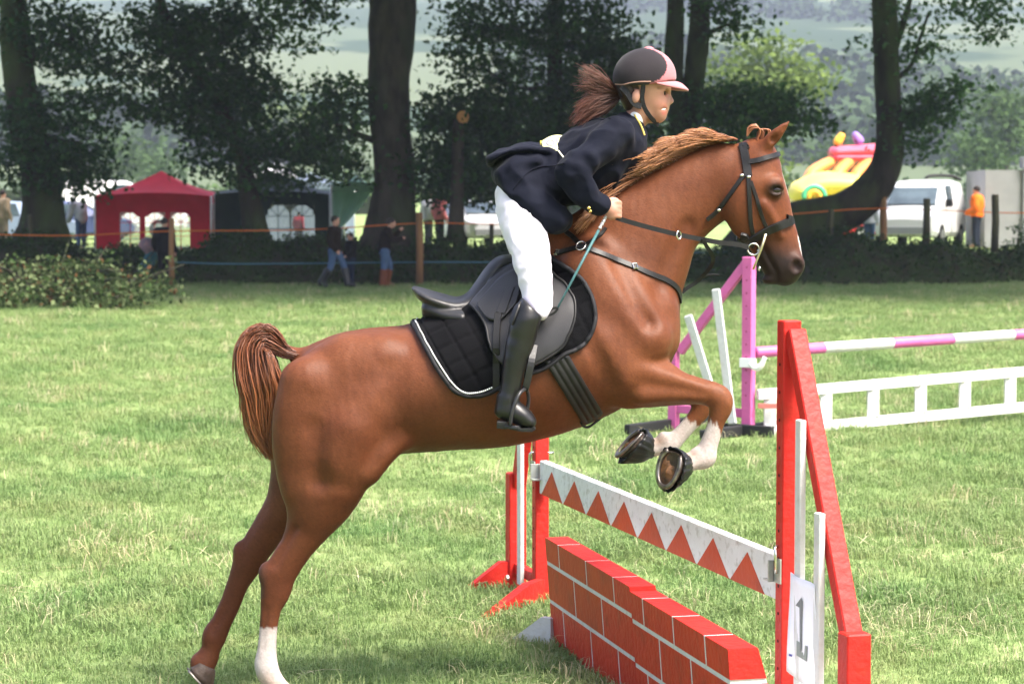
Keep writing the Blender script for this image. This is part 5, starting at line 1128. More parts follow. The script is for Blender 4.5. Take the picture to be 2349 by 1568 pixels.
def jump_stand(P, u, label, hgt, wing, outer_h, pick, name='jump_stand'):
    o = thing(name, P, label, 'jump stand', 'red stands of the near jump')
    V, F = beam(P + Zv * .0, P + Zv * hgt, .058, .066, Nv, .004); mobj('post', V, F, redP, o, smooth=False)
    hb = MB()
    Q = P + u * wing
    V, F = beam(Q, Q + Zv * outer_h, .075, .085, Nv, .005); mobj('outer_post', V, F, redP, o, smooth=False)
    V, F = beam(P + u * .030 + Zv * (hgt - .035) - Nv * .008, Q - u * .02 + Zv * (outer_h - .06) - Nv * .008, .052, .062, Nv, .004); mobj('brace', V, F, redP, o, smooth=False)
    V, F = beam(P + u * .03 + Zv * .10, Q - u * .03 + Zv * .10, .04, .05, Zv, .003); mobj('bottom_rail', V, F, redP, o, smooth=False)
    for s, w in pick:
        zt = hgt - .035 + (outer_h - hgt - .02) * s / wing + .07
        V, F = beam(P + u * s + Nv * .040 + Zv * .05, P + u * s + Nv * .040 + Zv * zt, w, .022, Nv, .003); mobj('picket', V, F, whiP, o, smooth=False)
    return o
nst = jump_stand(PN, Uv, 'red jump stand with white pickets and pinned paper sheet nearest the camera', 1.445, .53, .47, [(.19, .044), (.345, .044)])
fst = jump_stand(PF, -Uv, 'red jump stand with feet seen below the belly of the horse', 1.40, .40, .56, [(.19, .05)])
for o_, P in ((nst, PN), (fst, PF)):
    for k in range(12):
        z = .25 + k * .095; V, F = tube(np.array([P + Nv * .030 + Zv * z, P + Nv * .0345 + Zv * z]), .006, 8); mobj('pin_hole', V, F, M('dark_hole', (.09, .012, .01), rough=.9), o_, smooth=False)
# feet: boards on edge with sloping tops
def foot(o, a, b, h0, h1, th, mat=None):
    a = np.array(a, float); b = np.array(b, float); t = b - a; t[2] = 0; L = np.linalg.norm(t); t /= L; s = np.array([-t[1], t[0], 0]) * th / 2; V = []
    for p, h in ((a, h0), (a + t * L * .25, h0), (b, h1)):
        for q in (-s, s): V += [p + q - Zv * (p[2] + .01), p + q + Zv * h]
    V = np.array(V); F = [(0, 1, 3, 2), (8, 10, 11, 9)]
    for k in (0, 4): F += [(k, k + 4, k + 5, k + 1), (k + 2, k + 3, k + 7, k + 6), (k + 1, k + 5, k + 7, k + 3), (k, k + 2, k + 6, k + 4)]
    return mobj('foot', V, F, mat or redP, o, smooth=False)
foot(fst, PF + Nv * .03 + np.array([.03, -.05, 0]), GR(1106, 1428), .115, .02, .045); foot(fst, PF - Uv * .40 + Nv * .03, GR(1076, 1352), .13, .02, .045)
foot(fst, PF - Nv * .03, PF - Nv * .5, .115, .02, .045)
foot(nst, PN + Uv * .53 + Nv * .045, PN + Uv * .53 + Nv * .5, .12, .02, .05); foot(nst, PN + Uv * .53 - Nv * .045, PN + Uv * .53 - Nv * .5, .12, .02, .05); foot(nst, PN - Nv * .04, PN - Nv * .5, .12, .02, .05)
mb = MB(); b_ = PF - Uv * .34 + Nv * .055 + Zv * .06; mb.tube(np.array([b_, b_ + Nv * .012]), .014, 8); mb.obj('bolt', galv, fst)
# plank
PLA = np.array([*(PF + Uv * .045)[:2], .59]); PLB = np.array([*(PN - Uv * .045)[:2], .555]); PH, PT = .155, .038
pt_ = (PLB - PLA); PLL = np.linalg.norm(pt_); pt_ /= PLL; pup = np.cross(np.array([*Nv[:2], 0]), pt_); pup = pup if pup[2] > 0 else -pup
plank = thing('hanging_plank', (PLA + PLB) / 2 - Zv * .08, 'white plank painted with a row of red triangles hung between the red stands', 'jump plank')
V, F = beam(PLA, PLB, PT, PH, pup, .004); mobj('board', V, F, wwP, plank, smooth=False)
tn = -np.cross(pup, pt_) if np.cross(pup, pt_) @ Nv < 0 else np.cross(pup, pt_)
nT = 8; pitch_ = PLL * .955 / nT
for k in range(nT):
    a0 = PLA + pt_ * (PLL * .012 + k * pitch_) + tn * (PT / 2 + .0005) - pup * (PH / 2 - .001); a1 = a0 + pt_ * pitch_ * .955; ap = (a0 + a1) / 2 + pup * PH * .80
    T3 = np.array([a0, a1, ap]); V = np.vstack([T3 - tn * .002, T3 + tn * .0012]); F = [(0, 2, 1), (3, 4, 5), (0, 1, 4, 3), (1, 2, 5, 4), (2, 0, 3, 5)]; mobj('painted_triangle', V, F, orgP, plank, smooth=False)
def cup(o, P, u, z):
    c = P + Zv * z + Nv * .036; mb = MB(); mb.bar(c - Zv * .055, c + Zv * .03, .05, .006, Nv); mb.bar(c - Zv * .05 + u * .03, c - Zv * .05 + u * .075, .045, .006, Zv); mb.bar(c - Zv * .055 + u * .032 , c + Zv * .02 + u * .032, .045, .006, u)
    mb.obj('cup', galv, o)
    pin = catmull(np.array([c + Zv * -.02 - u * .01 + Nv * .01, c + Zv * .045 - u * .012 + Nv * .014, c + Zv * .07 + u * .0 + Nv * .006, c + Zv * .068 - Nv * .05, c + Zv * .066 - Nv * .10]), 4); mb = MB(); mb.tube(pin, .006, 7); mb.obj('cup_pin', steel, o, smooth=True)
cup(nst, PN, -Uv, .60); cup(fst, PF, Uv, .63)
# paper sheet pinned to the pickets
pg = lambda s, z, d=.055: PN + Uv * s + Nv * (d + .006 * math.sin(s * 40 + z * 9)) + Zv * z
nu, nv = 10, 14; V = np.array([pg(.135 + .21 * i / (nu - 1), .27 + .335 * j / (nv - 1) - .05 * (i / (nu - 1)) * (1 if j < 3 else .2)) for j in range(nv) for i in range(nu)]); Fq = [(j * nu + i, j * nu + i + 1, j * nu + nu + i + 1, j * nu + nu + i) for j in range(nv - 1) for i in range(nu - 1)]
n0 = len(V); bd = list(range(nu)) + [j * nu + nu - 1 for j in range(1, nv)] + [(nv - 1) * nu + i for i in range(nu - 2, -1, -1)] + [j * nu for j in range(nv - 2, 0, -1)]
paper = mobj('paper_sheet', np.vstack([V, V - Nv * .0012]), Fq + [tuple(i + n0 for i in f[::-1]) for f in Fq] + [(bd[k], bd[k] + n0, bd[(k + 1) % len(bd)] + n0, bd[(k + 1) % len(bd)]) for k in range(len(bd))], M('white_paper', (.80, .80, .84), rough=.7), nst)
def prt(pts, mat, nm):
    P3 = np.array([pg(s, z, .0585) for s, z in pts]); n = len(P3); mobj(nm, np.vstack([P3, P3 + Nv * .001]), [tuple(range(n)), tuple(range(2 * n - 1, n - 1, -1))] + [(i, (i + 1) % n, n + (i + 1) % n, n + i) for i in range(n)], mat, paper, smooth=False)
ink = M('grey_ink', (.17, .18, .18), rough=.7)
prt([(.245, .36), (.262, .36), (.262, .53), (.245, .53)], ink, 'printed_stem'); prt([(.205, .505), (.256, .54), (.262, .525), (.245, .505)], ink, 'printed_head'); prt([(.20, .335), (.30, .335), (.30, .385), (.20, .385)], M('grey_green_ink', (.22, .25, .23), rough=.7), 'printed_block'); prt([(.155, .325), (.17, .325), (.17, .332), (.155, .332)], M('blue_pin', (.05, .06, .3), rough=.4), 'pin')

# brick-painted wall filler in two sections
WL = W(1251, 1233, 9.07); WL = np.array([WL[0], 9.07, .455]); WR = np.array([(1674 - CX) / 737., 6.79, .455]); wu = WR - WL; wu[2] = 0; WLen = np.linalg.norm(wu); wu /= WLen; wn = np.array([-wu[1], wu[0], 0]); wn = wn if wn[0] < 0 else -wn    # towards take-off
def wpt(s, z, d=0.0):                 # face leans a little: foot of the wall set under, back spread out
    return WL + wu * s + wn * (d - .035 * (.455 - z) / .455) + Zv * (z - .455)
brkP = M('brick_red_paint', (.52, .036, .013), (.45, .029, .012), ns=6, rough=.5, bump=.25, bs=35, spec=.22, c3=(.36, .03, .014), ns3=14, mix3=.25)
def wall_section(s0, s1, dz, j1, j2, label):
    o = thing('wall_filler', wpt((s0 + s1) / 2, 0, -.08), label, 'jump wall', 'brick painted wall sections')
    tp = .455 + dz; th = .095
    def blk(s0, s1, z0, z1, d0, d1, zb=None):
        q = []
        for z in (z0, z1):
            for s in (s0, s1):
                q += [wpt(s, z, d1), wpt(s, z, d0 - .10 * (.455 - z) / .455)]
        V = np.array([q[0], q[2], q[3], q[1], q[4], q[6], q[7], q[5]]); return V, [(0, 3, 2, 1), (4, 5, 6, 7), (0, 1, 5, 4), (1, 2, 6, 5), (2, 3, 7, 6), (3, 0, 4, 7)]
    V, F = blk(s0 + .001, s1 - .001, 0.0, tp, -th, 0.0); mobj('panel', V, F, whiP, o, smooth=False)
    rws = [(tp - .096, tp, j1), (tp - .258, tp - .113, j2), (.004, tp - .275, j1)]
    for r, (z0, z1, js) in enumerate(rws):
        ed = [s0] + js + [s1]
        for a, b in zip(ed[:-1], ed[1:]):
            a_ = a + (.0085 if a > s0 else 0); b_ = b - (.0085 if b < s1 else 0)
            V, F = blk(a_, b_, z0, z1, -.002, .0014)
            V = np.array([wpt(a_, z0, .0014), wpt(b_, z0, .0014), wpt(b_, z0, -.01), wpt(a_, z0, -.01), wpt(a_, z1, .0014), wpt(b_, z1, .0014), wpt(b_, z1, -.01), wpt(a_, z1, -.01)])
            mobj('brick', V, F, orgP if (r == 0 and a < 1.0) or (r == 1 and a < .5) else brkP, o, smooth=False)  # upper far bricks turned orange: shade on the face put into their colour
            if r == 0:
                V = np.array([wpt(a_, tp - .004, .001), wpt(b_, tp - .004, .001), wpt(b_, tp - .004, -th - .003), wpt(a_, tp - .004, -th - .003), wpt(a_, tp + .0018, .001), wpt(b_, tp + .0018, .001), wpt(b_, tp + .0018, -th - .003), wpt(a_, tp + .0018, -th - .003)]); mobj('coping', V, F, redP, o, smooth=False)
    for sgn, se in ((1, s1), (-1, s0)):
        for (z0, z1, js) in rws:
            e0, e1 = (se - .002, se + .004) if sgn > 0 else (se - .004, se + .002); V, F = blk(e0, e1, z0, z1, -th - .001, .0008); mobj('end_board', V, F, redP, o, smooth=False)
    return o
wA = wall_section(0, 1.250, 0, [.213, .64, 1.03], [.43, .84], 'far half of the red wall painted with white brick lines, its upper bricks tinted orange for shade')
wB = wall_section(1.258, WLen, -.016, [1.409, 1.764, 2.11], [1.585, 1.94], 'near half of the red wall painted with white brick lines')
foot(wA, wpt(.03, 0, .01), GR(1180, 1468), .12, .01, .03, whiP)

# pink jump
PK = 17.85; pS = FPX / PK
A_ = GR(1716, 998); Bk = GR(1545, 985); A_[2] = 0; Bk[2] = 0
ps = thing('jump_stand', (A_ + Bk) / 2, 'pink jump stand with two white slanted slats and black feet', 'jump stand')
pu = Bk - A_; pL = np.linalg.norm(pu); pu /= pL; pn = np.array([pu[1], -pu[0], 0]); pn = pn if pn[1] < 0 else -pn
V, F = beam(A_, A_ + Zv * 1.465, .095, .07, pn, .005); post = mobj('post', V, F, pinkP, ps, smooth=False)
for k in range(11):
    z = .33 + k * .105; V, F = tube(np.array([A_ + pn * .034 + Zv * z, A_ + pn * .0368 + Zv * z]), .009, 8); mobj('pin_hole', V, F, M('pink_hole', (.30, .05, .14), rough=.9), ps, smooth=False)
V, F = beam(Bk, Bk + Zv * .80, .085, .06, pn, .005); mobj('back_post', V, F, pinkP, ps, smooth=False)
V, F = beam(A_ + pu * .02 + Zv * 1.42 - pn * .004, Bk - pu * .06 + Zv * .66 - pn * .004, .075, .05, pn, .005); mobj('brace', V, F, pinkP, ps, smooth=False)
V, F = beam(A_ + pu * .05 + Zv * .18, Bk - pu * .045 + Zv * .18, .045, .07, Zv, .004); mobj('bottom_rail', V, F, pinkP, ps, smooth=False)
def slat(x0, y0, x1, y1):
    a = W(x0, y0, A_[1] + .02); b = W(x1, y1, A_[1] + .12); a = a + pn * .05; b = b + pn * .05; V, F = beam(a, b, .085, .022, pn, .01); mobj('slat', V, F, whiP, ps, smooth=False)
slat(1662, 968, 1586, 722); slat(1688, 972, 1650, 662)
blkP = M('black_painted_wood', (.015, .015, .016), rough=.6)
for P in (A_, Bk):
    V, F = beam(P + pn * .62 + Zv * .045 + pu * .03, P - pn * .62 + Zv * .045 + pu * .03, .06, .085, Zv, .006); mobj('foot', V, F, blkP, ps, smooth=False)
V, F = beam(A_ + pu * .25 + Zv * .05 + pn * .06, A_ - pu * .28 + Zv * .05 + pn * .06, .05, .09, Zv, .006); mobj('foot', V, F, blkP, ps, smooth=False)
mb = MB(); c = A_ + pn * .05 + Zv * .60; mb.bar(c - pu * -.05, c - pu * .10, .02, .075, Zv); mb.tube(catmull(np.array([c - pu * .06, c - pu * .10 - Zv * .035, c - pu * .15 - Zv * .02, c - pu * .19 + Zv * .05]), 4), [.03, .03, .03, .03, .03, .03, .03, .028, .026, .024, .022, .02, .02], 8); mb.obj('pole_cup', M('white_plastic', (.78, .78, .78), rough=.4), ps, smooth=False)
# striped pole: alternate pink and white lengths
pa = W(1733, 808, PK + .02); pb = W(2349, 766, 19.0); pd = pb - pa; pd = pd / np.linalg.norm(pd)
pole = thing('striped_pole', pa, 'pink and white striped jump pole resting on the pink stand', 'jump pole')
def xw(x): f = (x - 1733) / (2349 - 1733.); return pa + (pb - pa) * f
for i, (x0, x1) in enumerate(((1733, 1883), (1883, 2037), (2037, 2178), (2178, 2322), (2322, 2465), (2465, 2610))):
    P = np.array([xw(x0) - pd * (0 if i else .0), xw(x0) + pd * .004, xw(x1) - pd * .004, xw(x1)]); V, F = tube(P, [.044, .0455, .0455, .044], 18); mobj('band', V, F, pinkP if i % 2 == 0 else whiP, pole, smooth=True)
# white gate filler
ga = W(1738, 905, PK - .05); gb = W(2349, 852, 18.95); gd = gb - ga
gate = thing('gate_filler', (ga[0], ga[1], 0), 'white ladder-like gate standing under the striped pole', 'jump filler')
ge = ga + gd * 1.25; drop = np.array([0, 0, -.31])
V, F = beam(ga, ge, .04, .085, Zv, .004); mobj('rail', V, F, whiP, gate, smooth=False)
V, F = beam(ga + drop + gd * .015, ge + drop, .04, .085, Zv, .004); mobj('rail', V, F, whiP, gate, smooth=False)
for xx_ in (1765, 1888, 1994, 2103, 2207, 2316, 2425):
    f = (xx_ - 1738) / (2349 - 1738.); p = ga + gd * f; V, F = beam(p + drop + Zv * .041, p - Zv * .041, .10, .03, np.array([0, 1., 0]), .003); mobj('slat', V, F, whiP, gate, smooth=False)
mb = MB(); c = ga + Zv * -.09; mb.bar(c + (0.0, -.02, 0), c + (.17, -.02, 0), .03, .04); mb.obj('hook_block', M('rust_block', (.35, .12, .10), rough=.8), gate)
# ================================================================== BACKGROUND THINGS
woodP = M('stake_wood', (.24, .125, .058), (.165, .088, .044), ns=5, rough=.9, bump=.5, bs=18, stretch=(1, 1, .2))
oldP = M('old_green_stake', (.065, .062, .036), (.04, .04, .025), ns=5, rough=.95, bump=.5, bs=18, stretch=(1, 1, .2))
def stake(x, ytop, ybase, w, mat, label, Y=None, z0=0.0, grp='stakes of the roped fence'):
    if Y is None: b = GR(x, ybase)
    else: b = W(x, ybase, Y)
    zt = W(x, ytop, b[1])[2]; rg = np.random.default_rng(int(x)); P = np.array([b - Zv * .1, b + Zv * (zt - b[2]) * .5 + (rg.normal(0, .02), 0, 0), np.array([b[0], b[1], zt - .03]), np.array([b[0], b[1], zt])]); r = PM(w / 2, b[1])
    V, F = tube(P, [r * 1.05, r, r * .96, r * .8], 10); o = mobj('fence_stake', V, F, mat); tag(o, label, 'fence stake', grp); return b
stake(395, 500, 662, 13, woodP, 'brown fence stake in front of the red gazebo'); stake(962, 487, 657, 17, woodP, 'brown fence stake at the foot of the big grey trunk'); stake(2024, 450, 646, 17, woodP, 'brown fence stake in front of the bonnet of the white van')
stake(537, 490, 628, 13, oldP, 'mossy green stake left of the dark green gazebo window', None); stake(1128, 512, 610, 11, oldP, 'mossy stake beside the white breeches of the rider', 59); stake(2125, 455, 560, 17, oldP, 'mossy stake in front of the windscreen of the white van', 58.5)
stake(2281, 446, 570, 17, oldP, 'thick mossy stake in front of the grey container', 58.5); stake(68, 492, 572, 10, oldP, 'thin mossy stake at the trunk of the left-edge tree', 58.5); stake(1906, 480, 570, 14, oldP, 'mossy stake under the bent trunk', 58.5)
def rope(name, pts, r, mat, label):
    P = catmull(np.array([W(*p) for p in pts]), 6); V, F = tube(P, r, 6); o = mobj(name, V, F, mat); tag(o, label, 'rope')
rope('rope', [(-60, 537, 54.3), (170, 540, 54.3), (395, 530, 54.3), (700, 527, 55), (960, 512, 55.9), (1140, 514, 57), (1400, 512, 57.5), (1700, 500, 58.5), (1830, 490, 59), (2024, 478, 59.6), (2300, 488, 59.8), (2420, 486, 60)], .017, M('orange_twine', (.52, .125, .018), rough=.7), 'orange twine strung along the top of the fence stakes')
rope('rope', [(395, 601, 54.3), (560, 605, 54.6), (960, 601, 55.9), (1300, 600, 57), (1560, 580, 58.4), (2024, 579, 59.6), (2420, 577, 60)], .018, M('blue_twine', (.05, .14, .20), rough=.7), 'blue twine strung low along the fence stakes')

# ------------------------------------------------------------------ people
def bodyset(o, J, cols, h=.022, yaw=0.0, base=(0, 0, 0), k=1.0):
    """one figure from joints (x forward, y left, z up, metres for a 1.75 m adult), scaled k, turned yaw"""
    ca, sa = math.cos(yaw), math.sin(yaw)
    def tr(V): V = np.asarray(V) * k; return np.stack([V[:, 0] * ca - V[:, 1] * sa, V[:, 0] * sa + V[:, 1] * ca, V[:, 2]], 1) + np.array(base)
    allp = np.array([p for p in J.values()]); lo = allp.min(0) - .28; hi = allp.max(0) + .28
    def B(): return Body(lo, hi, h)
    R = lambda *a: np.array([[*J[n], r, r] for n, r in a])
    def put(b, fat, parts):
        if 'torso' in parts:
            b.chain(np.array([[*J['hip'], .115 + fat, .16 + fat], [*J['waist'], .105 + fat, .145 + fat], [*J['chest'], .12 + fat, .18 + fat], [*(np.array(J['chest']) * .35 + np.array(J['neck']) * .65), .08 + fat, .15 + fat]]), .05, 4, 'u', False) if J.get('upright', [1])[0] else None
            for s in 'lr': b.chain(R(('sh' + s, .068 + fat), ('chest', .10 + fat)), .05, 3, 'u', True)
            b.chain(R(('hip', .13 + fat), ('waist', .12 + fat), ('chest', .14 + fat)), .05, 4, 'u', True)
        if 'arms' in parts:
            for s in 'lr': b.chain(R(('sh' + s, .060 + fat), ('el' + s, .048 + fat), ('wr' + s, .038 + fat)), .03, 4, 'u', True)
        if 'legs' in parts:
            for s in 'lr': b.chain(R(('hp' + s, .088 + fat), ('kn' + s, .062 + fat), ('an' + s, .045 + fat)), .03, 5, 'u', True)
            b.chain(R(('hip', .12 + fat), ('hpl', .09 + fat)), .05, 2, 'u', True); b.chain(R(('hip', .12 + fat), ('hpr', .09 + fat)), .05, 2, 'u', True)
        if 'feet' in parts:
            for s in 'lr': b.chain(R(('an' + s, .045 + fat), ('to' + s, .036 + fat)), .03, 3, 'u', True)
        if 'boots' in parts:
            for s in 'lr':
                m = tuple(np.array(J['kn' + s]) * .75 + np.array(J['an' + s]) * .25); b.chain(np.array([[*m, .064 + fat, .064], [*J['an' + s], .052 + fat, .05]]), .03, 3, 'u', True)
        if 'head' in parts:
            b.chain(R(('neck', .055), ('head', .06)), .03, 3, 'u', True); hd = np.array(J['head']); b.ell(hd + (0, 0, .02), (.098, .076, .112), .03); b.ell(hd + (.055, 0, -.055), (.045, .045, .05), .03); b.ell(hd + (.098, 0, -.01), (.018, .014, .022), .012); b.ell(hd + (0, .078, -.005), (.018, .01, .03), .008); b.ell(hd + (0, -.078, -.005), (.018, .01, .03), .008)
        if 'hands' in parts:
            for s in 'lr':
                w = np.array(J['wr' + s]); d = w - np.array(J['el' + s]); d /= np.linalg.norm(d); b.chain(np.array([[*w, .034, .034], [*(w + d * .07), .036, .036]]), .02, 2, 'u', True)
                sd = np.cross(d, (0, 1, 0)); sd /= np.linalg.norm(sd) + 1e-6
                for q in (-.03, -.01, .01, .03): b.chain(np.array([[*(w + d * .08 + sd * q), .012, .012], [*(w + d * .14 + sd * q * .8), .010, .010]]), .008, 2, 'u', True)
                b.chain(np.array([[*(w + d * .04 + sd * .03), .013, .013], [*(w + d * .09 + sd * .055), .011, .011]]), .01, 2, 'u', True)
    b = B(); put(b, 0, ('torso', 'arms', 'legs', 'feet', 'head', 'hands')); V, F = b.mesh(1); mobj('body', tr(V), F, M('skin_far', (.50, .27, .19), rough=.55), o)
    for nm, parts, fat, colr in cols:
        if nm == 'hair':
            b = B(); hd = np.array(J['head']); b.ell(hd + (-.018, 0, .045), (.108, .088, .10), .01); b.cut(lambda X, Y, Z: np.maximum((hd[2] - .02) - Z - 1.2 * np.maximum(0, -(X - hd[0] - .02)), (X - hd[0] - .075)) + 0 * Y)
        else:
            b = B(); put(b, fat, parts)
            if nm in ('jacket', 'shirt', 'vest'): hz_ = J['hip'][2] - .05; b.cut(lambda X, Y, Z: (hz_ - Z) * (np.abs(X - J['hip'][0]) + np.abs(Y) < .9) + 0 * X) if 'arms' in parts and J['wrl'][2] > hz_ and J['wrr'][2] > hz_ else None
        V, F = b.mesh(1); mobj(nm, tr(V), F, colr, o)
def stand(**kw):
    J = dict(hip=(0, 0, .92), waist=(0, 0, 1.08), chest=(0, 0, 1.29), neck=(.01, 0, 1.47), head=(.03, 0, 1.62), shl=(0, .19, 1.40), shr=(0, -.19, 1.40), ell=(-.04, .25, 1.12), elr=(-.04, -.25, 1.12), wrl=(.08, .24, .90), wrr=(.08, -.24, .90), hpl=(0, .09, .90), hpr=(0, -.09, .90), knl=(.02, .10, .50), knr=(.02, -.10, .50), anl=(0, .10, .09), anr=(0, -.10, .09), tol=(.14, .12, .04), tor=(.14, -.12, .04)); J.update(kw); return J
cl = lambda n, c, r=.85: M(n, c, tuple(v * .7 for v in c), ns=5, rough=r, bump=.2, bs=20, spec=.08)
jean = cl('blue_denim', (.07, .12, .22)); brn_j = cl('dark_brown_cloth', (.018, .012, .010)); blk = cl('black_cloth', (.012, .012, .014)); welly = M('dark_rubber', (.02, .022, .026), rough=.4); tanb = cl('brown_suede', (.16, .055, .03)); hairb = M('short_dark_hair', (.02, .013, .01), rough=.6)
def person(label, base, J, cols, yaw, k=1.0, grp='people in the field behind', h=.022):
    o = thing('person', base, label, 'person', grp); bodyset(o, J, cols, h, yaw, base, k); return o
GP = lambda x, y: GR(x, y)
person('man in a brown jacket, blue jeans and dark wellington boots striding by the rope fence', GP(768, 660), stand(knl=(.20, .10, .54), anl=(.30, .10, .10), tol=(.45, .11, .06), knr=(-.06, -.10, .52), anr=(-.32, -.10, .14), tor=(-.20, -.11, .05), ell=(-.12, .25, 1.14), wrl=(.02, .25, .90), elr=(-.02, -.25, 1.13), wrr=(.14, -.23, .93)),
       [('jacket', ('torso', 'arms'), .03, brn_j), ('jeans', ('legs',), .02, jean), ('boots', ('boots', 'feet'), .032, welly), ('hair', (), 0, hairb)], -.35, 1.03)
person('person in a brown jacket, jeans and tan boots with hands raised at the big trunk', GP(882, 659), stand(chest=(.06, 0, 1.28), neck=(.12, 0, 1.45), head=(.18, 0, 1.58), shl=(.06, .19, 1.38), shr=(.06, -.19, 1.38), ell=(.20, .24, 1.20), wrl=(.38, .16, 1.38), elr=(.22, -.24, 1.16), wrr=(.40, -.12, 1.20), knl=(.14, .10, .50), knr=(-.02, -.10, .50), anr=(-.06, -.10, .09), anl=(.05, .10, .09), tol=(.2, .12, .04)),
       [('jacket', ('torso', 'arms'), .03, brn_j), ('jeans', ('legs',), .02, jean), ('boots', ('boots', 'feet'), .032, tanb), ('hair', (), 0, hairb)], .15, 1.02)
person('small figure in dark clothes half hidden behind the man with wellington boots', GP(806, 656), stand(chest=(.05, 0, 1.28), ell=(.05, .24, 1.12), wrl=(.22, .18, 1.02), elr=(.05, -.24, 1.12), wrr=(.22, -.18, 1.02)), [('jacket', ('torso', 'arms'), .04, blk), ('trousers', ('legs',), .02, cl('navy_cloth', (.02, .03, .06))), ('hair', (), 0, hairb)], -2.6, .78)
person('person in black standing in front of the red gazebo behind a brown stake', GP(378, 658), stand(), [('jacket', ('torso', 'arms'), .05, blk), ('trousers', ('legs',), .02, blk), ('shoes', ('feet',), .012, welly), ('hair', (), 0, hairb)], 1.2, 1.0)
# pushchair with a child's hood
pc = thing('pushchair', GP(335, 656), 'dark pushchair with a patterned hood in front of the red gazebo', 'pushchair', None); pb_ = GP(335, 656)
mb = MB(); 
for s in (-.24, .24): mb.tube(np.array([pb_ + (-.40, s, .10), pb_ + (-.05, s, .55), pb_ + (.38, s, 1.05)]), .016, 7); mb.tube(np.array([pb_ + (.34, s, .10), pb_ + (0, s, .5)]), .016, 7)
mb.tube(np.array([pb_ + (.38, -.24, 1.05), pb_ + (.38, .24, 1.05)]), .018, 7); mb.obj('frame', M('dark_tube', (.03, .03, .035), rough=.4, metal=.5), pc, smooth=True)
for dx in (-.40, .34):
    for s in (-.26, .26): V, F = tube(np.array([pb_ + (dx, s - .02, .1), pb_ + (dx, s + .02, .1)]), .10, 14); mobj('wheel', V, F, welly, pc, smooth=False)
pbB = Body(pb_ + (-.45, -.35, .2), pb_ + (.45, .35, 1.35), .025); pbB.chain(np.array([[*(pb_ + (-.1, 0, .42)), .12, .22], [*(pb_ + (.08, 0, .6)), .16, .22], [*(pb_ + (.16, 0, .82)), .17, .22]]), .05); V, F = pbB.mesh(1); mobj('seat', V, F, cl('teal_cloth', (.05, .14, .16)), pc)
pbB = Body(pb_ + (-.45, -.35, .6), pb_ + (.5, .35, 1.4), .025); pbB.ell(pb_ + (.06, 0, 1.0), (.27, .25, .26), .01); pbB.ell(pb_ + (-.12, 0, .86), (.24, .21, .2), .02, 's'); V, F = pbB.mesh(1); mobj('hood', V, F, M('patterned_hood', (.10, .10, .13), (.30, .16, .16), ns=9, rough=.8), pc)
BZ = .86
def PB(x, Y): p = W(x, 500, Y); return np.array([p[0], Y, float(hfield(p[0], Y))])
person('person in a pale shirt bending beside the left-edge tree', PB(186, 63), stand(chest=(.16, 0, 1.22), neck=(.3, 0, 1.32), head=(.4, 0, 1.4), shl=(.16, .19, 1.3), shr=(.16, -.19, 1.3), ell=(.2, .26, 1.0), elr=(.2, -.26, 1.0), wrl=(.36, .2, .85), wrr=(.36, -.2, .85)), [('shirt', ('torso', 'arms'), .05, cl('pale_shirt', (.52, .52, .55))), ('trousers', ('legs',), .02, jean), ('hair', (), 0, hairb)], 2.4, .95)
person('person in beige standing at the very left edge of the photo', PB(6, 66), stand(), [('jacket', ('torso', 'arms'), .04, cl('beige_cloth', (.30, .23, .15))), ('trousers', ('legs',), .02, cl('tan_cloth', (.26, .21, .15))), ('hair', (), 0, hairb)], 1.0, 1.0)
person('man in an orange high visibility suit behind the white van', PB(2241, 65.7), stand(wrl=(.2, .2, 1.0), elr=(-.02, -.25, 1.15), wrr=(.2, -.18, 1.05)), [('jacket', ('torso', 'arms'), .05, cl('orange_hivis', (.85, .17, .02))), ('trousers', ('legs',), .02, cl('navy_trouser', (.02, .025, .04))), ('hair', (), 0, hairb)], 2.6, 1.06)
person('person with black hair and white shirt seen from behind beside the van bonnet', PB(1995, 63), stand(), [('shirt', ('torso', 'arms'), .05, cl('white_shirt', (.62, .64, .70))), ('trousers', ('legs',), .02, jean), ('hair', (), 0, M('black_hair', (.01, .009, .009), rough=.5))], 1.3, .84)
person('person in a pink top behind the person with black hair', PB(2007, 72), stand(), [('shirt', ('torso', 'arms'), .04, cl('pink_top', (.75, .25, .40))), ('trousers', ('legs',), .02, jean), ('hair', (), 0, hairb)], 1.0, 1.0)
person('person in a red top seated beyond the window of the dark green gazebo', PB(685, 67), stand(), [('shirt', ('torso', 'arms'), .05, cl('red_pink_top', (.75, .10, .14))), ('trousers', ('legs',), .02, blk), ('hair', (), 0, hairb)], 1.0, .62)
person('person in a coral top and dark trousers right of the big grey trunk', PB(1008, 66), stand(), [('shirt', ('torso', 'arms'), .05, cl('coral_top', (.62, .18, .18))), ('trousers', ('legs',), .02, blk), ('hair', (), 0, hairb)], .6, .95)
person('person in white beside the coral-topped person right of the big trunk', PB(982, 66.5), stand(), [('shirt', ('torso', 'arms'), .05, cl('white_top', (.68, .66, .64))), ('trousers', ('legs',), .02, cl('grey_trouser', (.12, .12, .14))), ('hair', (), 0, hairb)], .6, .95)

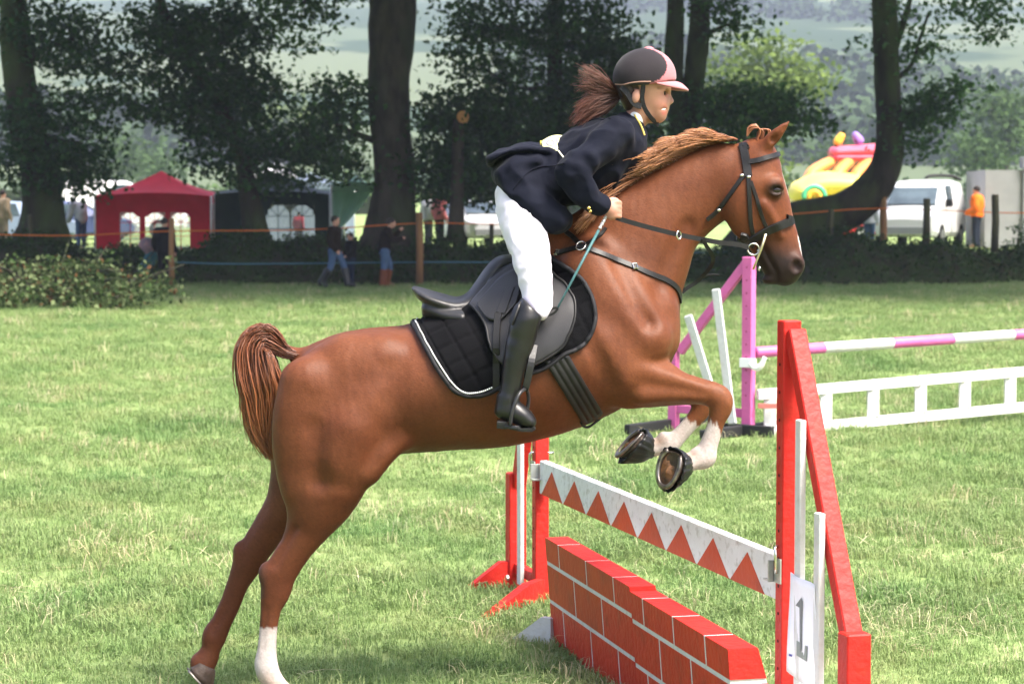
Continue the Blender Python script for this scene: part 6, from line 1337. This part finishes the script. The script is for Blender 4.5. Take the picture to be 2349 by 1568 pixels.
# ------------------------------------------------------------------ gazebos
def cloth(name, c, c2=None, tr=.25): return M(name, c, c2 or tuple(v * .8 for v in c), ns=2.5, rough=.75, bump=.25, bs=4, trans=tr, spec=.3)
frameM = M('white_tube', (.6, .6, .6), rough=.4, metal=.3)
def gazebo(label, x0, x1, yeave, yapex, Y, dep, cm, wm, window=None, walls='fl', depth_rot=0.0, name='gazebo', val=.22):
    a = W(x0, yeave, Y); b = W(x1, yeave, Y); z1 = a[2]; za = W(x0, yapex, Y + dep / 2)[2]; g = float(hfield((a[0] + b[0]) / 2, Y)); w = b[0] - a[0]
    o = thing(name, ((a[0] + b[0]) / 2, Y + dep / 2, g), label, 'gazebo', 'gazebos on the field beyond the bank')
    X0, X1, Y0, Y1 = a[0], b[0], Y, Y + dep; cxm, cym = (X0 + X1) / 2, (Y0 + Y1) / 2
    # roof: four sagging slopes
    n = 9
    def side(p, q, nm):
        V = []; ap = np.array([cxm, cym, za])
        for j in range(n):
            f = j / (n - 1)
            for i in range(n):
                u = i / (n - 1); e = p * (1 - u) + q * u; e = e + np.array([0, 0, .10 * 4 * u * (1 - u)]); r = e * (1 - f) + ap * f; r[2] -= .10 * math.sin(math.pi * f) * (1 - .3 * abs(2 * u - 1)); V.append(r)
        F = [(j * n + i, j * n + i + 1, j * n + n + i + 1, j * n + n + i) for j in range(n - 1) for i in range(n - 1)]; m0 = len(V); V = np.array(V); V = np.vstack([V, V - (0, 0, .015)]); F = F + [tuple(i + m0 for i in f[::-1]) for f in F]; mobj('roof_panel', V, F, cm, o)
        V = []
        for j in range(4):
            for i in range(13):
                u = i / 12; e = p * (1 - u) + q * u; V.append(e + np.array([0, 0, .10 * 4 * u * (1 - u) - val * j / 3 * (1 + .12 * math.cos(u * 6 * math.pi))]))
        nn_ = np.cross(q - p, (0, 0, 1.)); nn_ /= np.linalg.norm(nn_); V = np.array(V); m0 = len(V); V = np.vstack([V + nn_ * .012, V + nn_ * -.004]); F = [(j * 13 + i, j * 13 + i + 1, j * 13 + 13 + i + 1, j * 13 + 13 + i) for j in range(3) for i in range(12)]; F += [tuple(i + m0 for i in f[::-1]) for f in F]; mobj('valance', V, F, cm, o)
    c = [np.array([X0, Y0, z1]), np.array([X1, Y0, z1]), np.array([X1, Y1, z1]), np.array([X0, Y1, z1])]
    for i in range(4): side(c[i], c[(i + 1) % 4], '')
    for p in c: V, F = tube(np.array([[p[0], p[1], g - .1], [p[0], p[1], z1]]), .03, 8); mobj('pole', V, F, frameM, o)
    # side walls, the front one with arched windows
    def wallp(p, q, holes):
        t = (q - p); L = np.linalg.norm(t[:2]); t = t / np.linalg.norm(t); nn_ = np.cross(t, (0, 0, 1.)); n1, n2 = 60, 40; zb = g + .02; zt = z1 - .05; V = []; keep = {}
        for j in range(n2 + 1):
            for i in range(n1 + 1):
                s_ = i / n1 * L; z = zb + (zt - zb) * j / n2; V.append(np.array([p[0], p[1], 0]) + np.array([t[0], t[1], 0]) * s_ + nn_ * (-.02 + .025 * math.sin(s_ * 5 + 1)) + (0, 0, z))
        F = []
        for j in range(n2):
            for i in range(n1):
                s_ = (i + .5) / n1 * L; z = zb + (zt - zb) * (j + .5) / n2
                if any(h(s_, z) for h in holes): continue
                a_ = j * (n1 + 1) + i; F.append((a_, a_ + 1, a_ + n1 + 2, a_ + n1 + 1))
        V = np.array(V); m0 = len(V); mobj('side_wall', np.vstack([V, V - nn_ * .006]), F + [tuple(i + m0 for i in f[::-1]) for f in F], wm, o, smooth=True)
    holes = []
    if window:
        for (wx0, wy0, wx1, wy1) in window:
            p0 = W(wx0, wy0, Y); p1 = W(wx1, wy1, Y); s0, s1, zt, zb = p0[0] - X0, p1[0] - X0, p0[2], p1[2]; r = (s1 - s0) / 2
            holes.append(lambda s, z, s0=s0, s1=s1, zt=zt, zb=zb, r=r: s0 < s < s1 and zb < z and (z < zt - r or math.hypot(s - (s0 + s1) / 2, z - (zt - r)) < r))
            fr = o; mb = MB(); cxw = X0 + (s0 + s1) / 2; yw = Y0 - .01
            mb.bar((cxw, yw, zb), (cxw, yw, zt), .03, .02); mb.bar((X0 + s0, yw, zt - r), (X0 + s1, yw, zt - r), .03, .02); mb.bar((X0 + s0, yw, (zb + zt - r) / 2), (X0 + s1, yw, (zb + zt - r) / 2), .03, .02)
            for a_ in (.8, 2.34): mb.bar((cxw, yw, zt - r), (cxw + r * math.cos(a_), yw, zt - r + r * math.sin(a_)), .025, .02)
            mb.obj('window_bars', wm, o)
            Vp, Fp = boxvf((X0 + s0 - .02, Y0 + .012, zb - .02), (X0 + s1 + .02, Y0 + .016, zt + .02)); mobj('window_film', Vp, Fp, M('clear_film', (.75, .75, .72), rough=.25, alpha=.22), o, smooth=False)
    if 'f' in walls: wallp(c[0], c[1], holes)
    if 'l' in walls: wallp(c[3], c[0], [])
    if 'r' in walls: wallp(c[1], c[2], [])
    return o
redC = cloth('red_canopy', (.56, .012, .034), (.48, .010, .028), .18); gazebo('red gazebo with arched windows in its front wall', 217, 484, 450, 392, 62.5, 3.2, redC, redC, [(276, 488, 322, 572), (332, 488, 378, 572), (392, 488, 438, 572)], 'flr', val=.26)
grC = cloth('dark_green_canopy', (.010, .028, .024), (.008, .02, .018), .05); blC = cloth('pale_blue_canopy', (.16, .20, .25), (.13, .17, .22), .1)
gazebo('dark green gazebo with a pale arched window between the red gazebo and the teal one', 490, 757, 446, 398, 63.0, 3.2, grC, grC, [(612, 470, 664, 553), (667, 470, 720, 553)], 'flr')
teC = cloth('teal_green_canopy', (.38, .60, .49), (.33, .54, .43), .25); gz = gazebo('small teal green gazebo with a drawn-back side cloth left of the big trunk', 760, 862, 424, 404, 62.0, 1.6, teC, teC, None, '', val=.26)
# its side cloth, gathered to one side
mbV = []; n1, n2 = 14, 12
for j in range(n2):
    for i in range(n1):
        u, v = i / (n1 - 1), j / (n2 - 1); x = 762 + u * (88 - 62 * v ** 1.2); y = 440 + v * 88 - 10 * u * v; p = W(x, y, 62.4); mbV.append(p + (0, .06 * math.sin(u * 14), 0))
V = np.array(mbV); F = [(j * n1 + i, j * n1 + i + 1, j * n1 + n1 + i + 1, j * n1 + n1 + i) for j in range(n2 - 1) for i in range(n1 - 1)]; m0 = len(V); mobj('side_cloth', np.vstack([V, V + (0, .01, 0)]), F + [tuple(i + m0 for i in f[::-1]) for f in F], teC, gz)
# marquee roof farther back
gazebo('white marquee roof behind the dark green gazebo', 560, 680, 402, 372, 95, 6, cloth('white_canvas', (.72, .72, .74), None, .2), cloth('white_canvas', (.72, .72, .74)), None, 'flr')
gazebo('pale blue marquee roof over the dark green gazebo', 606, 790, 424, 396, 80, 5, blC, blC, None, 'flr')

# ------------------------------------------------------------------ vehicles
glassM = M('vehicle_glass', (.03, .045, .055), (.10, .14, .16), ns=1.2, rough=.08, spec=.8); tyreM = M('tyre', (.015, .015, .015), rough=.8)
def extr(prof, half):                 # side profile (x, z) with half width per point -> loft across y
    pass
def vehicle(label, base, yaw, k, col, kind, name, grp='vehicles parked in the field behind'):
    o = thing(name, base, label, 'van' if kind == 'van' else 'car', grp); ca, sa = math.cos(yaw), math.sin(yaw)
    def tr(V): V = np.asarray(V, float) * k; return np.stack([V[:, 0] * ca - V[:, 1] * sa, V[:, 0] * sa + V[:, 1] * ca, V[:, 2]], 1) + np.array(base)
    if kind == 'van':                 # x forward; stations along x: (x, z_low, z_belt, z_roof, half width low, half width roof)
        S = [(2.08, .42, .72, .74, .66, .60), (2.0, .32, .82, .86, .78, .66), (1.55, .28, .98, 1.00, .83, .70), (1.2, .28, 1.05, 1.10, .84, .70), (.62, .28, 1.08, 1.62, .85, .66), (.2, .28, 1.08, 1.78, .85, .68), (-.8, .28, 1.08, 1.82, .85, .70), (-1.7, .28, 1.08, 1.80, .85, .70), (-2.0, .32, 1.08, 1.76, .83, .68)]; wsx = (1.2, .62); gl = [(.5, -.15)]
    else:
        S = [(2.0, .42, .66, .68, .62, .55), (1.9, .30, .76, .78, .76, .62), (1.2, .26, .88, .92, .82, .62), (.9, .26, .92, .97, .83, .60), (.25, .26, .93, 1.38, .84, .56), (-.5, .26, .93, 1.44, .84, .56), (-1.2, .26, .93, 1.38, .83, .55), (-1.75, .28, .93, 1.0, .80, .58), (-2.0, .36, .84, .88, .70, .6)]; wsx = (.9, .25); gl = [(.2, -.45), (-.55, -1.1)]
    V = []; n = 9
    for (x, z0, zb, zr, wl, wr) in S:
        for (w, z) in ((wl * .92, z0), (wl, z0 + .12), (wl, zb), ((wl + wr) / 2 + .02, zb + (zr - zb) * .5), (wr, zr - .05), (wr * .8, zr), (0, zr + .015)): V.append((x, w, z))
        for (w, z) in ((wr * .8, zr), (wr, zr - .05), ((wl + wr) / 2 + .02, zb + (zr - zb) * .5), (wl, zb), (wl, z0 + .12), (wl * .92, z0)): V.append((x, -w, z))
    m = 13; F = []
    for i in range(len(S) - 1):
        for j in range(m):
            q = (j + 1) % m; F.append((i * m + j, i * m + q, i * m + m + q, i * m + m + j))
    F += [tuple(range(m - 1, -1, -1)), tuple((len(S) - 1) * m + j for j in range(m))]
    body = mobj('body', tr(V), F, col, o, smooth=False)
    si = {s[0]: s for s in S}; f, bk = si[wsx[0]], si[wsx[1]]
    def pl(pts, nm, mat, off): P = np.array(pts, float); c = np.array(off, float); n_ = len(P); mobj(nm, tr(np.vstack([P + c, P + c * -1.0])), [tuple(range(n_)), tuple(range(2 * n_ - 1, n_ - 1, -1))] + [(i, (i + 1) % n_, n_ + (i + 1) % n_, n_ + i) for i in range(n_)], mat, o, smooth=False)
    nx_ = np.array([bk[3] - f[3], 0, f[0] - bk[0]]); nx_ = nx_ / np.linalg.norm(nx_) * .05
    pl([(f[0] - .02, f[5] * .93, f[3] + .03), (bk[0] + .03, bk[5] * .92, bk[3] - .05), (bk[0] + .03, -bk[5] * .92, bk[3] - .05), (f[0] - .02, -f[5] * .93, f[3] + .03)], 'windscreen', glassM, nx_)
    for s in (-1, 1):
        for (xa, xb) in gl:
            zt = (1.66 if kind == 'van' else 1.33); zb = 1.12 if kind == 'van' else .97
            pl([(xa, s * .84, zb), (xa - .12, s * .76, zt), (xb, s * .76, zt), (xb, s * .84, zb)] if s > 0 else [(xa, s * .84, zb), (xb, s * .84, zb), (xb, s * .76, zt), (xa - .12, s * .76, zt)], 'side_window', glassM, (0, s * .02, .004))
        for x in (1.25, -1.25):
            Vt, Ft = tube(np.array([(x, s * .70, .31), (x, s * .86, .31)]), .31, 18); w_ = mobj('wheel', tr(Vt), Ft, tyreM, o, smooth=False); Vt, Ft = tube(np.array([(x, s * .84, .31), (x, s * .868, .31)]), .18, 14); mobj('rim', tr(Vt), Ft, galv, w_, smooth=False)
        Vt, Ft = sphere((1.93, s * .60, .70), (.12, .14, .09), 10); mobj('headlight', tr(Vt), Ft, M('headlight_glass', (.75, .77, .8), rough=.1), o)
        Vt, Ft = boxvf((.72, s * .93 - .08, 1.08), (.84, s * .93 + .08, 1.28)); mobj('wing_mirror', tr(Vt), Ft, blkP, o, smooth=False)
    Vt, Ft = boxvf((1.99, -.62, .36), (2.10, .62, .54)); mobj('bumper', tr(Vt), Ft, M('grey_bumper', (.30, .31, .32), rough=.6), o, smooth=False)
    return o
wvan = M('white_vehicle_paint', (.78, .78, .78), rough=.3, coat=.4); vb = PB(2112, 66.5)
van = vehicle('white van parked facing the camera beyond the bank at the right', vb, -math.pi / 2 - .40, 1.12, wvan, 'van', 'parked_van')
mb = MB(); q = [vb + np.array(v) for v in ((.55, 2.2, 2.13), (.75, 2.25, 2.2), (1.4, 2.5, 2.2), (1.75, 2.6, 2.08))]; mb.tube(catmull(np.array(q), 4), .05, 8); mb.obj('raised_tailgate_edge', blkP, van, smooth=True)
vehicle('grey blue car at the left edge beside the beige person', PB(35, 70), .15, 1.0, M('blue_grey_paint', (.22, .28, .38), rough=.3, coat=.4), 'car', 'parked_car')
vehicle('dark blue car between the left-edge tree and the red gazebo', PB(175, 74), .1, 1.0, M('dark_blue_paint', (.06, .08, .18), rough=.3, coat=.4), 'car', 'parked_car')
vehicle('white car right of the big trunk, low under the leaves', PB(1092, 68), -math.pi / 2 + .3, 1.0, wvan, 'car', 'parked_car')
vehicle('white van standing behind the roof of the red gazebo', PB(275, 84), .1, 1.25, wvan, 'van', 'parked_van')
vehicle('red car seen low under the bent trunk', PB(1888, 78), .2, .95, M('red_car_paint', (.55, .03, .03), rough=.3, coat=.4), 'car', 'parked_car')
# container
cb = PB(2300, 67); V, F = boxvf((cb[0] - .72, 66.2, cb[2]), (cb[0] + 3.5, 69, cb[2] + 2.35)); ct = thing('storage_container', (cb[0] + 1.4, 67.6, cb[2]), 'plain grey metal storage container at the right edge', 'container'); gy = M('grey_steel_sheet', (.26, .265, .27), (.23, .235, .24), ns=2, rough=.6); mobj('shell', V, F, gy, ct, smooth=False)
V, F = boxvf((cb[0] + .42, 66.10, cb[2]), (cb[0] + .52, 66.22, cb[2] + 2.40)); mobj('corner_post', V, F, M('grey_post', (.25, .26, .27), rough=.6), ct, smooth=False)
V, F = boxvf((cb[0] + .40, 66.05, cb[2] + 2.4), (cb[0] + 3.5, 66.6, cb[2] + 2.75)); mobj('upper_panel', V, F, gy, ct, smooth=False)
# inflatable slide
ib = PB(1905, 84); sI = FPX / 84.; infl = thing('inflatable_slide', ib, 'yellow, orange and pink inflatable slide behind the bent trunk', 'inflatable slide')
def IP(x, y, dy=0): return W(x, y, 84 + dy)
def blob(nm, L, mat, k=.1, h=.06):
    R = np.array([[*IP(x, y, d), r / sI, w] for x, y, r, w, d in L]); e = max(R[:, 3].max(), R[:, 4].max()) + .3; b = Body(R[:, :3].min(0) - e, R[:, :3].max(0) + e, h); b.chain(R, k); V, F = b.mesh(1); mobj(nm, V, F, mat, infl)
yl = M('yellow_vinyl', (.80, .66, .12), rough=.4); og = M('orange_vinyl', (.72, .26, .07), rough=.4); pkv = M('pink_vinyl', (.72, .10, .16), rough=.4); pu_ = M('purple_vinyl', (.26, .16, .5), rough=.4); gn = M('green_vinyl', (.08, .45, .22), rough=.4); yo = M('amber_vinyl', (.85, .45, .05), rough=.4)
blob('slide_apron', [(1835, 440, 26, 1.0, -1.5), (1880, 425, 30, 1.0, -1.4), (1940, 425, 28, 1.0, -1.4), (1985, 430, 24, 1.0, -1.4)], yl); blob('slide_apron', [(1830, 480, 30, 1.2, -1.2), (1900, 480, 40, 1.2, -1.2), (1985, 480, 40, 1.2, -1.2)], yl)
for x0, x1 in ((1850, 1905), (1910, 1950), (1955, 2000)): blob('slide_tube', [(x0, 420, 13, .45, -1), (x0 + 14, 395, 14, .45, -.6), (x1 - 8, 376, 14, .45, 0), (x1, 372, 13, .45, .4)], og)
blob('top_platform', [(1915, 350, 15, .8, .6), (1960, 348, 15, .8, .6), (2010, 346, 17, .8, .6)], pkv); blob('top_platform', [(1915, 362, 12, .8, .6), (2010, 362, 12, .8, .6)], pkv)
blob('finial', [(1922, 325, 11, .22, .6), (1930, 312, 9, .18, .6)], yo); blob('finial', [(1970, 322, 12, .22, .6), (1962, 310, 9, .18, .6)], pu_)
R = [(1868 + 24 * math.cos(a), 452 - 24 * math.sin(a), 6, .12, -2.5) for a in np.linspace(0, math.pi, 9)]; blob('arch', R, gn, .03, .04); blob('arch', [(1868 + 13 * math.cos(a), 452 - 13 * math.sin(a), 6, .12, -2.52) for a in np.linspace(0, math.pi, 7)], yo, .03, .04)
blob('side_pillar', [(858, 410, 10, .3, 0), (856, 425, 10, .3, 0)], yo) if False else None
# hedge and bushes behind
def hedge(label, x0, x1, ytop, Y, mat, seed):
    g = float(hfield(0, Y)); s = FPX / Y; n = max(3, int((x1 - x0) / 45)); rg = np.random.default_rng(seed); yb = HZ - (g - CAMH) * s
    bl_ = [(x, (ytop + yb) / 2 + rg.normal(0, 4), 40, (yb - ytop) / 2 * rg.uniform(.8, 1.1), Y, 1.5) for x in np.linspace(x0, x1, n)]
    o = thing('hedgerow', PB((x0 + x1) / 2, Y), label, 'hedge', 'hedges across the field'); C = blob_leaves(bl_, .4, 7 * (60 / Y) ** 1.5, seed, (.7, .7, .45), 40); C = C[C[:, 2] > g]; V, F = leaf_faces(C, Y * .0034, .5, seed); mobj('foliage', V, F, mat, o, smooth=False); V, F = boxvf((W(x0, 0, Y)[0], Y - .6, g), (W(x1, 0, Y)[0], Y + .6, g + (yb - ytop) / s * .72)); mobj('stems', V, F, M('hedge_core', (.02, .03, .012), rough=1), o, smooth=False)
hedge('long hazy hedge across the field, left part behind the gazebos', -80, 900, 415, 165, lfG, 61); hedge('long hazy hedge across the field, right part behind the van and slide', 1000, 2450, 408, 160, lfG, 62)
# scrub against the bank
for i, (x, y, w, h_, lab) in enumerate(((2335, 545, 26, 34, 'dark shrub at the right edge in front of the container'), (2180, 560, 40, 14, 'low green shrub on the bank below the white van'), (1010, 545, 60, 25, 'dark shrub on the bank right of the big trunk'), (860, 600, 50, 22, 'dark shrub on the bank behind the tan-booted person'), (1130, 575, 90, 26, 'dark shrub on the bank behind the saddle'))):
    o = thing('shrub', W(x, y + h_, 58.6), lab, 'shrub', 'shrubs on the bank'); C = blob_leaves([(x, y, w, h_, 58.6, .5, 4)], .1, 14, 90 + i, (.12, .12, .08), 20); V, F = leaf_faces(C, .085, .5, i); mobj('foliage', V, F, lfD if i != 1 else lfM, o, smooth=False); mobj('stem', *tube(np.array([W(x, y + h_ + 6, 58.6), W(x, y, 58.6)]), .03, 6), bark, o)
# ================================================================== HAZE
V, F = boxvf((-4400, -60, -3), (4400, 8500, 1600)); hz = mobj('haze', V, F, None, base=(0, 0, 0), smooth=False)
hm = bpy.data.materials.new('valley_haze'); hm.use_nodes = True; t = hm.node_tree; t.nodes.remove(t.nodes['Principled BSDF']); pv = t.nodes.new('ShaderNodeVolumePrincipled')
pv.inputs['Color'].default_value = (.68, .745, 1.0, 1); pv.inputs['Density'].default_value = .00024; pv.inputs['Anisotropy'].default_value = .0
t.links.new(pv.outputs[0], t.nodes['Material Output'].inputs['Volume']); hz.data.materials.append(hm); tag(hz, 'pale summer haze filling the valley air', 'haze', None, 'stuff')
